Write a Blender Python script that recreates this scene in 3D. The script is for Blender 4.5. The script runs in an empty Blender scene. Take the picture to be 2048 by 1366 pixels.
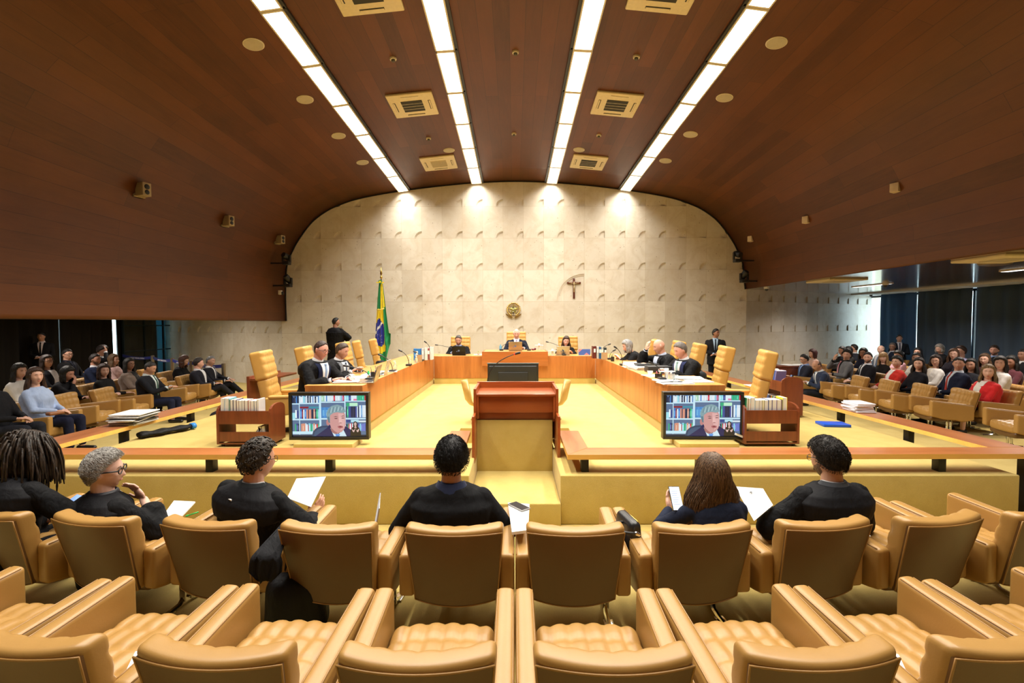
import bpy, math, random
from mathutils import Vector, Matrix, noise
R = math.radians
PI = math.pi
sc = bpy.context.scene
col = sc.collection

# ---------------------------------------------------------------- camera, world, exposure
FPX = 960.0
CAMZ = 1.4
cam_d = bpy.data.cameras.new('camera')
cam_d.sensor_width = 36.0
cam_d.lens = FPX / 2048 * 36.0
cam_d.clip_start = 0.05
cam_d.clip_end = 200
cam = bpy.data.objects.new('camera', cam_d)
col.objects.link(cam)
cam.location = (0, 0, CAMZ)
CAMROT = Matrix.Rotation(R(0.298), 3, 'Z') @ Matrix.Rotation(R(90 - 2.207), 3, 'X') @ Matrix.Rotation(R(-0.12), 3, 'Z')
cam.rotation_euler = CAMROT.to_euler()
sc.camera = cam

world = bpy.data.worlds.new('daylight')
world.use_nodes = True
sc.world = world
world.node_tree.nodes['Background'].inputs[0].default_value = (0.84, 0.93, 1.0, 1)
world.node_tree.nodes['Background'].inputs[1].default_value = 5.5
sc.view_settings.view_transform = 'Standard'
sc.view_settings.look = 'None'
sc.view_settings.gamma = 1.0
sc.view_settings.use_curve_mapping = False
sc.view_settings.exposure = 0.0
LAMP_W = 41.0          # watts of each ceiling troffer
LAMP_SPREAD = 134.0
GAL_W = 78.0           # watts of each slim gallery light
DIFF_E = 2.2           # brightness of the louvred diffusers

def ray(px, py):
    return CAMROT @ Vector(((px - 1024) / FPX, (683 - py) / FPX, -1))
def at_y(px, py, Y):
    d = ray(px, py)
    t = Y / d.y
    return Vector((t * d.x, Y, CAMZ + t * d.z))
def at_z(px, py, Z):
    d = ray(px, py)
    t = (Z - CAMZ) / d.z
    return Vector((t * d.x, t * d.y, Z))

# ---------------------------------------------------------------- mesh helpers
class MB:
    def __init__(self):
        self.v = []
        self.f = []
        self.m = []
        self.c = []
        self.uv = None
    def add(self, vs, fs, mi=0, colr=None, M=None):
        o = len(self.v)
        if M is not None:
            vs = [M @ Vector(p) for p in vs]
        self.v += [tuple(p) for p in vs]
        self.f += [tuple(i + o for i in f) for f in fs]
        self.m += [mi] * len(fs)
        self.c += [colr] * len(fs)
        return self
    def box(self, x0, x1, y0, y1, z0, z1, mi=0, M=None, colr=None):
        vs = [(x0, y0, z0), (x1, y0, z0), (x1, y1, z0), (x0, y1, z0), (x0, y0, z1), (x1, y0, z1), (x1, y1, z1), (x0, y1, z1)]
        return self.add(vs, [(0, 3, 2, 1), (4, 5, 6, 7), (0, 1, 5, 4), (1, 2, 6, 5), (2, 3, 7, 6), (3, 0, 4, 7)], mi, colr, M)
    def bbox(self, x0, x1, y0, y1, z0, z1, b=0.004, mi=0, M=None):
        """box with all edges bevelled"""
        return self.rbox(((x0 + x1) / 2, (y0 + y1) / 2, (z0 + z1) / 2), (x1 - x0, y1 - y0, z1 - z0), b, (1, 1, 1), mi, M, seg=2)
    def rbox(self, c, size, r, n=(6, 6, 6), mi=0, M=None, fn=None, seg=3):
        """rounded box; fn(p) -> p deforms the points (box-local)"""
        hx, hy, hz = size[0] / 2, size[1] / 2, size[2] / 2
        r = min(r, hx * .999, hy * .999, hz * .999)
        def axis(h, k):
            ins = h - r
            out = [-h + r * (1 - math.cos(PI / 2 * i / seg)) for i in range(seg)]
            mid = [-ins + 2 * ins * i / k for i in range(k + 1)]
            return out[:0] + [-h + (r * i / seg) for i in range(seg)] + mid + [h - r * (seg - i) / seg + r / seg * 0 for i in range(1, seg + 1)]
        ax, ay, az = axis(hx, n[0]), axis(hy, n[1]), axis(hz, n[2])
        idx = {}
        vs, fs = [], []
        def vert(i, j, k):
            key = (i, j, k)
            if key in idx:
                return idx[key]
            p = Vector((ax[i], ay[j], az[k]))
            q = Vector((max(-hx + r, min(hx - r, p.x)), max(-hy + r, min(hy - r, p.y)), max(-hz + r, min(hz - r, p.z))))
            d = p - q
            if d.length > 1e-9:
                # push to the sphere of radius r around the inner box
                d = Vector((math.sin(PI / 2 * d.x / r) if r else 0, math.sin(PI / 2 * d.y / r) if r else 0, math.sin(PI / 2 * d.z / r) if r else 0)) if False else d
                p = q + d.normalized() * r
            if fn:
                p = Vector(fn(p))
            idx[key] = len(vs)
            vs.append(p + Vector(c))
            return idx[key]
        I, J, K = len(ax) - 1, len(ay) - 1, len(az) - 1
        for j in range(J):
            for k in range(K):
                fs.append((vert(0, j, k), vert(0, j, k + 1), vert(0, j + 1, k + 1), vert(0, j + 1, k)))
                fs.append((vert(I, j, k), vert(I, j + 1, k), vert(I, j + 1, k + 1), vert(I, j, k + 1)))
        for i in range(I):
            for k in range(K):
                fs.append((vert(i, 0, k), vert(i + 1, 0, k), vert(i + 1, 0, k + 1), vert(i, 0, k + 1)))
                fs.append((vert(i, J, k), vert(i, J, k + 1), vert(i + 1, J, k + 1), vert(i + 1, J, k)))
            for j in range(J):
                fs.append((vert(i, j, 0), vert(i, j + 1, 0), vert(i + 1, j + 1, 0), vert(i + 1, j, 0)))
                fs.append((vert(i, j, K), vert(i + 1, j, K), vert(i + 1, j + 1, K), vert(i, j + 1, K)))
        return self.add(vs, fs, mi, None, M)
    def loft(self, rings, mi=0, cap=True, M=None, closed=True):
        n = len(rings[0])
        vs = [p for r_ in rings for p in r_]
        fs = []
        for a in range(len(rings) - 1):
            for i in range(n if closed else n - 1):
                j = (i + 1) % n
                fs.append((a * n + i, a * n + j, (a + 1) * n + j, (a + 1) * n + i))
        if cap:
            fs.append(tuple(range(n - 1, -1, -1)))
            fs.append(tuple((len(rings) - 1) * n + i for i in range(n)))
        return self.add(vs, fs, mi, None, M)
    def tube(self, pts, r, n=8, mi=0, M=None, closed=False):
        pts = [Vector(p) for p in pts]
        rs = r if isinstance(r, (list, tuple)) else [r] * len(pts)
        rings = []
        up = None
        for i, p in enumerate(pts):
            t = (pts[min(i + 1, len(pts) - 1)] - pts[max(i - 1, 0)])
            if t.length < 1e-9:
                t = Vector((0, 0, 1))
            t.normalize()
            if up is None:
                up = Vector((0, 0, 1)) if abs(t.z) < .9 else Vector((1, 0, 0))
            s = t.cross(up).normalized()
            up = s.cross(t).normalized()
            rings.append([p + (s * math.cos(2 * PI * k / n) + up * math.sin(2 * PI * k / n)) * rs[i] for k in range(n)])
        return self.loft(rings, mi, True, M)
    def capsule(self, p0, r0, p1, r1, n=12, k=4, mi=0, M=None, flat=1.0, side=None):
        p0, p1 = Vector(p0), Vector(p1)
        t = p1 - p0
        if t.length < 1e-6:
            t = Vector((0, 0, 1e-3))
        d = t.normalized()
        up = Vector(side) if side is not None else (Vector((0, 0, 1)) if abs(d.z) < .9 else Vector((1, 0, 0)))
        s = d.cross(up).normalized()
        u = s.cross(d).normalized()
        rings = []
        for i in range(k + 1):
            a = -PI / 2 + PI / 2 * i / k
            rr = max(r0 * math.cos(a), r0 * .05)
            c = p0 + d * r0 * math.sin(a)
            rings.append([c + (s * math.cos(2 * PI * j / n) + u * math.sin(2 * PI * j / n) * flat) * rr for j in range(n)])
        for i in range(k + 1):
            a = PI / 2 * i / k
            rr = max(r1 * math.cos(a), r1 * .05)
            c = p1 + d * r1 * math.sin(a)
            rings.append([c + (s * math.cos(2 * PI * j / n) + u * math.sin(2 * PI * j / n) * flat) * rr for j in range(n)])
        return self.loft(rings, mi, True, M)
    def cyl(self, c, r, h, n=16, mi=0, r2=None, M=None):
        r2 = r if r2 is None else r2
        rings = [[(c[0] + r * math.cos(2 * PI * i / n), c[1] + r * math.sin(2 * PI * i / n), c[2]) for i in range(n)],
                 [(c[0] + r2 * math.cos(2 * PI * i / n), c[1] + r2 * math.sin(2 * PI * i / n), c[2] + h) for i in range(n)]]
        return self.loft(rings, mi, True, M)
    def lathe(self, prof, n=20, mi=0, M=None):
        rings = [[(max(r, 1e-4) * math.cos(2 * PI * i / n), max(r, 1e-4) * math.sin(2 * PI * i / n), z) for i in range(n)] for r, z in prof]
        return self.loft(rings, mi, True, M)
    def ell(self, c, rad, n=16, k=10, mi=0, M=None, rot=None):
        rings = []
        for i in range(k + 1):
            a = -PI / 2 + PI * i / k
            ca = max(math.cos(a), .02)
            ring = []
            for j in range(n):
                p = Vector((rad[0] * ca * math.cos(2 * PI * j / n), rad[1] * ca * math.sin(2 * PI * j / n), rad[2] * math.sin(a)))
                if rot is not None:
                    p = rot @ p
                ring.append(p + Vector(c))
            rings.append(ring)
        return self.loft(rings, mi, True, M)
    def prism(self, poly, z0, z1, mi=0, M=None):
        n = len(poly)
        vs = [(x, y, z0) for x, y in poly] + [(x, y, z1) for x, y in poly]
        fs = [tuple(range(n - 1, -1, -1)), tuple(range(n, 2 * n))] + [(i, (i + 1) % n, n + (i + 1) % n, n + i) for i in range(n)]
        return self.add(vs, fs, mi, None, M)
    def mesh(self, name, smooth=False, angle=None):
        me = bpy.data.meshes.new(name)
        me.from_pydata(self.v, [], self.f)
        me.polygons.foreach_set('material_index', self.m)
        if smooth:
            me.polygons.foreach_set('use_smooth', [True] * len(self.f))
            if angle:
                try:
                    me.set_sharp_from_angle(angle=R(angle))
                except Exception:
                    pass
        if any(c is not None for c in self.c):
            ca = me.color_attributes.new('col', 'FLOAT_COLOR', 'CORNER')
            buf = []
            for f, c in zip(self.f, self.c):
                c = c or (1, 1, 1)
                buf += [c[0], c[1], c[2], 1.0] * len(f)
            ca.data.foreach_set('color', buf)
        if self.uv is not None:
            ul = me.uv_layers.new(name='UVMap')
            buf = []
            for f in self.f:
                for i in f:
                    buf += list(self.uv[i])
            ul.data.foreach_set('uv', buf)
        me.validate()
        me.update()
        return me

def obj(name, mb, mats, parent=None, smooth=False, angle=None, loc=None, rot=None):
    me = mb if isinstance(mb, bpy.types.Mesh) else mb.mesh(name, smooth, angle)
    o = bpy.data.objects.new(name, me)
    if not me.materials:
        for m in (mats if isinstance(mats, (list, tuple)) else [mats]):
            me.materials.append(m)
    col.objects.link(o)
    if loc is not None:
        o.location = loc
    if rot is not None:
        o.rotation_euler = rot
    if parent is not None:
        o.parent = parent
    return o
def tag(o, label, cat, group=None, kind=None):
    o['label'] = label
    o['category'] = cat
    if group:
        o['group'] = group
    if kind:
        o['kind'] = kind
    return o
def thing(name, label, cat, loc=(0, 0, 0), rotz=0, group=None):
    o = bpy.data.objects.new(name, None)
    o.empty_display_size = .1
    col.objects.link(o)
    o.location = loc
    o.rotation_euler = (0, 0, rotz)
    return tag(o, label, cat, group)
def struct(name, mb, m, smooth=False, parent=None, angle=None):
    o = obj(name, mb, m, parent, smooth, angle)
    if parent is None:
        o['kind'] = 'structure'
    return o
def dup(root, loc, rotz, label, group=None):
    r = root.copy()
    col.objects.link(r)
    r.location = loc
    r.rotation_euler = (0, 0, rotz)
    r['label'] = label
    if group:
        r['group'] = group
    for ch in list(root.children):
        c = ch.copy()
        col.objects.link(c)
        c.parent = r
        for g in list(ch.children):
            d = g.copy()
            col.objects.link(d)
            d.parent = c
    return r
ORD = ['first', 'second', 'third', 'fourth', 'fifth', 'sixth', 'seventh', 'eighth', 'ninth', 'tenth', 'eleventh', 'twelfth', 'thirteenth', 'fourteenth', 'fifteenth']
def lerp(a, b, t):
    return a + (b - a) * t
def sstep(a, b, x):
    t = max(0, min(1, (x - a) / (b - a)))
    return t * t * (3 - 2 * t)

# ---------------------------------------------------------------- materials
def new_mat(name):
    m = bpy.data.materials.new(name)
    m.use_nodes = True
    nt = m.node_tree
    b = nt.nodes['Principled BSDF']
    return m, nt, b
def N(nt, t, **kw):
    n = nt.nodes.new(t)
    for k, v in kw.items():
        setattr(n, k, v)
    return n
def mixcol(nt, fac, a, b, mode='MIX'):
    n = nt.nodes.new('ShaderNodeMix')
    n.data_type = 'RGBA'
    n.blend_type = mode
    for s, v in ((0, fac), (6, a), (7, b)):
        if isinstance(v, bpy.types.NodeSocket):
            nt.links.new(v, n.inputs[s])
        else:
            n.inputs[s].default_value = v if s == 0 else (tuple(v) + (1,))[:4]
    return n.outputs[2]
def coords(nt, kind='Object', scale=(1, 1, 1), rot=(0, 0, 0)):
    tc = nt.nodes.new('ShaderNodeTexCoord')
    mp = nt.nodes.new('ShaderNodeMapping')
    nt.links.new(tc.outputs[kind], mp.inputs[0])
    mp.inputs['Scale'].default_value = scale
    mp.inputs['Rotation'].default_value = rot
    return mp.outputs[0]
def ntex(nt, vec, scale, detail=4, rough=.6, dist=0):
    n = nt.nodes.new('ShaderNodeTexNoise')
    n.inputs['Scale'].default_value = scale
    n.inputs['Detail'].default_value = detail
    n.inputs['Roughness'].default_value = rough
    n.inputs['Distortion'].default_value = dist
    if vec is not None:
        nt.links.new(vec, n.inputs['Vector'])
    return n.outputs[0]
def ramp(nt, fac, stops):
    n = nt.nodes.new('ShaderNodeValToRGB')
    el = n.color_ramp.elements
    while len(el) < len(stops):
        el.new(.5)
    for e, (p, c) in zip(el, stops):
        e.position = p
        e.color = (c if isinstance(c, (tuple, list)) else (c, c, c)) + (1,) if not isinstance(c, (tuple, list)) else tuple(c) + (1,)
    nt.links.new(fac, n.inputs[0])
    return n.outputs[0]
def bump(nt, b, h, strength=.3, dist=.01):
    n = nt.nodes.new('ShaderNodeBump')
    n.inputs['Strength'].default_value = strength
    n.inputs['Distance'].default_value = dist
    nt.links.new(h, n.inputs['Height'])
    nt.links.new(n.outputs[0], b.inputs['Normal'])
_mc = {}
def plain(name, c, rough=.5, metal=0, spec=.5, emit=None, es=1, alpha=None, trans=0, noise_amt=.12, nscale=20):
    key = (name, c, rough, metal, es if emit else 0)
    if key in _mc:
        return _mc[key]
    m, nt, b = new_mat(name)
    if noise_amt and not emit:
        v = coords(nt)
        nz = ntex(nt, v, nscale, 3)
        lo = tuple(x * (1 - noise_amt) for x in c)
        hi = tuple(min(1, x * (1 + noise_amt)) for x in c)
        nt.links.new(mixcol(nt, nz, lo, hi), b.inputs['Base Color'])
    else:
        b.inputs['Base Color'].default_value = tuple(c) + (1,)
    b.inputs['Roughness'].default_value = rough
    b.inputs['Metallic'].default_value = metal
    b.inputs['Specular IOR Level'].default_value = spec
    if trans:
        b.inputs['Transmission Weight'].default_value = trans
    if emit:
        b.inputs['Emission Color'].default_value = tuple(emit) + (1,)
        b.inputs['Emission Strength'].default_value = es
    _mc[key] = m
    return m
def cloth(c, rough=.85, name='woven_cloth', fold=.35, sheen=.15):
    key = ('cloth', tuple(round(x, 3) for x in c), rough, fold)
    if key in _mc:
        return _mc[key]
    m, nt, b = new_mat(name)
    v = coords(nt, 'Object', (1, 1, .45))
    nz = ntex(nt, v, 14, 3, .55, .6)
    lo = tuple(x * .8 for x in c)
    hi = tuple(min(1, x * 1.2) for x in c)
    nt.links.new(mixcol(nt, nz, lo, hi), b.inputs['Base Color'])
    b.inputs['Roughness'].default_value = rough
    b.inputs['Specular IOR Level'].default_value = .25
    b.inputs['Sheen Weight'].default_value = sheen if max(c) > .05 else 0
    b.inputs['Specular IOR Level'].default_value = .25 if max(c) > .05 else .15
    bump(nt, b, nz, fold, .03)
    _mc[key] = m
    return m
def skin(c):
    key = ('skin', c)
    if key in _mc:
        return _mc[key]
    m, nt, b = new_mat('skin')
    v = coords(nt)
    nz = ntex(nt, v, 9, 3)
    lo = (c[0] * .93, c[1] * .82, c[2] * .8)
    nt.links.new(mixcol(nt, nz, lo, tuple(min(1, x * 1.06) for x in c)), b.inputs['Base Color'])
    b.inputs['Roughness'].default_value = .5
    b.inputs['Subsurface Weight'].default_value = .06
    b.inputs['Subsurface Radius'].default_value = (.02, .008, .004)
    b.inputs['Specular IOR Level'].default_value = .4
    _mc[key] = m
    return m
def hairmat(c, streak=None):
    key = ('hair', c, streak)
    if key in _mc:
        return _mc[key]
    m, nt, b = new_mat('hair')
    v = coords(nt, 'Object', (60, 60, 5))
    nz = ntex(nt, v, 2.2, 3, .6, .8)
    hi = streak or tuple(min(1, x * 1.9 + .01) for x in c)
    f = ramp(nt, nz, [(.38, 0.0), (.72, 1.0)])
    nt.links.new(mixcol(nt, f, tuple(x * .6 for x in c), hi), b.inputs['Base Color'])
    b.inputs['Roughness'].default_value = .42
    b.inputs['Specular IOR Level'].default_value = .35
    bump(nt, b, nz, .6, .01)
    _mc[key] = m
    return m

def plank_mat(name, c1, c2, dark, row, length, rough, kind='UV', swap=False, coat=0):
    m, nt, b = new_mat(name)
    tc = coords(nt, kind)
    br = N(nt, 'ShaderNodeTexBrick')
    br.offset = .37
    br.inputs['Scale'].default_value = 1
    br.inputs['Brick Width'].default_value = length
    br.inputs['Row Height'].default_value = row
    br.inputs['Mortar Size'].default_value = .0035
    br.inputs['Mortar Smooth'].default_value = .3
    br.inputs['Bias'].default_value = 0
    br.inputs['Color1'].default_value = c1 + (1,)
    br.inputs['Color2'].default_value = c2 + (1,)
    br.inputs['Mortar'].default_value = dark + (1,)
    nt.links.new(tc, br.inputs['Vector'])
    g = ntex(nt, coords(nt, kind, (1.3, 14, 1)), 1.0, 5, .65, 1.2)
    g2 = ntex(nt, coords(nt, kind, (.5, .9, 1)), 1.4, 3, .6)
    c = mixcol(nt, ramp(nt, g, [(.25, 0.0), (.8, 1.0)]), br.outputs[0], tuple(x * 1.35 for x in c1), 'MIX')
    c = mixcol(nt, .45, br.outputs[0], c)
    c = mixcol(nt, ramp(nt, g2, [(.3, 0.35), (.75, 0.0)]), c, tuple(x * .45 for x in c2))
    nt.links.new(c, b.inputs['Base Color'])
    b.inputs['Roughness'].default_value = rough
    b.inputs['Specular IOR Level'].default_value = .35
    b.inputs['Coat Weight'].default_value = coat
    b.inputs['Coat Roughness'].default_value = .12
    bump(nt, b, br.outputs['Fac'], -.15, .01)
    return m
def wood_mat(name, c, dark, axis='z', rough=.35, panel=0, coat=.2):
    """veneer; grain runs along axis"""
    m, nt, b = new_mat(name)
    s = {'x': (1.5, 16, 16), 'y': (16, 1.5, 16), 'z': (16, 16, 1.5)}[axis]
    g = ntex(nt, coords(nt, 'Object', s), 1.2, 5, .6, 1.0)
    s2 = {'x': (.2, 3, 3), 'y': (3, .2, 3), 'z': (3.6, 3.6, .1)}[axis]
    g2 = ntex(nt, coords(nt, 'Object', s2), 1.6, 2, .5)
    c0 = mixcol(nt, ramp(nt, g, [(.3, 0.0), (.75, 1.0)]), dark, c)
    c1 = mixcol(nt, ramp(nt, g2, [(.35, .0), (.7, .5)]), c0, tuple(min(1, x * 1.3) for x in c))
    nt.links.new(c1, b.inputs['Base Color'])
    b.inputs['Roughness'].default_value = rough
    b.inputs['Coat Weight'].default_value = coat
    b.inputs['Coat Roughness'].default_value = .15
    return m

M = {}
M['ceiling'] = plank_mat('ceiling_planks', (.125, .036, .0065), (.062, .017, .0035), (.018, .006, .003), .235, 3.1, .45)
M['soffit'] = plank_mat('soffit_planks', (.10, .035, .014), (.07, .022, .01), (.03, .01, .006), .235, 3.0, .2, coat=.8)
M['desk'] = wood_mat('desk_veneer', (.50, .185, .042), (.33, .105, .022), 'z', .36)
M['desktop'] = wood_mat('desk_top_veneer', (.62, .34, .10), (.50, .24, .06), 'y', .3)
M['lectern'] = wood_mat('lectern_veneer', (.36, .082, .016), (.24, .045, .010), 'x', .3, coat=.4)
M['bench'] = wood_mat('bench_top_wood', (.46, .175, .055), (.33, .105, .03), 'x', .3)
M['bench_y'] = wood_mat('bench_top_wood_side', (.44, .165, .06), (.32, .10, .035), 'y', .3)
M['bench_edge'] = wood_mat('bench_edge_wood', (.88, .50, .12), (.78, .40, .09), 'x', .35)
M['cart'] = wood_mat('mahogany_veneer', (.22, .055, .018), (.13, .03, .012), 'z', .35)
M['black_metal'] = plain('black_metal', (.012, .012, .012), .45, noise_amt=.1)
M['black_plastic'] = plain('black_plastic', (.015, .015, .016), .4)
M['chrome'] = plain('chrome', (.75, .75, .73), .12, 1.0, noise_amt=.03)
M['white_plastic'] = plain('white_plastic', (.62, .55, .40), .5, noise_amt=.05)
M['paper'] = plain('paper', (.85, .85, .83), .8, noise_amt=.03)
M['grille'] = plain('dark_grille', (.07, .065, .05), .7)
M['brass'] = plain('brass', (.55, .38, .10), .28, 1.0)
M['shirt'] = cloth((.78, .78, .80), .8, 'shirt_cotton', .12)

def carpet_mat():
    m, nt, b = new_mat('mustard_carpet')
    v = coords(nt)
    n1 = ntex(nt, v, 260, 2, .5)
    n2 = ntex(nt, v, 1.3, 4, .6, .5)
    n3 = ntex(nt, coords(nt, 'Object', (1, 1, 1)), 5.0, 4, .65)
    c = mixcol(nt, n2, (.58, .43, .13), (.68, .53, .18))
    c = mixcol(nt, ramp(nt, n3, [(.3, .4), (.6, .0)]), c, (.50, .35, .08))
    c = mixcol(nt, ramp(nt, n1, [(.3, .28), (.7, 0.0)]), c, (.38, .26, .05))
    nt.links.new(c, b.inputs['Base Color'])
    b.inputs['Roughness'].default_value = .95
    b.inputs['Specular IOR Level'].default_value = .1
    b.inputs['Sheen Weight'].default_value = .2
    bump(nt, b, n1, .5, .006)
    return m
M['carpet'] = carpet_mat()
def leather_mat(name, c, c2):
    m, nt, b = new_mat(name)
    v = coords(nt)
    n1 = ntex(nt, v, 5, 4, .6, .3)
    n2 = ntex(nt, v, 45, 4, .7, 1.5)
    nt.links.new(mixcol(nt, n1, c, c2), b.inputs['Base Color'])
    b.inputs['Roughness'].default_value = .42
    b.inputs['Specular IOR Level'].default_value = .5
    b.inputs['Coat Weight'].default_value = .12
    b.inputs['Coat Roughness'].default_value = .3
    bump(nt, b, n2, .12, .004)
    return m
M['leather'] = leather_mat('tan_leather', (.35, .185, .046), (.42, .232, .064))
M['leather_gold'] = leather_mat('golden_tan_leather', (.56, .30, .065), (.64, .36, .09))
def stone_mat():
    m, nt, b = new_mat('travertine')
    tc = coords(nt, 'UV')
    br = N(nt, 'ShaderNodeTexBrick')
    br.offset = 0
    br.inputs['Scale'].default_value = 1
    br.inputs['Brick Width'].default_value = 1
    br.inputs['Row Height'].default_value = 1
    br.inputs['Mortar Size'].default_value = .006
    br.inputs['Mortar Smooth'].default_value = .2
    br.inputs['Color1'].default_value = (.75, .705, .615, 1)
    br.inputs['Color2'].default_value = (.63, .58, .49, 1)
    br.inputs['Mortar'].default_value = (.55, .48, .36, 1)
    nt.links.new(tc, br.inputs['Vector'])
    v = coords(nt)
    n1 = ntex(nt, v, 2.4, 5, .65, .8)
    n2 = ntex(nt, v, 12, 5, .75, .4)
    c = mixcol(nt, ramp(nt, n1, [(.42, 0.0), (.75, .6)]), br.outputs[0], (.52, .43, .30))
    c = mixcol(nt, ramp(nt, n2, [(.55, 0.0), (.8, .35)]), c, (.80, .755, .66))
    # scattered travertine pits
    vo = N(nt, 'ShaderNodeTexVoronoi')
    vo.inputs['Scale'].default_value = 9
    nt.links.new(coords(nt, 'Object', (1, 1, .8)), vo.inputs['Vector'])
    n3 = ntex(nt, v, 3.2, 4, .6)
    n4 = ntex(nt, v, 30, 3, .6)
    mth = N(nt, 'ShaderNodeMath', operation='ADD')
    nt.links.new(vo.outputs['Distance'], mth.inputs[0])
    m2 = N(nt, 'ShaderNodeMath', operation='MULTIPLY')
    nt.links.new(n4, m2.inputs[0])
    m2.inputs[1].default_value = .25
    nt.links.new(m2.outputs[0], mth.inputs[1])
    pit = ramp(nt, mth.outputs[0], [(.17, 1.0), (.24, 0.0)])
    mk = ramp(nt, n3, [(.44, 0.0), (.56, .95)])
    pm = N(nt, 'ShaderNodeMath', operation='MULTIPLY')
    nt.links.new(pit, pm.inputs[0])
    nt.links.new(mk, pm.inputs[1])
    c = mixcol(nt, pm.outputs[0], c, (.22, .16, .085))
    nt.links.new(c, b.inputs['Base Color'])
    b.inputs['Roughness'].default_value = .33
    b.inputs['Specular IOR Level'].default_value = .4
    bump(nt, b, pm.outputs[0], -.3, .01)
    return m
M['stone'] = stone_mat()
# ================================================================ THE SETTING
YW = 14.1                      # plane of the stone wall
FZ = -.46
# ---- floor: audience level, the raised court platform with its trench and steps
TR = .42
f = MB()
f.box(-13.2, 13.2, -5.2, 18.2, FZ - .2, FZ)
struct('floor', f, M['carpet'])
p = MB()
def plat(x0, x1, y0, y1, z1=0.0):
    p.box(x0, x1, y0, y1, FZ, z1)
PX = 4.62
PY0, PY1 = 4.36, 12.9
p.bbox(-PX, -TR, PY0, 5.28, FZ, 0, .012)
p.bbox(TR, PX, PY0, 5.28, FZ, 0, .012)
p.box(-PX, PX, 5.28, 5.34, FZ, 0)
# steps of the two little wells beside the lectern
p.box(-PX, -.72, 5.34, 6.35, FZ, 0)
p.box(.72, PX, 5.34, 6.35, FZ, 0)
p.box(-.72, .72, 5.34, 6.35, FZ, -.2)
p.box(-PX, PX, 6.35, PY1, FZ, 0)
p.box(-.44, .44, 5.34, 5.75, FZ, 0)
struct('floor', p, M['carpet'], True, angle=35)
t = MB()
t.bbox(-TR, TR, 4.3, 5.28, FZ, -.24, .012)
struct('floor', t, M['carpet'], True, angle=35)

# ---- wing + main stone wall: blocks with a quarter-round relief in the lower right corner
BW, BH = .5925, .92
ZROW = 2.03
XCOL = .264
def fill_cell(mb, O, U, Wn, r1=.205, r2=.178, d1=.014, d2=.028, K=7, w=BW, h=BH, corner_big=False):
    """one block: O lower-left corner, U unit vector to the right, Wn unit vector INTO the wall"""
    Z = Vector((0, 0, 1))
    def P(a, b, d=0):
        return O + U * a + Z * b + Wn * d
    arc1 = [(w - r1 * math.cos(PI / 2 * i / K), r1 * math.sin(PI / 2 * i / K)) for i in range(K + 1)]
    arc2 = [(w - r2 * math.cos(PI / 2 * i / K), r2 * math.sin(PI / 2 * i / K)) for i in range(K + 1)]
    vs, fs, uv = [], [], []
    def V(a, b, d=0):
        vs.append(P(a, b, d))
        uv.append((a / w, b / h))
        return len(vs) - 1
    # outer face split in quads between the arc and the block border
    border = []
    for i in range(K + 1):
        a = PI / 2 * i / K
        cx, cy = math.cos(a), math.sin(a)
        tx = w / max(cx, 1e-6)
        ty = h / max(cy, 1e-6)
        tt = min(tx, ty)
        border.append((w - cx * tt, cy * tt))
    bi = [V(a, b) for a, b in border]
    ai = [V(a, b) for a, b in arc1]
    cor = V(0, h)
    for i in range(K):
        b0, b1 = border[i], border[i + 1]
        if b0[0] < 1e-4 and b1[1] > h - 1e-4 and b1[0] > 1e-4 and b0[1] < h - 1e-4:
            fs.append((bi[i], ai[i], ai[i + 1], bi[i + 1], cor))
        else:
            fs.append((bi[i], ai[i], ai[i + 1], bi[i + 1]))
    a1d = [V(a, b, d1) for a, b in arc1]
    a2u = [V(a, b, d1) for a, b in arc2]
    a2d = [V(a, b, d2) for a, b in arc2]
    for i in range(K):
        fs.append((ai[i], a1d[i], a1d[i + 1], ai[i + 1]))
        fs.append((a1d[i], a2u[i], a2u[i + 1], a1d[i + 1]))
        fs.append((a2u[i], a2d[i], a2d[i + 1], a2u[i + 1]))
    c0 = V(w, 0, d2)
    fs.append(tuple([c0] + a2d[::-1]))
    # right jamb and sill of the pocket
    j = [V(w, 0), V(w, r1), V(w, r1, d1), V(w, r2, d1), V(w, r2, d2), V(w, 0, d2)]
    fs.append(tuple(j))
    s = [V(w - r1, 0), V(w, 0), V(w, 0, d2), V(w - r2, 0, d2), V(w - r2, 0, d1), V(w - r1, 0, d1)]
    fs.append(tuple(s))
    o = len(mb.v)
    mb.v += [tuple(q) for q in vs]
    mb.f += [tuple(i + o for i in f_) for f_ in fs]
    mb.m += [0] * len(fs)
    mb.c += [None] * len(fs)
    return uv
def stone_wall(name, O, U, ncol, rows, row0, col0, skip=()):
    mb = MB()
    uvs = []
    Wn = Vector((-U.y, U.x, 0)) if U.x > 0 else Vector((U.y, -U.x, 0))
    if Wn.y < 0:
        Wn = -Wn
    for r_ in range(rows):
        for c in range(ncol):
            if (c, r_) in skip:
                continue
            q = O + U * (c * BW) + Vector((0, 0, r_ * BH))
            uv = fill_cell(mb, q, U, Wn)
            uvs += [(a + c + col0, b + r_ + row0) for a, b in uv]
    mb.uv = uvs
    return mb
z_low = ZROW - 3 * BH          # -0.73
cl = -12
ncol = 23
O = Vector((XCOL + cl * BW, YW, z_low))
big = {(13, 3), (14, 3)}
wall = stone_wall('wall_back', O, Vector((1, 0, 0)), ncol, 8, 0, cl, big)
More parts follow.
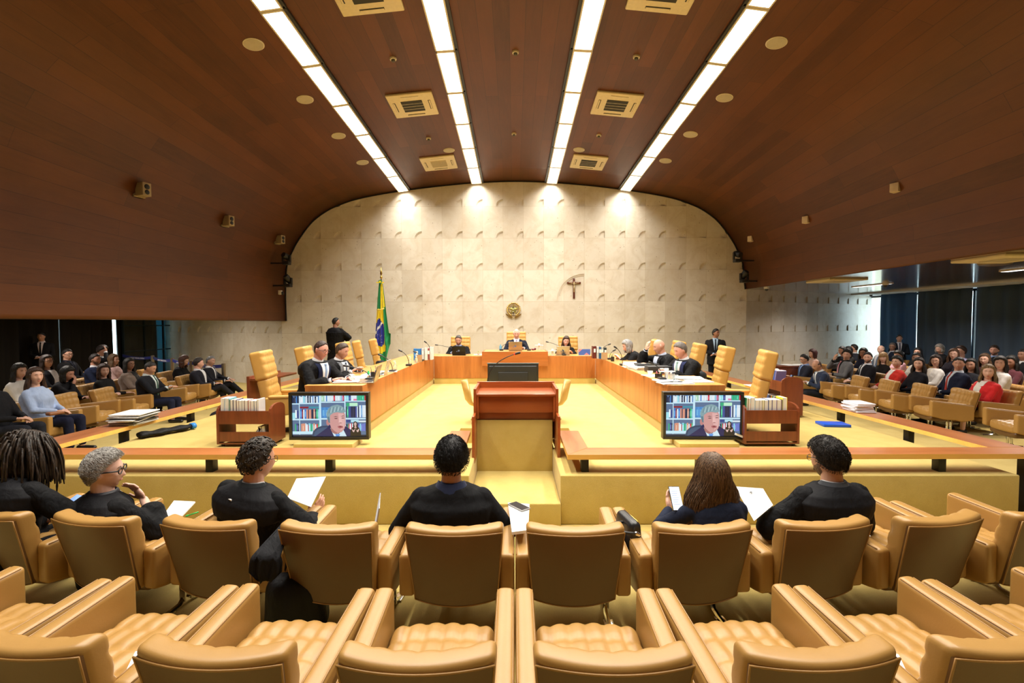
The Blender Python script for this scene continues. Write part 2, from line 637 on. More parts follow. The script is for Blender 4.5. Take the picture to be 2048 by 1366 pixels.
# the two-block panel that carries the large quarter-round behind the crucifix
o_ = O + Vector((13 * BW, 0, 3 * BH))
tmpw = BW
def big_cell(mb):
    n0 = len(mb.v)
    uv = fill_cell(mb, o_, Vector((1, 0, 0)), Vector((0, 1, 0)), .80, .755, .016, .03, 18, 2 * BW, BH)
    mb.uv += [(a * 2 + 13 + cl, b + 3) for a, b in uv]
big_cell(wall)
struct('wall_back', wall, M['stone'])
XE = 6.74
WANG = math.atan2(3.1, 5.86)
U_r = Vector((math.cos(WANG), math.sin(WANG), 0))
# main wall spans x -6.85 .. 6.78
xr = XCOL + (cl + ncol) * BW
xl = XCOL + cl * BW
w = stone_wall('wall_right', Vector((xr, YW, z_low)), U_r, 12, 4, 0, 40)
struct('wall_right', w, M['stone'])
U_l = Vector((math.cos(WANG), -math.sin(WANG), 0))
st = Vector((xl, YW, z_low)) - U_l * (12 * BW)
w = stone_wall('wall_left', st, U_l, 12, 4, 0, 70)
struct('wall_left', w, M['stone'])
back = MB()
back.box(-13.2, 13.2, 18.0, 18.2, FZ, 6.6)
struct('wall_outer', back, plain('dark_render', (.05, .05, .05), .9))

# ---- the wooden vault: profile traced at the stone wall, swept toward the camera
prof_px = [(572, 640), (570.5, 600), (571, 560), (574, 528), (585.8, 499), (596, 480.6), (614, 455), (630, 438), (654, 421), (677, 410), (710, 398.6), (754.5, 389), (804, 381), (865, 373), (944, 365.5), (1029, 362)]
prof = []
for px, py in prof_px:
    q = at_y(px, py, YW)
    prof.append((q.x, q.z))
x_ref = prof[-1][0]
prof = [(x, z) for x, z in prof[:-1]] + [(0.0, prof[-1][1])]
prof[0] = (-6.72, 1.47)
full = prof + [(-x, z) for x, z in prof[-2::-1]]
full[-1] = (6.75, 2.37)
# smooth resample (Catmull-Rom)
def catmull(pts, k=6):
    out = []
    for i in range(len(pts) - 1):
        p0 = Vector(pts[max(i - 1, 0)]); p1 = Vector(pts[i]); p2 = Vector(pts[i + 1]); p3 = Vector(pts[min(i + 2, len(pts) - 1)])
        for j in range(k):
            t_ = j / k
            out.append(.5 * ((2 * p1) + (-p0 + p2) * t_ + (2 * p0 - 5 * p1 + 4 * p2 - p3) * t_ * t_ + (-p0 + 3 * p1 - 3 * p2 + p3) * t_ ** 3))
    out.append(Vector(pts[-1]))
    return out
left_low = [full[0], full[1], full[2]]
right_pts = [p_ for p_ in full[2:-1] if not (p_[0] > 0 and p_[1] < 2.40)]
full2 = [full[0], full[1]] + right_pts + [full[-1]]
cur = catmull([(a, b) for a, b in full2])
SL = .042
def rise(z, Y):
    return SL * (YW - Y) * sstep(2.6, 4.9, z)
def vault_z(x, Y):
    """height of the vault (upper part) at x"""
    best = None
    for a, b in zip(cur[:-1], cur[1:]):
        if min(a.x, b.x) <= x <= max(a.x, b.x) and max(a.y, b.y) > 3.0:
            t_ = (x - a.x) / (b.x - a.x) if abs(b.x - a.x) > 1e-6 else 0
            best = a.y + (b.y - a.y) * t_
    return best + rise(best, Y)
def vault_x(z, side, Y):
    """x of the vault flank at height z"""
    best = side * 6.7
    for a, b in zip(cur[:-1], cur[1:]):
        za, zb = a.y + rise(a.y, Y), b.y + rise(b.y, Y)
        if a.x * side > 0 and min(za, zb) <= z <= max(za, zb) and abs(zb - za) > 1e-6:
            best = a.x + (b.x - a.x) * (z - za) / (zb - za)
    return best
YB = -4.5
ys = [YW - .012] + [YW - (YW - YB) * i / 16 for i in range(1, 17)]
mb = MB()
uv = []
arc = [0]
for a, b in zip(cur[:-1], cur[1:]):
    arc.append(arc[-1] + (b - a).length)
n = len(cur)
for Y in ys:
    for i, c in enumerate(cur):
        mb.v.append((c.x, Y, c.y + rise(c.y, Y)))
        uv.append((Y, arc[i]))
for a in range(len(ys) - 1):
    for i in range(n - 1):
        mb.f.append((a * n + i, a * n + i + 1, (a + 1) * n + i + 1, (a + 1) * n + i))
        mb.m.append(0)
        mb.c.append(None)
mb.uv = uv
vault = struct('ceiling', mb, M['ceiling'], True)
so = vault.modifiers.new('thickness', 'SOLIDIFY')
so.thickness = .14
so.offset = 1 if False else -1
# dark shadow-gap strips where the vault meets the stone
tr = MB()
for a, b in zip(cur[:-1], cur[1:]):
    d = (b - a).normalized()
    nn = Vector((-d.y, d.x))
    q = [a, b, b - nn * .03, a - nn * .03]
    tr.add([(v.x, YW - .03, v.y) for v in q] + [(v.x, YW + .06, v.y) for v in q], [(0, 1, 2, 3), (4, 7, 6, 5), (0, 4, 5, 1), (3, 2, 6, 7)])
struct('trim_1', tr, M['black_metal'])
# side galleries: lower glossy plank ceilings, outer walls, rear wall
def slab_uv(mb_, pts, z0, z1):
    mb_.prism(pts, z0, z1)
XO = 12.75
for nm, s in (('ceiling', 1), ('ceiling', -1)):
    g = MB()
    pts = [(6.78 * s, YB), (11.6 * s, YB), (11.6 * s, 18.0), (6.78 * s, 18.0)]
    if s < 0:
        pts = pts[::-1]
    g.prism(pts, 2.37, 2.6)
    g.uv = [(v[1], v[0]) for v in g.v]
    struct(nm, g, M['soffit'])
    g = MB()
    g.box(min(11.6 * s, 13.2 * s), max(11.6 * s, 13.2 * s), YB, 18.0, 2.33, 2.6)
    struct('trim_' + ('2' if s > 0 else '3'), g, plain('white_plaster', (.72, .72, .70), .7))
rw = MB()
rw.box(-13.2, 13.2, YB - .2, YB, FZ, 6.6)
struct('wall_front', rw, M['cart'])
ow = MB()
for s in (1, -1):
    pass
# glazed outer walls: floor-to-ceiling panes with slim mullions
glass = plain('window_glass', (.8, .95, .95), .02, 0, trans=1, noise_amt=0)
def glazing(nm, s, Y0, Y1, panes, mull):
    fr = MB()
    for i in range(panes + 1):
        y = lerp(Y0, Y1, i / panes)
        fr.box(min(XO * s, (XO + .08) * s), max(XO * s, (XO + .08) * s), y - .03, y + .03, FZ, 2.33)
    fr.box(min(XO * s, (XO + .08) * s), max(XO * s, (XO + .08) * s), Y0, Y1, FZ, FZ + .06)
    fr.box(min(XO * s, (XO + .08) * s), max(XO * s, (XO + .08) * s), Y0, Y1, 2.27, 2.33)
    root = struct(nm, fr, mull)
    g = MB()
    g.box(min((XO + .03) * s, (XO + .04) * s), max((XO + .03) * s, (XO + .04) * s), Y0, Y1, FZ, 2.3)
    obj('window_glass', g, glass, root)
glazing('window_1', 1, YB, 17.4, 11, M['black_metal'])
glazing('window_2', -1, YB, 17.4, 11, M['black_metal'])
# ================================================================ CURTAINS AND GLASS DOORS
def curtain_mat(name, c, tr):
    m, nt, b = new_mat(name)
    b.inputs['Base Color'].default_value = c + (1,)
    b.inputs['Roughness'].default_value = .9
    b.inputs['Specular IOR Level'].default_value = .1
    tl = N(nt, 'ShaderNodeBsdfTranslucent')
    tl.inputs[0].default_value = tr + (1,)
    mx = N(nt, 'ShaderNodeMixShader')
    mx.inputs[0].default_value = .5
    nt.links.new(b.outputs[0], mx.inputs[1])
    nt.links.new(tl.outputs[0], mx.inputs[2])
    nt.links.new(mx.outputs[0], nt.nodes['Material Output'].inputs[0])
    return m
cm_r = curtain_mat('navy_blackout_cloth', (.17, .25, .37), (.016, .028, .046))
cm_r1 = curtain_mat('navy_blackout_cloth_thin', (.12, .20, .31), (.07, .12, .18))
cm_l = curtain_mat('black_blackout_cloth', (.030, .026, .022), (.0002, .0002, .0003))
def curtain(s, Y0, Y1, mat_, label, seed):
    random.seed(seed)
    mb = MB()
    L = Y1 - Y0
    nf = max(3, int(L / .32))
    K = nf * 8
    ph = random.random() * 6
    for zi in range(7):
        z = FZ + .03 + (2.31 - FZ) * zi / 6
        for k in range(K + 1):
            y = Y0 + L * k / K
            x = 12.42 + .045 * math.sin(2 * PI * nf * k / K + ph + .25 * math.sin(zi)) + .02 * math.sin(5.1 * k / 8 + seed)
            mb.v.append((x * s, y, z))
    for zi in range(6):
        for k in range(K):
            a = zi * (K + 1) + k
            mb.f.append((a, a + 1, a + K + 2, a + K + 1))
            mb.m.append(0)
            mb.c.append(None)
    t_ = obj('curtain', mb, mat_, None, True)
    tag(t_, label, 'curtain', 'blackout curtains along the glass')
    so_ = t_.modifiers.new('thick', 'SOLIDIFY')
    so_.thickness = .006
    return t_
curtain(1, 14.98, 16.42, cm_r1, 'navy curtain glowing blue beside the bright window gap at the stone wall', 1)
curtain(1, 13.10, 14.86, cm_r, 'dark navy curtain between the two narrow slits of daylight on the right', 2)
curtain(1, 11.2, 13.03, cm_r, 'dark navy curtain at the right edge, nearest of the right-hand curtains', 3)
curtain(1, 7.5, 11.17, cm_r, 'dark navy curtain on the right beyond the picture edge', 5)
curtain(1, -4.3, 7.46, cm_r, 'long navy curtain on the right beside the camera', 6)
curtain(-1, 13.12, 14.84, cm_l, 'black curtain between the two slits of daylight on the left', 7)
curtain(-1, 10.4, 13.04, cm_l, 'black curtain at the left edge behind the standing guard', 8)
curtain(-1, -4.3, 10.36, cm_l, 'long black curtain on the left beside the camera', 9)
curtain(-1, 14.90, 16.55, cm_l, 'black curtain added behind the left glass doors to keep daylight out', 10)  # added so the view through the doors stays dark against the sky
# glass door screen on the left
d = MB()
xs = -12.2
fr = plain('dark_bronze_frame', (.03, .05, .06), .3, .7)
for y in (14.9, 15.75, 16.6, 17.05):
    d.box(xs - .03, xs + .03, y - .02, y + .02, FZ, 2.32)
for z in (.50, 1.32):
    d.box(xs - .025, xs + .025, 14.9, 17.05, z, z + .04)
door = struct('door_1', d, fr)
g = MB()
g.box(xs - .006, xs + .006, 14.92, 17.03, FZ, 2.3)
obj('door_glass', g, glass, door)
h_ = MB()
h_.cyl((0, 0, 0), .035, .03, 14)
ho = obj('lock', h_, M['chrome'], door)
ho.location = (xs + .05, 15.75, .28)
ho.rotation_euler = (0, PI / 2, 0)
g = MB()
g.box(-12.5, -12.48, 16.6, 17.34, FZ, 2.36)
cy, nt, b = new_mat('cyan_tinted_film')
b.inputs['Base Color'].default_value = (.05, .30, .38, 1)
tl = N(nt, 'ShaderNodeBsdfTranslucent')
tl.inputs[0].default_value = (.03, .16, .21, 1)
mx = N(nt, 'ShaderNodeMixShader')
mx.inputs[0].default_value = .8
nt.links.new(b.outputs[0], mx.inputs[1]); nt.links.new(tl.outputs[0], mx.inputs[2]); nt.links.new(mx.outputs[0], nt.nodes['Material Output'].inputs[0])
struct('window_3', g, cy)
# end fillers between the glazing and the stone wings
g = MB()
for s in (1, -1):
    g.box(min(12.74 * s, 13.2 * s), max(12.74 * s, 13.2 * s), 17.35, 18.0, FZ, 2.4)
struct('wall_side', g, M['stone'])

# ================================================================ CEILING FIXTURES
def vframe(x, Y):
    """frame on the vault: origin, tangent (to +x), along (+y, descending), normal down"""
    z = vault_z(x, Y)
    z1 = vault_z(x + .08, Y)
    z0 = vault_z(x - .08, Y)
    tx = Vector((.16, 0, z1 - z0)).normalized()
    ya = Vector((0, 1, (vault_z(x, Y + .5) - vault_z(x, Y - .5)))).normalized()
    nz = tx.cross(ya).normalized()
    ya = nz.cross(tx).normalized()
    m = Matrix((tx, ya, nz)).transposed().to_4x4()
    m.translation = Vector((x, Y, z))
    return m
diff_m, nt, b = new_mat('louvre_diffuser')
b.inputs['Base Color'].default_value = (.8, .8, .8, 1)
v = coords(nt, 'Object', (1, 1, 1))
br = N(nt, 'ShaderNodeTexBrick')
br.offset = 0
br.inputs['Scale'].default_value = 1
br.inputs['Brick Width'].default_value = .0625
br.inputs['Row Height'].default_value = .05
br.inputs['Mortar Size'].default_value = .005
br.inputs['Mortar Smooth'].default_value = .5
br.inputs['Color1'].default_value = (1.0, .99, .93, 1)
br.inputs['Color2'].default_value = (.9, .93, .88, 1)
br.inputs['Mortar'].default_value = (.45, .47, .46, 1)
nt.links.new(v, br.inputs['Vector'])
nt.links.new(br.outputs[0], b.inputs['Emission Color'])
b.inputs['Emission Strength'].default_value = DIFF_E
frame_m = plain('cream_metal_frame', (.60, .54, .42), .45)
FL = 1.262
XS = [('left outer', -3.215), ('left inner', -1.09), ('right inner', 1.09), ('right outer', 3.215)]
def make_light():
    root = thing('ceiling_light', 'x', 'ceiling light')
    W, L = .155, FL / 2
    f_ = MB()
    f_.box(-W, -W + .022, -L + .004, L - .004, -.035, .03)
    f_.box(W - .022, W, -L + .004, L - .004, -.035, .03)
    f_.box(-W, W, -L + .004, -L + .036, -.035, .03)
    f_.box(-W, W, L - .036, L - .004, -.035, .03)
    obj('frame', f_, frame_m, root)
    d_ = MB()
    d_.box(-W + .022, W - .022, -L + .036, L - .036, -.012, .02)
    obj('diffuser', d_, diff_m, root)
    s_ = MB()
    s_.box(W, W + .035, -L + .02, L - .02, -.012, .02)
    s_.box(W + .035, W + .05, -L + .004, L - .004, -.03, .02)
    obj('air_slot', s_, [M['black_metal']], root)
    ld = bpy.data.lights.new('fluorescent_tubes', 'AREA')
    ld.shape = 'RECTANGLE'
    ld.size = 2 * W - .05
    ld.size_y = FL - .06
    ld.energy = LAMP_W
    ld.color = (1.0, .945, .84)
    ld.spread = R(LAMP_SPREAD)
    lo = bpy.data.objects.new('fluorescent_tubes', ld)
    col.objects.link(lo)
    lo.location = (0, 0, -.02)
    lo.parent = root
    return root
proto = None
for si, (sn, sx) in enumerate(XS):
    for k in range(10):
        Y = YW - .03 - FL * (k + .5)
        lab = 'fluorescent ceiling light in the %s strip, %s counted from the stone wall' % (sn, ORD[k])
        if proto is None:
            proto = make_light()
            o = proto
            o['label'] = lab
            o['group'] = 'fluorescent lights in the four ceiling strips'
        else:
            o = dup(proto, (0, 0, 0), 0, lab)
        fm = vframe(sx, Y)
        if sx > 0:      # the black slot always faces the room axis
            fm = fm @ Matrix.Rotation(PI, 4, 'Z')
        fm = fm @ Matrix.Translation((0, 0, -.02))
        o.matrix_world = fm
# round ceiling speakers, smoke detectors
def disc(name, r, h, mat1, mat2, fm, label, cat, group, part):
    root = thing(name, label, cat, group=group)
    a = MB()
    a.lathe([(.001, -h), (r * .96, -h), (r, -h * .6), (r, .01), (.001, .01)], 28)
    obj('rim', a, mat1, root, True, angle=40)
    b_ = MB()
    b_.cyl((0, 0, -h - .003), r * .9, .01, 28)
    obj(part, b_, mat2, root)
    root.matrix_world = fm
    return root
grill_l = plain('beige_grille', (.42, .37, .27), .75)
def on_vault(px, py):
    """first point where the pixel's ray meets the vault"""
    d = ray(px, py)
    lo_, hi_ = 2.0, 14.0
    prev = None
    Yq = 2.0
    while Yq < YW:
        t_ = Yq / d.y
        x, z = t_ * d.x, CAMZ + t_ * d.z
        inside = abs(x) < 6.3 and z < vault_z(x, Yq)
        if not inside:
            break
        Yq += .02
    return t_ * d.x, Yq
for i, (px, py, side) in enumerate([(507, 87, 'left'), (610, 198, 'left'), (677, 271, 'left'), (725, 324, 'left'), (1553, 84, 'right'), (1449, 195, 'right'), (1381, 268, 'right'), (1331, 321, 'right')]):
    x, Y = on_vault(px, py)
    disc('ceiling_speaker', .145, .012, frame_m, grill_l, vframe(x, Y), 'round cream ceiling speaker on the %s vault slope, %s one from the camera end' % (side, ORD[i % 4]), 'speaker', 'round ceiling speakers', 'grille')
for px, py, s in ((898, 300, 'left'), (1158, 299, 'right')):
    x, Y = on_vault(px, py)
    disc('ceiling_speaker', .135, .012, frame_m, grill_l, vframe(x, Y), 'round cream ceiling speaker just behind the far %s air conditioning cassette' % s, 'speaker', 'round ceiling speakers', 'grille')
for px, py, w in ((786, 115, 'left, before the middle cassette'), (1031, 102, 'middle of the ceiling, nearer one'), (1273, 112, 'right, before the middle cassette'), (857, 276, 'left, before the far cassette'), (1028, 266, 'middle of the ceiling, farther one'), (1198, 269, 'right, before the far cassette')):
    x, Y = on_vault(px, py)
    root = thing('smoke_detector', 'small white smoke detector on the ceiling, ' + w, 'smoke detector', group='ceiling smoke detectors')
    a = MB()
    a.lathe([(.001, -.03), (.05, -.03), (.055, -.02), (.055, .005), (.001, .005)], 18)
    obj('base', a, frame_m, root, True, angle=40)
    a = MB()
    a.lathe([(.001, -.06), (.022, -.06), (.034, -.045), (.03, -.025), (.001, -.025)], 14)
    obj('sensor', a, M['grille'], root, True, angle=40)
    root.matrix_world = vframe(x, Y)
# air conditioning cassettes
cas_m = plain('cream_plastic', (.62, .53, .34), .5)
dark_m = plain('dark_opening', (.03, .028, .022), .8)
def cassette(px, py, label, closed=False, Yf=None):
    x, Y = on_vault(px, py)
    if Yf:
        Y = Yf
    root = thing('air_conditioning_cassette', label, 'air conditioner', group='ceiling air conditioning cassettes')
    H = .43
    a = MB()
    a.rbox((0, 0, -.02), (2 * H, 2 * H, .05), .02, (2, 2, 1), seg=3)
    obj('panel', a, cas_m, root, True, angle=50)
    a = MB()
    a.box(-.2, .2, -.2, .2, -.052, -.03)
    g_ = obj('intake_grille', a, cas_m if closed else dark_m, root)
    a = MB()
    for k in range(3):
        a.box(-.2, .2, -.105 + k * .1, -.098 + k * .1, -.056, -.05)
    if closed:
        for k in range(16):
            a.box(-.19, .19, -.19 + k * .025, -.183 + k * .025, -.056, -.05)
    obj('grille_bar', a, grill_l if closed else frame_m, g_)
    for q in range(4):
        a = MB()
        a.box(-.17, .17, .31, .355, -.049, -.03)
        o_2 = obj('air_outlet', a, dark_m if q in (0, 3, 1) else frame_m, root)
        o_2.rotation_euler = (0, 0, q * PI / 2)
        a = MB()
        a.box(-.165, .165, .325, .35, -.054, -.04)
        fl = obj('flap', a, cas_m, o_2)
    root.matrix_world = vframe(x, Y)
cassette(826, 207, 'cream air conditioning cassette on the left half of the ceiling, middle of three')
cassette(1232, 206, 'cream air conditioning cassette on the right half of the ceiling, middle of three')
cassette(878, 324, 'cream air conditioning cassette with a pale grille, nearest the stone wall on the left', True)
cassette(1177, 323, 'cream air conditioning cassette with a dark grille, nearest the stone wall on the right')
cassette(728, -24, 'cream air conditioning cassette cut by the top edge on the left', Yf=None)
cassette(1332, -28, 'cream air conditioning cassette cut by the top edge on the right', Yf=None)
# wall boxes on the vault flanks
def flank(px, py, side):
    d_ = ray(px, py)
    Yq = 3.0
    while Yq < YW:
        t_ = Yq / d_.y
        x, z = t_ * d_.x, CAMZ + t_ * d_.z
        if abs(x) > abs(vault_x(z, side, Yq)):
            break
        Yq += .02
    return t_ * d_.x, Yq, z
box_m = plain('taupe_speaker_cabinet', (.36, .29, .17), .6)
for i, (px, py) in enumerate(((277, 381), (449, 443), (554, 480))):
    x, Y, z = flank(px, py, -1)
    root = thing('wall_speaker', 'small taupe box loudspeaker on the dark left vault flank, %s' % ('nearest the camera', 'middle one', 'nearest the stone wall')[i], 'speaker', (x, Y, z), 0, 'box loudspeakers on the left flank')
    a = MB()
    a.bbox(.02, .22, -.07, .07, -.11, .11, .008)
    obj('cabinet', a, box_m, root, True, angle=40)
    a = MB()
    a.box(-.06, .03, -.09, .09, -.12, -.10)
    a.box(-.06, .03, -.09, .09, .10, .12)
    a.box(-.06, .0, -.09, .09, -.12, .12)
    obj('bracket', a, box_m, root)
    a = MB()
    a.ell((.222, 0, .04), (.012, .045, .045))
    a.ell((.222, 0, -.05), (.012, .04, .04))
    obj('driver', a, M['black_plastic'], root, True)
    root.rotation_euler = (0, 0, -.35)
for i, (px, py) in enumerate(((1793, 376), (1614, 440), (1503, 478))):
    x, Y, z = flank(px, py, 1)
    a = MB()
    a.rbox((-.02, 0, 0), (.14, .13, .15), .01, (1, 1, 1), seg=2)
    o_2 = obj('wall_speaker', a, plain('beige_box', (.62, .50, .34), .6), None, True, 40, (x, Y, z), (0, 0, .5))
    tag(o_2, 'small beige square box on the dark right vault flank, %s' % ('nearest the camera', 'middle one', 'nearest the stone wall')[i], 'speaker', 'square boxes on the right flank')
# moving-head spotlights by the stone wall
def spot(px, py, Y, side, label, tilt):
    q = at_y(px, py, Y)
    root = thing('stage_light', label, 'spotlight', q, 0, 'black spotlights beside the stone wall')
    a = MB()
    a.bbox(-.09, .09, -.09, .09, -.17, -.08, .012)
    a.tube([(0, 0, -.125), (.45 * side, 0, -.125)], .022)
    a.box(.05 * side, .45 * side, -.02, .02, -.15, -.135)
    obj('base', a, M['black_metal'], root, True, angle=40)
    a = MB()
    for s in (1, -1):
        a.bbox(s * .1 - .018, s * .1 + .018, -.04, .04, -.1, .09, .008)
    obj('yoke', a, M['black_metal'], root, True, angle=40)
    a = MB()
    a.lathe([(.001, -.12), (.06, -.12), (.08, -.06), (.085, .06), (.07, .12), (.001, .12)], 18, M=Matrix.Rotation(R(tilt), 4, 'X') @ Matrix.Rotation(.3 * side, 4, 'Y'))
    hd = obj('lamp_head', a, M['black_metal'], root, True, angle=40)
    hd.location = (0, 0, .05)
spot(573, 517, 13.2, -1, 'black moving-head spotlight high beside the stone wall on the left, upper one', 70)
spot(576, 562, 13.4, -1, 'black spotlight below the moving head beside the stone wall on the left', 40)
spot(1475, 512, 13.2, 1, 'black moving-head spotlight high beside the stone wall on the right, upper one', 110)
spot(1488, 553, 13.4, 1, 'black spotlight below the moving head beside the stone wall on the right', 40)
# dome cameras
def dome(p_, label, mount):
    root = thing('dome_camera', label, 'security camera', p_, 0, 'dome cameras')
    a = MB()
    if mount == 'wall':
        a.bbox(-.09, 0, -.05, .05, -.06, .06, .01)
    else:
        a.lathe([(.001, .05), (.07, .05), (.07, 0), (.05, -.015), (.001, -.015)], 18)
    obj('housing', a, plain('white_camera_plastic', (.7, .7, .68), .4), root, True, angle=40)
    a = MB()
    a.ell((.0 if mount != 'wall' else .01, 0, -.02), (.045, .045, .05))
    obj('dome', a, M['black_plastic'], root, True)
q = at_y(567, 585, 13.6)
dome((-6.58, 13.6, q.z), 'small white camera on the dark left flank below the spotlights', 'wall')
for px, py, lab in ((1495, 577, 'right of the vault edge by the stone wall'), (1742, 589, 'at the far end by the bright window gap'), (1771, 569, 'in the middle of the glossy plank ceiling')):
    q = at_z(px, py, 2.33)
    dome((max(q.x, 6.9), min(q.y, 16.5), 2.33), 'dome camera under the low gallery ceiling, ' + lab, 'ceil')
# cassettes and a round diffuser in the right gallery ceiling
for px, py, sx, lab in ((1672, 558, .43, 'cream ceiling cassette in the low right gallery, nearer the stone wall'), (2010, 505, .43, 'cream ceiling cassette in the low right gallery at the right edge')):
    q = at_z(px, py, 2.36)
    root = thing('air_conditioning_cassette', lab, 'air conditioner', (max(q.x, 7.34), q.y * max(1, 7.34 / q.x) if q.x < 7.34 else q.y, 2.37), 0, 'ceiling air conditioning cassettes')
    a = MB()
    a.rbox((0, 0, -.02), (.86, .86, .05), .02, (2, 2, 1), seg=3)
    obj('panel', a, cas_m, root, True, angle=50)
    a = MB()
    a.box(-.2, .2, -.2, .2, -.052, -.03)
    obj('intake_grille', a, grill_l, root)
q = at_z(1990, 527, 2.36)
a = MB()
a.lathe([(.001, -.02), (.1, -.05), (.2, -.03), (.22, 0), (.001, 0)], 24)
o_2 = obj('air_diffuser', a, plain('bronze', (.25, .2, .12), .35, .8), None, True, 40, (q.x, q.y, 2.37))
tag(o_2, 'round bronze air diffuser in the glossy right gallery ceiling', 'air vent')

# slim troffers in the low galleries; left ones unseen, added to brighten the seating
def gallery_light(x, y, lab):
    root = thing('gallery_light', lab, 'ceiling light', (x, y, 2.37), 0, 'slim lights of the side galleries')
    a = MB()
    a.box(-.09, .09, -.62, .62, -.02, 0)
    obj('frame', a, frame_m, root)
    a = MB()
    a.box(-.07, .07, -.6, .6, -.024, -.02)
    obj('diffuser', a, diff_m, root)
    ld = bpy.data.lights.new('tubes', 'AREA')
    ld.shape = 'RECTANGLE'
    ld.size, ld.size_y = .14, 1.2
    ld.energy = GAL_W
    ld.color = (1.0, .90, .80)
    ld.spread = R(150)
    lo = bpy.data.objects.new('tubes', ld)
    col.objects.link(lo)
    lo.location = (0, 0, -.03)
    lo.parent = root
for s, nm in ((1, 'right'), (-1, 'left')):
    for i, y in enumerate((12.6, 8.6, 4.6)):
        gallery_light(9.3 * s, y, 'slim ceiling light in the low %s gallery, %s from the stone wing' % (nm, ORD[i]))
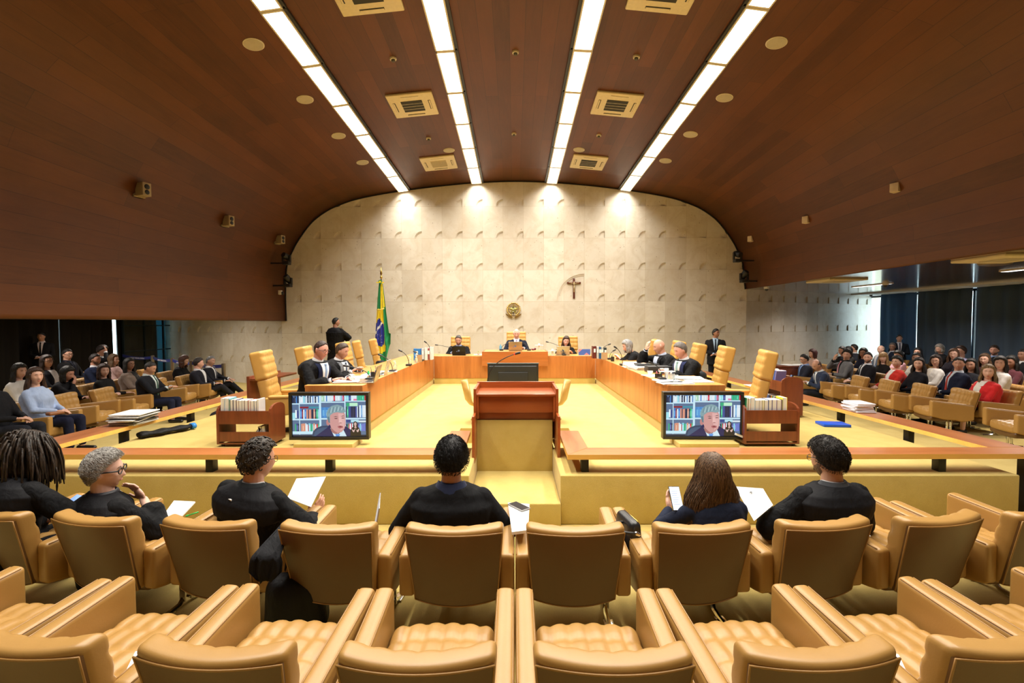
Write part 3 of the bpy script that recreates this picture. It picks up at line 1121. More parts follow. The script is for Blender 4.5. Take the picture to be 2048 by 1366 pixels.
# ================================================================ FURNITURE BUILDERS
pipe_m = leather_mat('leather_piping', (.30, .15, .04), (.36, .19, .05))
back_m = leather_mat('shaded_back_leather', (.105, .047, .012), (.13, .06, .016))  # shade of the down-tilted chair backs put into the leather colour
def tuft(u, v, U, V, d=.020, wdt=.018):
    """u,v position, U,V lists of seam lines"""
    h = 0
    for a in U:
        h = max(h, math.exp(-((u - a) / wdt) ** 2) * .55)
    for b_ in V:
        h = max(h, math.exp(-((v - b_) / wdt) ** 2) * .55)
    for a in U:
        for b_ in V:
            h = max(h, math.exp(-(((u - a) ** 2 + (v - b_) ** 2) / (wdt * 1.3) ** 2)))
    return d * h
def make_armchair(label, lm, legs=(1,), both=False):
    root = thing('armchair', label, 'armchair')
    # seat cushion, tufted
    a = MB()
    def fs(p_):
        q = Vector(p_)
        if q.z > 0:
            q.z += .018 * (1 - (q.x / .26) ** 2) * (1 - (q.y / .3) ** 2)
            q.z -= tuft(q.x, q.y, [-.17, -.085, 0, .085, .17], [-.14, 0, .14])
        q.y += .03 * (1 - (q.x / .25) ** 2) * sstep(.1, .26, q.y)
        return q
    a.rbox((0, 0, .345), (.49, .53, .13), .045, (26, 26, 2), fn=fs)
    obj('seat', a, lm, root, True)
    # under-shell
    a = MB()
    a.rbox((0, 0, .265), (.5, .52, .08), .035, (6, 6, 1), fn=lambda p_: Vector((p_.x, p_.y, p_.z - (.02 * (1 - (p_.x / .25) ** 2) if p_.z < 0 else 0))))
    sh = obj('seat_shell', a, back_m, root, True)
    # backrest
    a = MB()
    HB = .475
    def fb(p_):
        q = Vector(p_)
        k = (q.z + HB / 2) / HB
        wf = lerp(.90, 1.03, k)
        q.x *= wf
        bend = -.05 * (1 - (q.x / .28) ** 2)
        if q.y > .02:
            q.y -= tuft(q.x, q.z, [-.17, -.085, 0, .085, .17], [-.08, .04, .14], .018)
        q.y += bend - .12 * (k - .3)
        if q.y < -.0:
            pass
        if k > .9:
            q.z -= .012 * (1 - (q.x / .28) ** 2)
        return q
    a.rbox((0, -.275, .4975), (.54, .115, HB), .035, (24, 2, 22), fn=fb)
    bk = obj('backrest', a, lm, root, True)
    # rear panel of the backrest, its shade put into the darker leather
    a = MB()
    K = 14
    vs = []
    for i in range(9):
        k = i / 8
        for j in range(K + 1):
            x = lerp(-.262, .262, j / K) * lerp(.90, 1.03, k * .92)
            y = -.275 - .0575 - .05 * (1 - (x / .28) ** 2) - .12 * (k * .9 - .3) - .006
            z = .4975 - HB / 2 + .01 + k * (HB - .05) - (.03 * (1 - (x / .26) ** 2) if k < .1 else 0)
            vs.append((x, y, z))
    n1 = len(vs)
    vs += [(x, y + .02, z) for x, y, z in vs]
    fs_ = []
    for i in range(8):
        for j in range(K):
            q = i * (K + 1) + j
            fs_.append((q, q + 1, q + K + 2, q + K + 1))
    a.add(vs, fs_)
    # rim closing the panel
    edge = [j for j in range(K + 1)] + [(i + 1) * (K + 1) + K for i in range(8)] + [8 * (K + 1) + j for j in range(K - 1, -1, -1)] + [i * (K + 1) for i in range(7, 0, -1)]
    a.f += [(edge[(i + 1) % len(edge)], edge[i], edge[i] + n1, edge[(i + 1) % len(edge)] + n1) for i in range(len(edge))]
    a.m += [0] * len(edge)
    a.c += [None] * len(edge)
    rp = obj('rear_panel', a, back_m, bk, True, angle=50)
    a = MB()
    path = [vs[e] for e in edge]
    path = [(x * 1.006, y - .0005, z + .003) for x, y, z in path]
    a.tube(path + [path[0]], .0042, 6)
    obj('piping', a, pipe_m, bk, True)
    for s in (-1, 1):
        a = MB()
        def fa(p_, s=s):
            q = Vector(p_)
            q.z += (q.y) * .10 if q.z > 0 else (-.02 if q.y < -.1 else 0)
            if q.z > 0:
                q.z += .006 * (1 - (q.x / .045) ** 2)
            if q.z < 0:
                q.z += .05 * sstep(.05, .33, q.y) + .03 * sstep(-.15, -.33, q.y)
            return q
        a.rbox((s * .293, 0, .40), (.088, .60, .28), .022, (4, 10, 6), fn=fa)
        am = obj('armrest', a, lm, root, True)
        a = MB()
        for e in (-1, 1):
            pts = []
            for k in range(14):
                y = lerp(-.28, .28, k / 13)
                pts.append((s * .293 + e * .037, y, .40 + .139 + y * .10))
            a.tube(pts, .0032, 5)
        obj('piping', a, pipe_m, am, True)
    for s in legs:
        a = MB()
        a.bbox(s * .24 - .022, s * .24 + .022, .02, .032, .03, .25, .003)
        a.bbox(s * .24 - .022, s * .24 + .022, -.03, -.018, .03, .25, .003)
        for e in (-1, 1):
            a.tube([(s * .24, e * .02, .05), (s * .24, e * .05, .02), (s * .24, e * .12, .008), (s * .24, e * .2, .006)], .016, 6, M=None)
            a.bbox(s * .24 - .03, s * .24 + .03, e * .15 - .05, e * .15 + .05, 0, .012, .003)
        obj('leg', a, M['chrome'], root, True, angle=40)
    return root

def make_highback(label):
    lm = M['leather_gold']
    root = thing('swivel_chair', label, 'office chair')
    def fseg(W, H, rows, wd):
        def f_(p_):
            q = Vector(p_)
            if q.y > .0:
                q.y -= tuft(q.x, q.z, [-.15, -.075, 0, .075, .15], rows, .016, .02)
                q.y += .02 * (1 - (q.x / (W / 2)) ** 2)
            return q
        return f_
    T = Matrix.Translation((0, -.24, .50)) @ Matrix.Rotation(R(12), 4, 'X')
    a = MB()
    a.rbox((0, 0, .155), (.47, .13, .31), .035, (22, 2, 16), M=T, fn=fseg(.47, .31, [-.07, .05], 0))
    obj('backrest', a, lm, root, True)
    a = MB()
    a.rbox((0, .005, .48), (.50, .155, .36), .035, (22, 2, 18), M=T, fn=fseg(.5, .36, [-.11, 0, .1], 0))
    obj('headrest', a, lm, root, True)
    a = MB()
    def fs(p_):
        q = Vector(p_)
        if q.z > 0:
            q.z -= tuft(q.x, q.y, [-.15, -.05, .05, .15], [-.12, 0, .12], .014)
        return q
    a.rbox((0, .02, .43), (.5, .54, .13), .04, (18, 18, 2), fn=fs)
    obj('seat', a, lm, root, True)
    for s in (-1, 1):
        a = MB()
        a.rbox((s * .29, .04, .585), (.07, .50, .045), .018, (2, 6, 1))
        a.rbox((s * .29, -.08, .47), (.055, .34, .22), .018, (2, 4, 3))
        obj('armrest', a, lm, root, True)
    a = MB()
    a.cyl((0, 0, .1), .03, .28, 14)
    for k in range(5):
        an = 2 * PI * k / 5 + .3
        a.tube([(0, 0, .12), (.15 * math.cos(an), .15 * math.sin(an), .1), (.3 * math.cos(an), .3 * math.sin(an), .06)], [.03, .022, .016], 8)
    bs = obj('base', a, M['black_plastic'], root, True, angle=40)
    for k in range(5):
        an = 2 * PI * k / 5 + .3
        a = MB()
        a.cyl((0, 0, -.015), .03, .03, 14)
        c = obj('caster', a, M['black_plastic'], bs, True, angle=40)
        c.location = (.3 * math.cos(an), .3 * math.sin(an), .031)
        c.rotation_euler = (PI / 2, 0, an + PI / 2)
    return root

def mic(p_, head, label, red=False, blk=False):
    """gooseneck microphone: base point p_, head point"""
    p_ = Vector(p_)
    head = Vector(head)
    root = thing('microphone', label, 'microphone', p_, 0, 'gooseneck microphones')
    dlt = head - p_
    a = MB()
    if blk:
        a.bbox(-.045, .045, -.06, .06, 0, .035, .008)
    else:
        a.lathe([(.001, 0), (.03, 0), (.028, .02), (.012, .03), (.012, .06), (.001, .06)], 14)
    obj('base', a, M['black_plastic'], root, True, angle=40)
    pts = []
    L = dlt.length
    for k in range(13):
        t_ = k / 12
        c1 = Vector((0, 0, dlt.z * .75))
        pts.append((1 - t_) ** 2 * Vector((0, 0, .03)) + 2 * t_ * (1 - t_) * c1 + t_ * t_ * dlt)
    a = MB()
    a.tube(pts, .0055, 7)
    obj('gooseneck', a, M['black_metal'], root, True)
    d_ = (pts[-1] - pts[-2]).normalized()
    a = MB()
    a.capsule(dlt - d_ * .02, .013, dlt + d_ * .03, .016, 10)
    obj('microphone_head', a, M['black_plastic'], root, True)
    if red:
        a = MB()
        a.capsule(dlt - d_ * .03, .012, dlt - d_ * .018, .0125, 10)
        obj('light_ring', a, plain('red_ring', (.5, .02, .01), .4, emit=(1, .05, .02), es=.6), root, True)
    return root
def book(w_, h_, t_, c, pages=(.82, .80, .74), name='book'):
    """upright book: spine faces -Y, thickness along X, returns objects; origin bottom centre"""
    root = bpy.data.objects.new(name, None)
    root.empty_display_size = .05
    col.objects.link(root)
    a = MB()
    a.box(-t_ / 2, t_ / 2, -w_ / 2, -w_ / 2 + .003, 0, h_)
    a.box(-t_ / 2, -t_ / 2 + .0025, -w_ / 2, w_ / 2, 0, h_)
    a.box(t_ / 2 - .0025, t_ / 2, -w_ / 2, w_ / 2, 0, h_)
    obj('cover', a, plain('book_cover', c, .5), root)
    a = MB()
    a.box(-t_ / 2 + .0025, t_ / 2 - .0025, -w_ / 2 + .003, w_ / 2 - .003, .002, h_ - .002)
    obj('pages', a, plain('page_block', pages, .8, noise_amt=.03), root)
    return root
def laptop(p_, rz, label, lid=(.62, .60, .56), open_a=105, w_=.31, d_=.21, logo=True):
    root = thing('laptop', label, 'laptop', p_, rz, 'laptops')
    a = MB()
    a.bbox(-w_ / 2, w_ / 2, -d_ / 2, d_ / 2, 0, .014, .004)
    obj('base', a, plain('laptop_metal', lid, .35, .7), root, True, angle=40)
    a = MB()
    a.box(-w_ / 2 + .02, w_ / 2 - .02, -.01, d_ / 2 - .03, .0142, .0152)
    obj('keyboard', a, M['black_plastic'], root)
    T = Matrix.Translation((0, d_ / 2, .014)) @ Matrix.Rotation(R(90 - open_a + 0), 4, 'X')
    a = MB()
    a.bbox(-w_ / 2, w_ / 2, -.004, .004, 0, d_, .003, M=T)
    l = obj('lid', a, plain('laptop_metal', lid, .35, .7), root, True, angle=40)
    a = MB()
    a.box(-w_ / 2 + .01, w_ / 2 - .01, -.0052, -.0042, .012, d_ - .01, M=T)
    obj('screen', a, plain('laptop_screen', (.02, .02, .02), .2, emit=(.8, .88, 1), es=.5), l)
    if logo:
        a = MB()
        a.cyl((0, 0, 0), .022, .001, 20, M=T @ Matrix.Translation((0, .0045, d_ / 2)) @ Matrix.Rotation(-PI / 2, 4, 'X'))
        a.cyl((0, 0, 0), .012, .001, 16, M=T @ Matrix.Translation((.045, .0045, d_ / 2 - .02)) @ Matrix.Rotation(-PI / 2, 4, 'X'))
        obj('emblem', a, plain('laptop_sticker', (.12, .2, .45), .4), l)
    return root
def sheets(p_, rz, w_, l_, n, label, name='paper_sheets', cat='papers', jitter=.01, th=.004, group=None, c=(.84, .84, .83)):
    """a little pile of loose sheets"""
    random.seed(hash((round(p_[0], 2), round(p_[1], 2))) & 0xffff)
    a = MB()
    for k in range(n):
        T = Matrix.Translation((random.uniform(-jitter, jitter), random.uniform(-jitter, jitter), k * th)) @ Matrix.Rotation(random.uniform(-.08, .08) * (jitter > .005), 4, 'Z')
        a.box(-w_ / 2, w_ / 2, -l_ / 2, l_ / 2, .0003, th * .9, M=T)
    o_3 = obj(name, a, plain('sheet_paper', c, .8, noise_amt=.04), None, loc=p_, rot=(0, 0, rz))
    return tag(o_3, label, cat, group)
def lathe_thing(name, prof, mat_, p_, label, cat, group=None, n=16):
    a = MB()
    a.lathe(prof, n)
    o_3 = obj(name, a, mat_, None, True, 45, p_)
    return tag(o_3, label, cat, group)
clear = plain('clear_plastic', (.85, .9, .92), .08, trans=.85, noise_amt=0)
china = plain('white_china', (.82, .80, .75), .2)
# ================================================================ PEOPLE
HW, HD, HH = .076, .097, .120
def head_pt(d):
    x, y, z = d
    px = HW * x
    py = HD * y
    pz = HH * z
    if z < 0:
        px *= 1 - .26 * (-z) ** 1.3
        if y < 0:
            py *= 1 - .38 * (-z)
        else:
            py *= 1 + .05 * (-z)
    else:
        px *= 1 + .03 * z
        if y < 0:
            py *= 1.05
    if y > 0:
        py *= 1 - .07 * (1 - abs(x)) * (1 if z > -.6 else .6)
        ax = abs(x)
        g = math.exp(-(x / .15) ** 2)
        if -.40 < z < .14:
            k = (z - .14) / (-.24 - .14) if z > -.24 else (z + .40) / .16
            py += .027 * g * max(0, k) ** 1.1
        py -= .010 * math.exp(-((ax - .38) / .17) ** 2 - ((z - .10) / .10) ** 2)
        py += .005 * math.exp(-((ax - .33) / .22) ** 2 - ((z - .27) / .07) ** 2)
        py += .006 * math.exp(-(x / .27) ** 2 - ((z + .50) / .06) ** 2)
        py -= .004 * math.exp(-(x / .30) ** 2 - ((z + .64) / .06) ** 2)
        py += .012 * math.exp(-(x / .30) ** 2 - ((z + .88) / .16) ** 2)
        px += math.copysign(.003, x) * math.exp(-((ax - .6) / .2) ** 2 - ((z + .15) / .15) ** 2)
    return Vector((px, py, pz))
def sph(i, n, j, k):
    a = -PI / 2 + PI * j / k
    return Vector((math.cos(a) * math.sin(2 * PI * i / n), math.cos(a) * math.cos(2 * PI * i / n), math.sin(a)))
_cl = bpy.data.textures.new('fold_noise', 'CLOUDS')
_cl.noise_scale = .11
_cl.noise_depth = 2
def skinned(name, mb, mat_, parent, voxel, smooth=3, disp=0):
    o = obj(name, mb, mat_, parent)
    r = o.modifiers.new('fuse', 'REMESH')
    r.mode = 'VOXEL'
    r.voxel_size = voxel
    r.use_smooth_shade = True
    if smooth:
        s = o.modifiers.new('smooth', 'SMOOTH')
        s.iterations = smooth
        s.factor = .5
    if disp:
        d = o.modifiers.new('folds', 'DISPLACE')
        d.texture = _cl
        d.strength = disp
        d.mid_level = .5
        d.texture_coords = 'LOCAL'
    return o
def ik(S, T, L1, L2, hint):
    S, T = Vector(S), Vector(T)
    v_ = T - S
    D = min(v_.length, (L1 + L2) * .995)
    dr = v_.normalized()
    T = S + dr * D
    a = (L1 * L1 - L2 * L2 + D * D) / (2 * D)
    h = math.sqrt(max(L1 * L1 - a * a, 0))
    hint = Vector(hint)
    pr = hint - dr * hint.dot(dr)
    if pr.length < 1e-4:
        pr = Vector((0, 0, -1)) - dr * Vector((0, 0, -1)).dot(dr)
    return S + dr * a + pr.normalized() * h, T
SEC = [(-.16, .165, .125), (-.02, .182, .140), (.25, .165, .128), (.5, .178, .130), (.7, .200, .128), (.82, .212, .118), (.90, .190, .100), (.955, .135, .084), (.99, .09, .072), (1.02, .066, .062)]
SECW = [(-.16, .165, .125), (-.02, .178, .138), (.22, .142, .112), (.45, .150, .118), (.62, .165, .138), (.80, .172, .115), (.91, .142, .092), (.98, .085, .070), (1.02, .058, .056)]
def person(label, H, floor, face=0, pose='sit', female=False, s=1.0, lean=0, slant=0, head=(0, 0, 0), hands=None, elbows=None,
           skin_c=(.60, .36, .24), hair='short', hair_c=(.02, .014, .01), streak=None, top=(.02, .022, .03), shirt=(.75, .76, .78), tie=None,
           vneck='suit', robe=False, trousers=(.015, .016, .022), shoe=(.01, .01, .01), glasses=None, beard=None, voxel=.011, face_on=True,
           legs='norm', hair_len=.22, fat=1.0, group=None, curl=0, recede=0, fingers=None, palm=None, blouse_c=None, lapel=None, skirt=False, strands=0, flare=1.3, desk=None):
    """H: world point of the crown of the head"""
    secs = SECW if female else SEC
    sw = .16 if female else .19
    SPL = .50 if pose == 'sit' else .52
    d_sp = Vector((math.sin(R(slant)), math.sin(R(lean)), 1)).normalized()
    # ---- skeleton with the pelvis at the origin
    def build(zp):
        P = Vector((0, 0, zp))
        nb = P + d_sp * SPL
        hy, hp, hr = head
        HR = Matrix.Rotation(R(hy), 3, 'Z') @ Matrix.Rotation(R(-hp), 3, 'X') @ Matrix.Rotation(R(hr), 3, 'Y')
        piv = nb + d_sp * .045
        hc = piv + HR @ Vector((0, .018, .10))
        return P, nb, HR, hc
    P, nb, HR, hc = build(0)
    # crown height above the pelvis
    zmax = max((hc + HR @ head_pt(sph(i, 16, j, 12))).z for i in range(16) for j in range(6, 13))
    zp = (H.z - floor) / s - zmax
    P, nb, HR, hc = build(zp)
    crown = hc
    rz = face
    c_, s_ = math.cos(rz), math.sin(rz)
    lx, ly = crown.x * s, crown.y * s
    loc = (H.x - (lx * c_ - ly * s_), H.y - (lx * s_ + ly * c_), floor)
    root = thing('person', label, 'person', loc, rz, group)
    root.scale = (s, s, s)
    X = Vector((1, 0, 0))
    fwd = X.cross(d_sp) * -1
    if fwd.y < 0:
        fwd = -fwd
    sxv = fwd.cross(d_sp).normalized()
    if sxv.x < 0:
        sxv = -sxv
    def spine(t_):
        return P + d_sp * (SPL * t_)
    def sec_at(t_):
        for a, b in zip(secs[:-1], secs[1:]):
            if a[0] <= t_ <= b[0]:
                k = (t_ - a[0]) / (b[0] - a[0])
                return lerp(a[1], b[1], k), lerp(a[2], b[2], k)
        return secs[-1][1:] if t_ > 0 else secs[0][1:]
    def torso(mb, off, t0=-.16, t1=1.02, mul=1.0, n=24, hem=0, neck_off=None):
        rings = []
        ts = [t0 + (t1 - t0) * i / 16 for i in range(17)]
        for t_ in ts:
            rx, ry = sec_at(t_)
            o_ = off if t_ < .93 or neck_off is None else lerp(off, neck_off, (t_ - .93) / .09)
            rx = rx * mul * (fat if t_ < .8 else 1) + o_
            ry = ry * mul * (fat if t_ < .8 else 1) + o_
            c = spine(t_)
            ring = []
            for k in range(n):
                a = 2 * PI * k / n
                ca, sa = math.cos(a), math.sin(a)
                e = .82
                ring.append(c + sxv * (rx * math.copysign(abs(ca) ** e, ca)) + fwd * (ry * math.copysign(abs(sa) ** e, sa)))
            rings.append(ring)
        mb.loft(rings)
    def front(t_, x, off):
        rx, ry = sec_at(t_)
        f_ = fat if t_ < .8 else 1
        rx, ry = rx * f_, ry * f_
        k = min(.98, abs(x) / rx)
        e = .82
        y = ry * (1 - k ** (2 / e)) ** (e / 2)
        return spine(t_) + sxv * x + fwd * (y + off)
    # arms
    sh = [nb - d_sp * .085 - sxv * sw, nb - d_sp * .085 + sxv * sw]      # left (-x), right (+x)
    if hands is None:
        hands = ((-.07, .30, .13), (.07, .30, .14)) if pose == 'sit' else ((-.03, .20, .10), (.04, .21, .08))
    if elbows is None:
        elbows = ((-.7, -.3, -.8), (.7, -.3, -.8))
    if desk is not None:
        hands = tuple((h_[0], h_[1], desk + .035 - floor - zp * s) if h_[2] < .4 else h_ for h_ in hands)
    U1, U2 = (.265, .235) if female else (.285, .25)
    arms = []
    for q in range(2):
        T_ = P + Vector(hands[q])
        E, W = ik(sh[q], T_, U1, U2, elbows[q])
        arms.append((sh[q], E, W))
    # legs
    hips = [P + Vector((-.085, 0, -.03)), P + Vector((.085, 0, -.03))]
    if pose == 'sit':
        kz = zp + .0
        az = .085 / 1.0
        kn = [Vector((-.12, .43, kz)), Vector((.12, .43, kz))]
        an = [Vector((-.12, .45, az)), Vector((.12, .45, az))]
        if legs == 'cross':
            kn = [Vector((-.10, .43, kz)), Vector((.02, .44, kz + .13))]
            an = [Vector((-.10, .42, az)), Vector((-.22, .66, kz - .18))]
        if legs == 'forward':
            an = [Vector((-.11, .62, az)), Vector((.10, .58, az))]
    else:
        kn = [Vector((-.10, .02, zp * .52)), Vector((.10, .02, zp * .52))]
        an = [Vector((-.11, -.02, .085)), Vector((.11, -.02, .085))]
    # ---- body: one continuous skin surface
    b_ = MB()
    n, k = (36, 26) if face_on else (28, 20)
    b_.loft([[hc + HR @ head_pt(sph(i, n, j, k)) for i in range(n)] for j in range(1, k)])
    for q in (-1, 1):
        b_.ell(hc + HR @ Vector((q * .077, -.006, .002)), (.011, .020, .032), 10, 8, rot=HR @ Matrix.Rotation(q * R(-18), 3, 'Z'))
    nr = .048 if female else .057
    b_.capsule(nb - d_sp * .05, nr * 1.15, hc + HR @ Vector((0, -.022, -.055)), nr, 16)
    torso(b_, -.022, -.12, .99)
    for q in range(2):
        S_, E, W = arms[q]
        k1 = .85 if female else 1
        b_.capsule(S_, .048 * k1, E, .036 * k1, 12)
        b_.capsule(E, .038 * k1, W, .026 * k1, 12, flat=.85)
        f_ = (W - E).normalized() if not fingers or not fingers[q] else Vector(fingers[q]).normalized()
        pn = Vector(palm[q]) if palm and palm[q] else Vector((0, 0, -1))
        pn = (pn - f_ * pn.dot(f_))
        pn = pn.normalized() if pn.length > .1 else f_.cross(X).normalized()
        lat = f_.cross(pn).normalized()
        if (q == 0 and lat.x < 0) or (q == 1 and lat.x > 0):
            thumb_s = 1 if q == 0 else 1
        inward = Vector((1, 0, 0)) if q == 0 else Vector((-1, 0, 0))
        tl_ = lat if lat.dot(inward) > 0 else -lat
        Rm = Matrix((lat, f_, pn)).transposed()
        b_.ell(W + f_ * .048, (.041 * k1, .052, .017), 14, 8, rot=Rm)
        for fi, (of, ln) in enumerate(((-.031, .056), (-.010, .072), (.011, .078), (.032, .070))):
            sgn = -1 if tl_.dot(lat) > 0 else 1
            base = W + f_ * .088 + lat * (of * sgn * -1) * k1
            mid = base + f_ * (ln * .52) + pn * .008
            tip = mid + f_ * (ln * .40) + pn * .026
            b_.capsule(base, .0088, mid, .0082, 8, 3)
            b_.capsule(mid, .0082, tip, .0070, 8, 3)
        tb = W + f_ * .028 + tl_ * .030
        tm = tb + f_ * .026 + tl_ * .026 + pn * .010
        b_.capsule(tb, .0125, tm, .010, 8, 3)
        b_.capsule(tm, .010, tm + f_ * .028 + tl_ * .006 + pn * .008, .0085, 8, 3)
    for q in range(2):
        b_.capsule(hips[q], .075, kn[q], .048, 12)
        b_.capsule(kn[q], .048, an[q], .034, 12)
        b_.capsule(an[q] + Vector((0, -.03, -.045)), .03, an[q] + Vector((0, .12, -.055)), .024, 10)
    skinned('body', b_, skin(skin_c), root, voxel * .72, 1)
    # ---- clothing
    gap = .010
    tm_ = cloth(top, name='garment_cloth')
    rb = cloth((.0055, .0055, .0065), .8, 'gown_cloth', .7) if robe else None
    tj = MB()
    torso(tj, .012 + (.004 if robe else 0), -.16 if pose == 'sit' else -.34, .985, neck_off=.006)
    if pose == 'stand' and not robe:
        tj.loft([[spine(t_) + sxv * (math.cos(2 * PI * k / 20) * rr) + fwd * (math.sin(2 * PI * k / 20) * rr * .75) for k in range(20)] for t_, rr in ((-.34, .205), (-.1, .205), (.2, .185))])
    for q in range(2):
        S_, E, W = arms[q]
        k1 = .9 if female else 1
        if robe:
            wq = E + (W - E) * .55
            tj.capsule(S_, .070, E + (E - S_).normalized() * .01, .070, 14)
            tj.capsule(E, .070, wq, .080, 14)
            dn = Vector((0, 0, -.10))
            tj.capsule(E + dn * .3, .06, wq + dn, .045, 12)
        else:
            tj.capsule(S_ + Vector((0, 0, -.005)), .066 * k1, E, .052 * k1, 14)
            tj.capsule(E, .052 * k1, W - (W - E).normalized() * .02, .038 * k1, 12)
    if robe and pose == 'sit':
        for q in range(2):
            tj.capsule(hips[q] + Vector((0, 0, .01)), .10, lerp(hips[q], kn[q], .92), .075, 14)
    if robe and pose == 'stand':
        tj.loft([[P + Vector((math.cos(2 * PI * k / 24) * rr, math.sin(2 * PI * k / 24) * rr * .75, dz)) for k in range(24)] for dz, rr in ((-.55, .27), (-.3, .25), (0, .23), (.3, .22), (.42, .20))])
    nm = 'gown' if robe else ('jacket' if vneck == 'suit' else 'blouse')
    skinned(nm, tj, rb if robe else tm_, root, voxel * (1.05 if robe else 1.0), 9 if voxel < .009 else 5, .024 if robe else .012)
    if robe:
        # yoke collar of the gown
        a = MB()
        rings = []
        nn_ = 28
        for t_, o0_ in ((.60, .030), (.70, .036), (.80, .038), (.90, .034), (.96, .026), (1.0, .020)):
            rx, ry = sec_at(t_)
            ring = []
            for k in range(nn_):
                an_ = 2 * PI * k / nn_
                ca, sa = math.cos(an_), math.sin(an_)
                o_ = o0_
                dip = -.05 * max(0, sa) if t_ < .75 else 0
                o_ = (o_ if sa < .3 else o_ * (1 - sstep(.35, .7, sa)))
                ring.append(spine(t_) + d_sp * dip + sxv * ((rx + o_) * math.copysign(abs(ca) ** .8, ca) * (1.04 if t_ < .85 else 1)) + fwd * ((ry + o_) * math.copysign(abs(sa) ** .8, sa)))
            rings.append(ring)
        a.loft(rings)
        skinned('gown_yoke', a, cloth((.009, .009, .011), .7, 'gown_yoke_cloth', .3), root, voxel, 2, .008)
        for q in range(2):
            if vneck != 'suit':
                break
            S_, E, W = arms[q]
            a = MB()
            a.capsule(E, .048, W - (W - E).normalized() * .02, .038, 12)
            skinned('jacket_sleeve', a, tm_, root, voxel, 2, .006)
    # front panels
    def panel(name, t0, t1, w0, w1, off, mt, K=8, J=10):
        a = MB()
        for j in range(J + 1):
            t_ = lerp(t0, t1, j / J)
            w_ = lerp(w0, w1, (j / J))
            for k_ in range(K + 1):
                x = lerp(-w_, w_, k_ / K)
                a.v.append(tuple(front(t_, x, off)))
        m_ = len(a.v)
        for v_ in list(a.v):
            a.v.append(tuple(Vector(v_) - fwd * .012))
        def F(*q):
            a.f.append(q); a.m.append(0); a.c.append(None)
        for j in range(J):
            for k_ in range(K):
                q = j * (K + 1) + k_
                F(q, q + 1, q + K + 2, q + K + 1)
        ed = list(range(K + 1)) + [(j + 1) * (K + 1) + K for j in range(J)] + [J * (K + 1) + k_ for k_ in range(K - 1, -1, -1)] + [j * (K + 1) for j in range(J - 1, 0, -1)]
        for i_ in range(len(ed)):
            F(ed[(i_ + 1) % len(ed)], ed[i_], ed[i_] + m_, ed[(i_ + 1) % len(ed)] + m_)
        return obj(name, a, mt, root, True, angle=60)
    if vneck == 'suit' and face_on:
        o0 = .030 if robe else .016
        if robe:
            panel('jacket', .02, .97, .07, .115, .036, tm_)
            o0 = .042
        panel('shirt', .22, .985, .010, .066, o0 + .004, cloth(shirt, .8, 'shirt_cloth', .1))
        if tie:
            panel('tie', .24, .93, .026, .014, o0 + .011, cloth(tie, .55, 'tie_silk', .1), 4, 10)
            a = MB()
            a.rbox(front(.955, 0, o0 + .008), (.034, .022, .032), .008, (1, 1, 1), seg=2)
            obj('tie_knot', a, cloth(tie, .55, 'tie_silk', .1), root, True)
    if vneck == 'blazer' and face_on:
        panel('blouse', .18, .975, .03, .075, .020 + (.02 if robe else 0), cloth(shirt, .8, 'shirt_cloth', .2))
    # collar ring
    if vneck == 'suit' or vneck == 'collar':
        a = MB()
        rings = []
        sh_ = 0 if face_on else -.012
        for dz, rr in ((-.02, .078), (.012 + sh_, .070), (.034 + sh_, .062), (.034 + sh_, .056), (.0, .06)):
            c = nb + d_sp * (dz + (.006 if female else .0))
            rings.append([c + sxv * (rr * math.cos(2 * PI * k / 20)) + fwd * (rr * math.sin(2 * PI * k / 20)) - d_sp * (.018 * max(0, math.sin(2 * PI * k / 20))) for k in range(20)])
        a.loft(rings, cap=False)
        obj('shirt_collar', a, cloth(shirt, .8, 'shirt_cloth', .1), root, True, angle=60)
        if lapel or face_on is False:
            a = MB()
            rings = []
            for dz, rr in ((-.06, .118), (-.025, .106), (.016, .084), (.022, .078), (-.03, .07)):
                c = nb + d_sp * dz
                rings.append([c + sxv * (rr * math.cos(2 * PI * k / 24)) + fwd * (rr * .92 * math.sin(2 * PI * k / 24)) - d_sp * (.05 * max(0, math.sin(2 * PI * k / 24))) for k in range(24)])
            a.loft(rings, cap=False)
            obj('jacket_collar', a, cloth(lapel or top, .8, 'collar_cloth', .15), root, True, angle=60)
    # cuffs
    if vneck == 'suit':
        for q in range(2):
            S_, E, W = arms[q]
            d2 = (W - E).normalized()
            a = MB()
            a.tube([W - d2 * .045, W - d2 * .004], .0375, 14)
            obj('shirt_cuff', a, cloth(shirt, .8, 'shirt_cloth', .1), root, True, angle=50)
    # trousers or skirt
    a = MB()
    a.ell(P + Vector((0, 0, -.02)), (.182 * fat, .14, .12), 20, 10)
    for q in range(2):
        a.capsule(hips[q], .094, kn[q], .066, 14)
        if not skirt:
            a.capsule(kn[q], .066, an[q] + (kn[q] - an[q]).normalized() * .03, .05, 12)
    skinned('skirt' if skirt else 'trousers', a, cloth(trousers, .85, 'trouser_cloth'), root, voxel * 1.2, 3, .008)
    for q in range(2):
        a = MB()
        p0_, p1_ = an[q] + Vector((0, -.035, -.045)), an[q] + Vector((0, .15, -.055))
        a.capsule(p0_, .042, p1_, .034, 12, flat=.8)
        obj('shoe', a, plain('shoe_leather', shoe, .3), root, True)
    # ---- hair
    hm = hairmat(hair_c, streak)
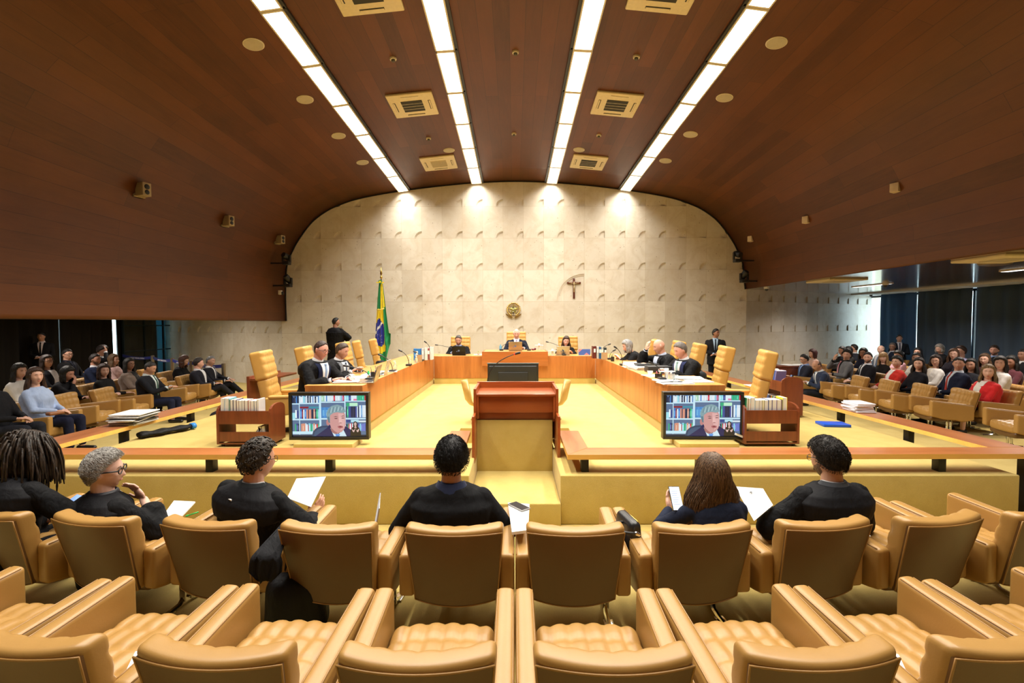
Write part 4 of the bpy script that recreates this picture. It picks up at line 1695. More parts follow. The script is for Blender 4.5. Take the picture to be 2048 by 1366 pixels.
    if hair not in ('none',):
        n, k = 40, 30
        hl = {0: .55, 1: .72, 2: .95}.get(recede, .55)
        def hairline(y):
            pts = [(-1, -.62), (-.5, -.50), (-.12, -.22), (.02, -.05), (.12, .14), (.35, .42), (.6, .58), (.8, hl + .10), (1, hl + .15)]
            if hair in ('long', 'bob'):
                pts = [(-1, -.75), (-.5, -.7), (-.12, -.6), (.12, -.45), (.3, -.15), (.45, .42), (.62, .58), (.8, hl + .10), (1, hl + .14)]
            if hair == 'bangs':
                pts = [(-1, -.75), (-.5, -.7), (-.12, -.6), (.12, -.5), (.34, -.4), (.45, .20), (.62, .24), (.8, .24), (1, .24)]
            for a_, b2 in zip(pts[:-1], pts[1:]):
                if a_[0] <= y <= b2[0]:
                    return lerp(a_[1], b2[1], (y - a_[0]) / (b2[0] - a_[0]))
            return 1
        th = {'short': .013, 'crop': .006, 'curly': .026, 'long': .020, 'bob': .024, 'bangs': .022, 'rim': .008, 'full': .026, 'dreads': .02}[hair]
        vs, idx = [], {}
        fs = []
        a = MB()
        for j in range(k + 1):
            for i in range(n):
                d_ = sph(i, n, j, k)
                c = d_.z - hairline(d_.y) + (.09 * noise.noise(d_ * 3.5 + Vector((H.x, 0, 0))) + .07 * d_.x * (1 if H.x > 0 else -1)) * sstep(.1, .5, d_.y)
                if hair == 'rim':
                    c = min(c, .52 + .25 * d_.y * -1 - d_.z)
                t_ = sstep(-.02, .16, c)
                nzv = 0
                if True:
                    nzv = max(curl, .0035) * (noise.noise(d_ * 5.5) + .6 * noise.noise(d_ * 12)) * t_
                tt = th * (1.0 + .25 * d_.z) * t_ + nzv - (.009 if t_ < .02 else .001)
                base = head_pt(d_)
                vs.append(base + d_ * tt)
                idx[(i, j)] = (len(vs) - 1, c)
        for j in range(k):
            for i in range(n):
                q = [idx[(i, j)], idx[((i + 1) % n, j)], idx[((i + 1) % n, j + 1)], idx[(i, j + 1)]]
                if max(x[1] for x in q) > -.05:
                    fs.append(tuple(x[0] for x in q))
        a.add([hc + HR @ v_ for v_ in vs], fs)
        ho = obj('hair', a, hm, root, True)
        if hair in ('long', 'bob', 'bangs'):
            L_ = hair_len
            YR = Matrix.Rotation(R(head[0]), 3, 'Z')
            a = MB()
            rows = 16
            half = R(128 if hair != 'long' else 122)
            NA = 26
            for r_ in range(rows + 1):
                t_ = r_ / rows
                z = .045 - t_ * (L_ + .045)
                kk = sstep(0, .5, t_)
                rx_ = lerp(.088, (.098 + .12 * min(L_, .5) * .55) if flare == 1.3 else .094 * flare, kk) * (1 - .10 * sstep(.8, 1, t_))
                ry_ = lerp(.100, .088, kk) * (1 - .12 * sstep(.8, 1, t_))
                ring = []
                for e_, rr_ in ((0, 1), (1, 0)):
                    for q in range(NA + 1):
                        qq = q if e_ == 0 else NA - q
                        th_ = -half + 2 * half * qq / NA
                        wv = .006 * math.sin(qq * 2.3 + t_ * 7) * kk + .010 * noise.noise(Vector((qq * .55, t_ * 4, H.x)))
                        ro = 1.0 if e_ == 0 else .70
                        zz = z + (.02 * math.sin(qq * 1.9) * t_ ** 3 if t_ > .6 else 0)
                        ring.append(hc + YR @ Vector((math.sin(th_) * (rx_ * ro + wv), -math.cos(th_) * (ry_ * ro + wv) - .004 + d_sp.y * 0, zz)) + Vector((0, min(0, math.sin(R(lean)) * z * -.0), 0)))
                a.v += [tuple(v_) for v_ in ring]
            m_ = 2 * (NA + 1)
            for r_ in range(rows):
                for q in range(m_):
                    q2 = (q + 1) % m_
                    a.f.append((r_ * m_ + q, r_ * m_ + q2, (r_ + 1) * m_ + q2, (r_ + 1) * m_ + q))
            a.f.append(tuple(range(m_ - 1, -1, -1)))
            a.f.append(tuple(rows * m_ + q for q in range(m_)))
            a.m += [0] * len(a.f)
            a.c += [None] * len(a.f)
            obj('hair_lengths', a, hm, root, True)
        if strands:
            random.seed(int(abs(H.x) * 1000))
            a = MB()
            c0 = Vector((.1, -.45, .88)).normalized()
            cnt = 0
            while cnt < strands:
                d_ = Vector((random.gauss(0, 1), random.gauss(0, 1), random.gauss(0, 1))).normalized()
                if d_.z - hairline(d_.y) < .02:
                    continue
                cnt += 1
                tg = d_ - c0 * d_.dot(c0)
                tg = tg.normalized() if tg.length > .02 else Vector((1, 0, 0))
                wh = c0.cross(tg) * random.uniform(.15, .35)
                tg = (tg + wh).normalized()
                if hair == 'long' and hair_len > .3:
                    # from the crown down the back and sides
                    an = math.atan2(d_.x, -d_.y)
                    an = max(-2.05, min(2.05, an))
                    L_ = (hair_len + .03) * random.uniform(.82, 1.04)
                    ph = random.uniform(0, 6)
                    ex = random.uniform(.2, 1)
                    pts = []
                    for u_ in range(15):
                        v_ = u_ / 14
                        if v_ < .25:
                            el = lerp(1.25, .15, v_ / .25)
                            dd = Vector((math.sin(an) * math.cos(el), -math.cos(an) * math.cos(el), math.sin(el)))
                            p_ = head_pt(dd) + dd * (.022 + .006 * ex)
                            p_ = Vector((p_.x, p_.y, p_.z))
                            last = p_
                        else:
                            w_ = (v_ - .25) / .75
                            kk = sstep(0, .6, w_)
                            rx_ = lerp(.100, .100 * flare, kk) * (1 - .06 * sstep(.85, 1, w_)) + .008 * ex
                            ry_ = lerp(.118, .098, kk) + .010 * ex
                            z0_ = last.z if v_ < .33 else z0_
                            z_ = .018 - w_ * (L_ - .0)
                            p_ = Vector((math.sin(an) * rx_ + .010 * math.sin(ph + w_ * 9) * kk, -math.cos(an) * ry_ + .006 * math.cos(ph + w_ * 8) * kk, z_))
                        pts.append(p_)
                    YR2 = Matrix.Rotation(R(head[0]), 3, 'Z')
                    a.tube([hc + (HR @ p_ if i_ < 4 else YR2 @ p_) for i_, p_ in enumerate(pts)], [.0016] * 14 + [.0006], 3)
                    continue
                st = .05 if hair != 'curly' else .06
                pts = []
                ln = random.randint(5, 8)
                lift = random.uniform(.85, 1.35)
                for u_ in range(ln):
                    dd = (d_ + tg * st * u_ * .9).normalized()
                    if dd.z < -.72:
                        break
                    wob = curl * .4 * math.sin(u_ * 1.6 + d_.x * 14 + d_.z * 9)
                    pts.append(head_pt(dd) + dd * (th * lift * (1 - .25 * u_ / ln) + curl * .6 + .001) + tg.cross(d_) * wob)
                if len(pts) > 2:
                    a.tube([hc + HR @ p_ for p_ in pts], [.0010] * (len(pts) - 1) + [.0003], 3)
            so_ = obj('hair_strands', a, hm, root, True)
            so_['kind'] = 'stuff'
        if hair == 'dreads':
            random.seed(5)
            a = MB()
            for q in range(230):
                th_ = random.uniform(-PI, PI)
                el = random.uniform(.1, 1.5)
                d_ = Vector((math.sin(th_) * math.cos(el), -math.cos(th_) * math.cos(el), math.sin(el)))
                if d_.y > .55 and d_.z < .75:
                    continue
                p0_ = hc + HR @ (head_pt(d_) * 1.04)
                out = (HR @ Vector((d_.x, d_.y, 0)))
                out = out.normalized() * random.uniform(.045, .085)
                pts = [p0_, p0_ + out * .5 + Vector((0, 0, .012)), p0_ + out + Vector((0, 0, -.05)), p0_ + out * 1.25 + Vector((random.uniform(-.01, .01), random.uniform(-.01, .01), -.13))]
                ln = random.uniform(.12, .20) + .08 * d_.z
                pts.append(pts[-1] + Vector((random.uniform(-.012, .012), random.uniform(-.012, .012), -ln * .6)))
                # smooth the lock
                sm = []
                for i_ in range(len(pts) - 1):
                    for u_ in (0, .33, .66):
                        sm.append(pts[i_].lerp(pts[i_ + 1], u_))
                sm.append(pts[-1])
                a.tube(sm, [.0065 + .001 * math.sin(i_ * 1.7) for i_ in range(len(sm) - 1)] + [.003], 6)
            obj('dreadlocks', a, hm, root, True)
        if hair == 'curly' and curl:
            random.seed(9)
            a = MB()
            for q in range(340):
                d_ = Vector((random.gauss(0, 1), random.gauss(0, 1), random.gauss(0, 1))).normalized()
                if d_.z - hairline(d_.y) < .05:
                    continue
                c = head_pt(d_) + d_ * (th + .003)
                t1 = d_.cross(Vector((random.random(), random.random(), random.random()))).normalized()
                t2 = d_.cross(t1)
                rr = random.uniform(.007, .013)
                pts = [c + (t1 * math.cos(u_) + t2 * math.sin(u_)) * rr + d_ * (.004 * math.sin(u_ * .5)) for u_ in [i_ * .7 for i_ in range(8)]]
                a.tube([hc + HR @ v_ for v_ in pts], [.0035] * 7 + [.0015], 5)
            obj('curls', a, hm, root, True)
    if beard:
        n, k = 40, 30
        a = MB()
        vs, cc = [], []
        for j in range(k + 1):
            for i in range(n):
                d_ = sph(i, n, j, k)
                c = min(-.42 - d_.z + .38 * (1 - d_.y), d_.y - .02)
                c = min(c, ((d_.x / .24) ** 2 + ((d_.z + .52) / .09) ** 2) - 1) if d_.y > .4 else c
                vs.append(hc + HR @ (head_pt(d_) + d_ * (.006 * sstep(0, .12, c) - .003)))
                cc.append(c)
        fs = []
        for j in range(k):
            for i in range(n):
                q = [j * n + i, j * n + (i + 1) % n, (j + 1) * n + (i + 1) % n, (j + 1) * n + i]
                if max(cc[x] for x in q) > 0:
                    fs.append(tuple(q))
        a.add(vs, fs)
        bc = tuple(lerp(skin_c[i] * .5, beard[i], .6) for i in range(3))
        obj('beard', a, hairmat(bc), root, True)
    # ---- face
    if face_on:
        a = MB()
        for q in (-1, 1):
            d_ = Vector((q * .37, .9, .10)).normalized()
            c = head_pt(d_)
            a = MB()
            a.ell(hc + HR @ (c - Vector((0, .0045, 0))), (.0135, .008, .0055), 12, 8, 0, rot=HR)
            a.ell(hc + HR @ (c + Vector((0, .001, -.001))), (.0058, .0035, .0052), 10, 6, 1, rot=HR)
            obj('eye', a, [plain('eye_white', (.50, .47, .44), .3, noise_amt=0), plain('iris', (.02, .012, .008), .2, noise_amt=0)], root, True)
        for q in (-1, 1):
            a = MB()
            pts = []
            for u_ in (0, .33, .66, 1):
                d_ = Vector((q * lerp(.16, .56, u_), .85, .25 + .05 * math.sin(u_ * PI))).normalized()
                pts.append(hc + HR @ (head_pt(d_) + Vector((0, .001, 0))))
            a.tube(pts, [.002, .003, .0028, .0012], 6)
            obj('eyebrow', a, hairmat(hair_c if hair_c[0] < .3 else (.18, .14, .10)), root, True)
        a = MB()
        lc = (skin_c[0] * .85, skin_c[1] * .55, skin_c[2] * .55) if not female else (.45, .12, .11)
        for dz, rr in ((-.470, .0034), (-.525, .0042)):
            pts = []
            for u_ in range(7):
                x = lerp(-.24, .24, u_ / 6)
                d_ = Vector((x, .85, dz * .98 + .015 * (abs(x) / .24) * (1 if dz < -.5 else -1))).normalized()
                pts.append(hc + HR @ (head_pt(d_) + Vector((0, .0005, 0))))
            a.tube(pts, [rr * .3, rr * .8, rr, rr, rr, rr * .8, rr * .3], 6)
        obj('lips', a, plain('lips', lc, .4), root, True)
    if glasses:
        a = MB()
        for q in (-1, 1):
            c = Vector((q * .033, .094, .010))
            pts = [c + Vector((math.cos(u_) * .026, -.003 * abs(math.cos(u_)), math.sin(u_) * .019)) for u_ in [2 * PI * i_ / 16 for i_ in range(17)]]
            a.tube([hc + HR @ v_ for v_ in pts], glasses[1], 6)
            a.tube([hc + HR @ Vector(v_) for v_ in ((q * .058, .090, .016), (q * .082, .03, .018), (q * .084, -.015, .012), (q * .080, -.035, -.004))], glasses[1] * 1.3, 6)
        a.tube([hc + HR @ Vector(v_) for v_ in ((-.008, .098, .014), (0, .101, .017), (.008, .098, .014))], glasses[1], 6)
        obj('glasses', a, plain('glasses_frame', glasses[0], .3), root, True)
    root['_w'] = [list((root_pt)) for root_pt in ()]
    del root['_w']
    info = {'arms': arms, 'P': P, 'nb': nb, 'hc': hc, 'HR': HR, 'loc': loc, 's': s, 'rz': rz, 'root': root, 'front': front, 'spine': spine}
    def to_world(v_):
        v_ = Vector(v_) * s
        return Vector((loc[0] + v_.x * c_ - v_.y * s_, loc[1] + v_.x * s_ + v_.y * c_, loc[2] + v_.z))
    info['w'] = to_world
    return info
# ================================================================ JUDGES' BENCH, BENCHES, LECTERN
DT = .643
XI = 1.855
def desk(name, label, parts_):
    root = thing(name, label, 'desk', (0, 0, 0))
    for pn, mb_, mt in parts_:
        obj(pn, mb_, mt, root, True, angle=35)
    return root
for s, nm in ((-1, 'left'), (1, 'right')):
    a = MB()
    x0, x1 = (-XI, -XI + .03) if s < 0 else (XI - .03, XI)
    a.bbox(min(s * XI, s * (XI + .03)), max(s * XI, s * (XI + .03)), 5.82, 11.02, .13, DT - .002, .003)
    b_ = MB()
    b_.bbox(min(s * (XI + .03), s * 2.56), max(s * (XI + .03), s * 2.56), 5.82, 5.85, .13, DT - .002, .003)
    c = MB()
    c.bbox(min(s * (XI + .004), s * 2.57), max(s * (XI + .004), s * 2.57), 5.83, 11.85, DT - .03, DT, .003)
    k_ = MB()
    k_.box(min(s * (XI + .02), s * 2.52), max(s * (XI + .02), s * 2.52), 5.87, 11.0, .0, .14)
    desk('judges_desk', 'long %s arm of the U-shaped wooden desk with vertical veneer and carpeted plinth' % nm,
         [('front_panel', a, M['desk']), ('end_panel', b_, M['desk']), ('desk_top', c, M['desktop']), ('plinth', k_, M['carpet'])])
a = MB()
a.bbox(-XI + .002, XI - .002, 11.02, 11.05, .13, DT - .002, .003)
c = MB()
c.bbox(-XI - .004 + .01, XI + .004 - .01, 11.03, 11.8, DT - .03, DT, .003)
k_ = MB()
k_.box(-XI + .002, XI - .002, 11.03, 11.3, 0, .14)
desk('judges_desk', 'central section of the U-shaped wooden desk facing the lectern', [('front_panel', a, M['desk']), ('desk_top', c, M['desktop']), ('plinth', k_, M['carpet'])])
a = MB()
a.bbox(-.74, .76, 10.88, 10.92, .424, .75, .003)
a.bbox(-.74, -.70, 10.92, 11.7, DT + .001, .75, .003)
a.bbox(.72, .76, 10.92, 11.7, DT + .001, .75, .003)
a.bbox(-.74, .76, 10.92, 11.015, .424, .60, .003)
c = MB()
c.bbox(-.735, .755, 10.925, 11.72, .72, .748, .003)
desk('president_desk', 'raised wooden president\'s desk box at the centre of the judges\' desk', [('front_panel', a, wood_mat('president_veneer', (.44, .14, .03), (.30, .085, .018), 'x', .33)), ('desk_top', c, M['desktop'])])

# low wooden rails (long benches) around the court platform
BZ = .18
def rail(label, poly, legs, mat_, edge_poly=None):
    root = thing('bench_rail', label, 'bench')
    a = MB()
    a.prism(poly, BZ - .046, BZ)
    ob = obj('bench_top', a, [mat_, M['bench_edge']], root)
    for pl in ob.data.polygons:
        if abs(pl.normal.z) < .5:
            pl.material_index = 1
    for x, y, h0 in legs:
        a = MB()
        a.bbox(x - .035, x + .035, y - .04, y + .04, h0, BZ - .047, .003)
        obj('leg', a, M['black_metal'], root, True, angle=35)
for s, nm in ((-1, 'left'), (1, 'right')):
    F_ = (lambda P_: P_) if s > 0 else (lambda P_: [(-x, y) for x, y in P_][::-1])
    rail('long low wooden rail across the front on the %s of the lectern' % nm, F_([(.49, 4.40), (4.98, 4.42), (4.98, 4.66), (.72, 4.66)]),
         [(s * x, 4.5, 0.0) for x in (.66, 1.75, 2.88, 4.0)] + [(s * 4.85, 4.54, FZ)], M['bench'])
    rail('short wooden rail running back beside the lectern trench on the %s' % nm, F_([(.49, 4.405), (.718, 4.665), (.72, 5.40), (.50, 5.40)]),
         [(s * .62, 5.25, 0.0)], M['bench_y'])
    rail('long low wooden side rail between the %s audience and the court platform' % nm, F_([(4.62, 4.67), (4.97, 4.67), (4.80, 12.6), (4.45, 12.6)]),
         [(s * 4.74, y, FZ) for y in (5.75, 6.95, 8.15, 9.35, 10.6, 11.8)], M['bench_y'])

# lectern
root = thing('lectern', 'reddish wooden lectern with a raised rim standing at the head of the carpeted trench', 'lectern', (0, 0, 0))
LX0, LX1 = -.445, .475
def lp(name, boxes, mt=M['lectern'], parent=root, bv=.004):
    a = MB()
    for b_ in boxes:
        a.bbox(*b_, bv)
    return obj(name, a, mt, parent, True, angle=35)
lz = .70
yb = 5.74
lp('back_rail', [(LX0, LX1, yb - .03, yb, .01, lz)])
lp('side_panel', [(LX0, LX0 + .03, 5.36, yb, .01, lz - .01), (LX0, LX0 + .03, 5.16, 5.36, .35, lz - .01)])
lp('side_panel', [(LX1 - .03, LX1, 5.36, yb, .01, lz - .01), (LX1 - .03, LX1, 5.16, 5.36, .35, lz - .01)])
lp('writing_top', [(LX0 + .03, LX1 - .03, 5.17, yb - .03, .605, .63)])
lp('front_panel', [(LX0 + .055, LX1 - .055, 5.215, 5.24, .42, .605), (LX0 + .03, LX0 + .055, 5.175, 5.24, .36, .605), (LX1 - .055, LX1 - .03, 5.175, 5.24, .36, .605)])
lp('lower_panel', [(LX0 + .03, LX1 - .03, 5.28, 5.30, .31, .43)])
lp('side_wing', [(LX0 + .0, LX0 + .03, 4.94, 5.33, -.06, .43)])
lp('side_wing', [(LX1 - .03, LX1, 4.94, 5.33, -.06, .43)])
a = MB()
a.bbox(-.418, .418, 5.262, 5.279, -.24, .33, .003)
obj('carpeted_panel', a, M['carpet'], root, True, angle=35)

# two shell chairs behind the lectern
for px, s, nm in ((-.46, -1, 'left'), (.50, 1, 'right')):
    root = thing('shell_chair', 'tan upholstered shell chair behind the lectern on the %s' % nm, 'chair', (px * 1.0, 6.75, -.14), s * R(84))
    a = MB()
    rings = []
    for i in range(13):
        t_ = i / 12
        z = lerp(.42, .74, max(0, (t_ - .3) / .7)) - .05 * math.sin(min(t_, .3) / .3 * PI)
        y = lerp(.24, -.20, min(1, t_ / .35)) - .10 * max(0, (t_ - .35))
        w_ = lerp(.20, .24, math.sin(t_ * PI)) * (1 - .45 * sstep(.75, 1, t_))
        rings.append([(w_ * math.cos(q * 2 * PI / 16), y + .035 * math.sin(q * 2 * PI / 16) * (1 if t_ > .35 else .3) + .06 * math.cos(q * 2 * PI / 16) ** 2, z + .035 * math.sin(q * 2 * PI / 16) * (.2 if t_ > .35 else 1)) for q in range(16)])
    a.loft(rings)
    obj('seat_shell', a, leather_mat('mustard_leather', (.50, .32, .09), (.56, .36, .11)), root, True)
    a = MB()
    a.cyl((0, 0, .15), .02, .26, 12)
    for q in range(4):
        an = PI / 4 + q * PI / 2
        a.tube([(0, 0, .17), (.22 * math.cos(an), .22 * math.sin(an), .152)], [.016, .011], 8)
    obj('base', a, M['chrome'], root, True, angle=40)

# ---------------------------------------------------------------- televisions with the video call
def screen_mesh():
    """video-call picture: a man in front of white bookshelves, sign interpreter lower right; unit coords 0..180 x 0..101"""
    mb = MB()
    random.seed(11)
    W_, H_ = 180.0, 100.5
    def rect(x0, y0, x1, y1, c, l):
        mb.add([(x0, l, H_ - y1), (x1, l, H_ - y1), (x1, l, H_ - y0), (x0, l, H_ - y0)], [(0, 1, 2, 3)], 0, c)
    def poly(pts, c, l):
        mb.add([(x, l, H_ - y) for x, y in pts], [tuple(range(len(pts) - 1, -1, -1))], 0, c)
    def oval(cx, cy, rx, ry, c, l, rot=0, n=28):
        poly([(cx + rx * math.cos(t_) * math.cos(rot) - ry * math.sin(t_) * math.sin(rot), cy + rx * math.cos(t_) * math.sin(rot) + ry * math.sin(t_) * math.cos(rot)) for t_ in [2 * PI * k / n for k in range(n)]], c, l)
    rect(0, 0, W_, H_, (.10, .17, .30), 0)
    def shelf(x0, x1, y0, y1, cols, hmin=.7, wmin=2, wmax=4.5):
        x = x0
        while x < x1 - 1:
            w_ = min(random.uniform(wmin, wmax), x1 - x)
            c = random.choice(cols)
            h_ = (y1 - y0) * random.uniform(hmin, 1)
            rect(x, y1 - h_, x + w_ - .25, y1, c, -.1)
            if w_ > 2.4 and random.random() < .6:
                c2 = tuple(min(1, v_ * 2.2 + .15) for v_ in c)
                rect(x + w_ * .3, y1 - h_ * .75, x + w_ * .6, y1 - h_ * .2, c2, -.14)
            x += w_
    bl, cy_, wh, dk, gr, rd, nv, yl = (.05, .22, .62), (.25, .70, .82), (.72, .85, .92), (.01, .02, .06), (.03, .42, .20), (.55, .03, .06), (.03, .06, .25), (.75, .72, .25)
    shelf(0, 16, 0, 20, [bl, yl, wh, cy_, dk])
    shelf(17, 65, 0, 18, [wh, cy_, dk, bl, wh, (.45, .6, .75)], .85)
    shelf(69, 98, 0, 14, [wh, (.4, .7, .5), cy_, bl, wh], 1)
    shelf(98, 127, 0, 13, [nv, rd, (.5, .35, .6), cy_, wh], 1)
    shelf(130, 144, 0, 13, [nv, bl, cy_], 1)
    rect(144, 0, 158, 13, wh, -.1); rect(150, 8, 158, 13, (.8, .2, .4), -.15)
    shelf(159, 177, 0, 12, [gr, (.04, .5, .27)], 1)
    rect(177, 0, 180, 12, rd, -.1)
    shelf(7, 16, 34, 55, [dk, nv, wh], .8)
    rect(0, 42, 7, 58, (.35, .75, .85), -.1)
    shelf(19, 65, 32, 57, [(.2, .01, .03), wh, yl, gr, dk, cy_, bl, (.7, .3, .2), dk], .9)
    rect(18, 27, 40, 31, (.25, .01, .03), -.16); rect(40, 27, 65, 30.5, (.04, .3, .4), -.16)
    shelf(71, 95, 28, 55, [(.05, .25, .6), (.07, .3, .7)], .95, 2.4, 2.8)
    shelf(131, 163, 27, 54, [dk, nv, (.05, .08, .35), dk, gr, wh], .98)
    rect(132, 18, 140, 26, gr, -.1); rect(140, 18, 160, 26, (.5, .85, .6), -.1)
    shelf(164, 180, 24, 54, [wh, wh, (.1, .3, .7)], 1)
    shelf(6, 17, 68, 88, [dk, gr, wh, nv], .8)
    shelf(21, 66, 68, 90, [gr, wh, bl, (.6, .05, .06), cy_, nv, (.7, .3, .2)], .8)
    shelf(131, 180, 68, 88, [dk, nv, gr, cy_, rd, (.15, .2, .6), wh], .85)
    rect(131, 60, 142, 66, nv, -.12); rect(143, 60, 162, 66, (.45, .75, .85), -.12); rect(162, 62, 180, 66, (.7, .8, .85), -.12)
    sh_c = (.55, .80, .92)
    for y0, y1, xa, xb in ((18.5, 21.5, 0, 17), (17.5, 20.5, 17, 66), (14.5, 17.5, 68, 130), (12.5, 15, 130, 180), (57, 60.5, 0, 66), (55.5, 59, 68, 180), (88, 95, 0, 50)):
        rect(xa, y0, xb, y1, sh_c, -.2)
    for x0, x1, y0 in ((16.3, 18.3, 18), (65.5, 70.5, 0), (127.5, 130.5, 0)):
        rect(x0, y0, x1, 96, sh_c, -.22)
    rect(0, 97, 180, 100.5, (.01, .02, .05), -.25)
    # mesh office chair
    poly([(47, 100), (50, 88), (58, 80), (70, 75), (84, 74), (98, 78), (100, 100)], (.02, .05, .12), -.3)
    poly([(52, 100), (54, 90), (61, 83), (72, 79), (82, 78), (92, 82), (94, 100)], (.04, .09, .19), -.35)
    # suit, shirt, tie
    poly([(55, 100.5), (70, 90), (84, 80), (92, 70), (128, 75), (142, 84), (156, 92), (160, 100.5)], (.004, .010, .09), -.4)
    poly([(92, 80), (99, 96), (101, 100.5), (132, 100.5), (124, 84), (112, 95), (100, 86)], (.62, .80, .90), -.45)
    poly([(104, 95), (116, 95), (114, 100.5), (106, 100.5)], (.10, .30, .75), -.5)
    # head: neck, face, ear, hair
    oval(106, 80, 13, 15, (.36, .16, .16), -.55)
    oval(87, 66, 4.5, 8, (.50, .22, .22), -.56)
    poly([(88, 50), (96, 40), (112, 36), (124, 38), (129, 46), (130, 60), (130, 72), (127, 82), (120, 90), (111, 93), (103, 88), (95, 80), (90, 68)], (.60, .31, .30), -.6)
    poly([(112, 44), (124, 44), (129, 60), (127, 78), (118, 86), (114, 66)], (.72, .42, .41), -.65)
    poly([(85, 58), (83, 44), (88, 32), (97, 25), (110, 22), (120, 25), (128, 32), (130, 40), (122, 43), (110, 41), (100, 43), (92, 49), (92, 62), (87, 60)], (.22, .36, .40), -.7)
    for k in range(9):
        poly([(88 + k * 4.4, 44 - k * 1.1), (92 + k * 4.2, 27 + abs(k - 4) * .6), (94 + k * 4.2, 27.5 + abs(k - 4) * .6), (91 + k * 4.4, 43 - k * 1.0)], (.38, .54, .58) if k % 2 else (.15, .26, .31), -.72)
    poly([(85, 52), (90, 52), (92, 68), (88, 66)], (.10, .20, .25), -.74)
    poly([(100, 52.5), (106, 50.5), (112, 53), (106, 52.8)], (.16, .10, .11), -.75)
    poly([(118, 51.5), (124, 49), (128, 51), (123, 51.5)], (.16, .10, .11), -.75)
    oval(106.5, 56.5, 4.2, 1.1, (.12, .05, .06), -.76)
    oval(123.5, 55.5, 3.6, 1.0, (.12, .05, .06), -.76)
    poly([(114, 55), (118, 54), (122, 65), (119, 68), (113, 67)], (.78, .48, .46), -.77)
    oval(117.5, 67.6, 3.4, .8, (.30, .10, .10), -.78)
    poly([(110, 76), (117, 74), (124, 76), (123, 80), (116, 81.5), (111, 79)], (.42, .12, .14), -.79)
    poly([(112.5, 77), (117, 76), (122, 77), (117, 78.5)], (.12, .02, .03), -.8)
    # sign interpreter
    poly([(141, 100.5), (142, 86), (146, 79), (150, 77), (157, 77), (163, 80), (167, 90), (168, 100.5)], (.008, .006, .010), -.85)
    poly([(148, 88), (148, 72), (150, 65), (154, 63.5), (158, 66), (160, 76), (160, 88)], (.012, .008, .008), -.86)
    oval(153.7, 71, 3.1, 4.8, (.62, .42, .38), -.9)
    poly([(152, 75), (155.5, 75), (157, 81), (151, 81)], (.58, .38, .34), -.9)
    for s in (-1, 1):
        cx = 154 + s * 5
        poly([(cx - 2.5, 88), (cx + s * 3, 82), (cx + s * 4, 83), (cx + 2.5, 89), (cx, 91)], (.72, .50, .46), -.92)
        for k in range(4):
            poly([(cx - 1.5 + k * 1.2, 87), (cx - s * (5 - k * 1.1), 82 + k * 2.4), (cx - s * (4.6 - k * 1.1), 83 + k * 2.4), (cx + k * .8, 89)], (.72, .50, .46), -.93)
    return mb
scr_m, nt, b = new_mat('screen_picture')
ca = N(nt, 'ShaderNodeVertexColor')
ca.layer_name = 'col'
b.inputs['Base Color'].default_value = (.01, .01, .01, 1)
b.inputs['Roughness'].default_value = .25
nt.links.new(ca.outputs[0], b.inputs['Emission Color'])
b.inputs['Emission Strength'].default_value = 1.0
smb = screen_mesh()
sx_ = .84 / 180
scr = MB()
scr.v = [((x - 90) * sx_, y * .0006, (z - 50.25) * sx_) for x, y, z in smb.v]
scr.f, scr.m, scr.c = smb.f, smb.m, smb.c
scr_mesh = scr.mesh('screen')
scr_mesh.materials.append(scr_m)
tv_m = plain('tv_frame', (.018, .016, .013), .35)
for s, xc, rz, lab in ((-1, -2.13, .02, 'left television on the platform showing a grey-haired man in front of bookshelves'), (1, 2.155, -.02, 'right television on the platform showing a grey-haired man in front of bookshelves')):
    root = thing('television', lab, 'television', (xc, 5.46, .337), rz, 'televisions facing the audience')
    a = MB()
    w2, h2 = .455, .272
    a.bbox(-w2, w2, .01, .085, -h2, h2, .006)
    obj('back_housing', a, tv_m, root, True, angle=35)
    a = MB()
    a.bbox(-w2, w2, -.012, .01, h2 - .032, h2, .003)
    a.bbox(-w2, w2, -.012, .01, -h2, -h2 + .032, .003)
    a.bbox(-w2, -w2 + .032, -.012, .01, -h2 + .032, h2 - .032, .003)
    a.bbox(w2 - .032, w2, -.012, .01, -h2 + .032, h2 - .032, .003)
    obj('bezel', a, tv_m, root, True, angle=35)
    o_ = bpy.data.objects.new('screen', scr_mesh)
    col.objects.link(o_)
    o_.parent = root
    o_.location = (0, .006, 0)
    a = MB()
    a.bbox(xc - .33 * 1.0, xc + .33, 5.27, 5.62, 0, .062, .006)
    o_ = obj('television_stand', a, M['carpet'], None, True, angle=35)
    tag(o_, 'low carpet-covered block under the %s television' % ('left' if s < 0 else 'right'), 'stand')
# monitor seen from behind, facing the judges
root = thing('monitor', 'black screen seen from the back between the lectern and the central desk', 'television', (-.0, 9.4, 0), 0)
a = MB()
a.bbox(-.53, .47, .0, .03, .02, .61, .006)
a.rbox((-.03, -.02, .29), (.94, .05, .54), .015, (1, 1, 1))
obj('back_housing', a, plain('monitor_plastic', (.012, .014, .014), .4), root, True, angle=40)
a = MB()
a.bbox(-.32, .26, -.075, -.04, .0, .44, .008)
obj('electronics_cover', a, plain('monitor_cover', (.008, .009, .009), .5), root, True, angle=40)
a = MB()
a.bbox(-.54, .48, -.005, .035, .60, .615, .004)
obj('top_rim', a, plain('grey_rim', (.10, .14, .15), .3), root, True, angle=40)

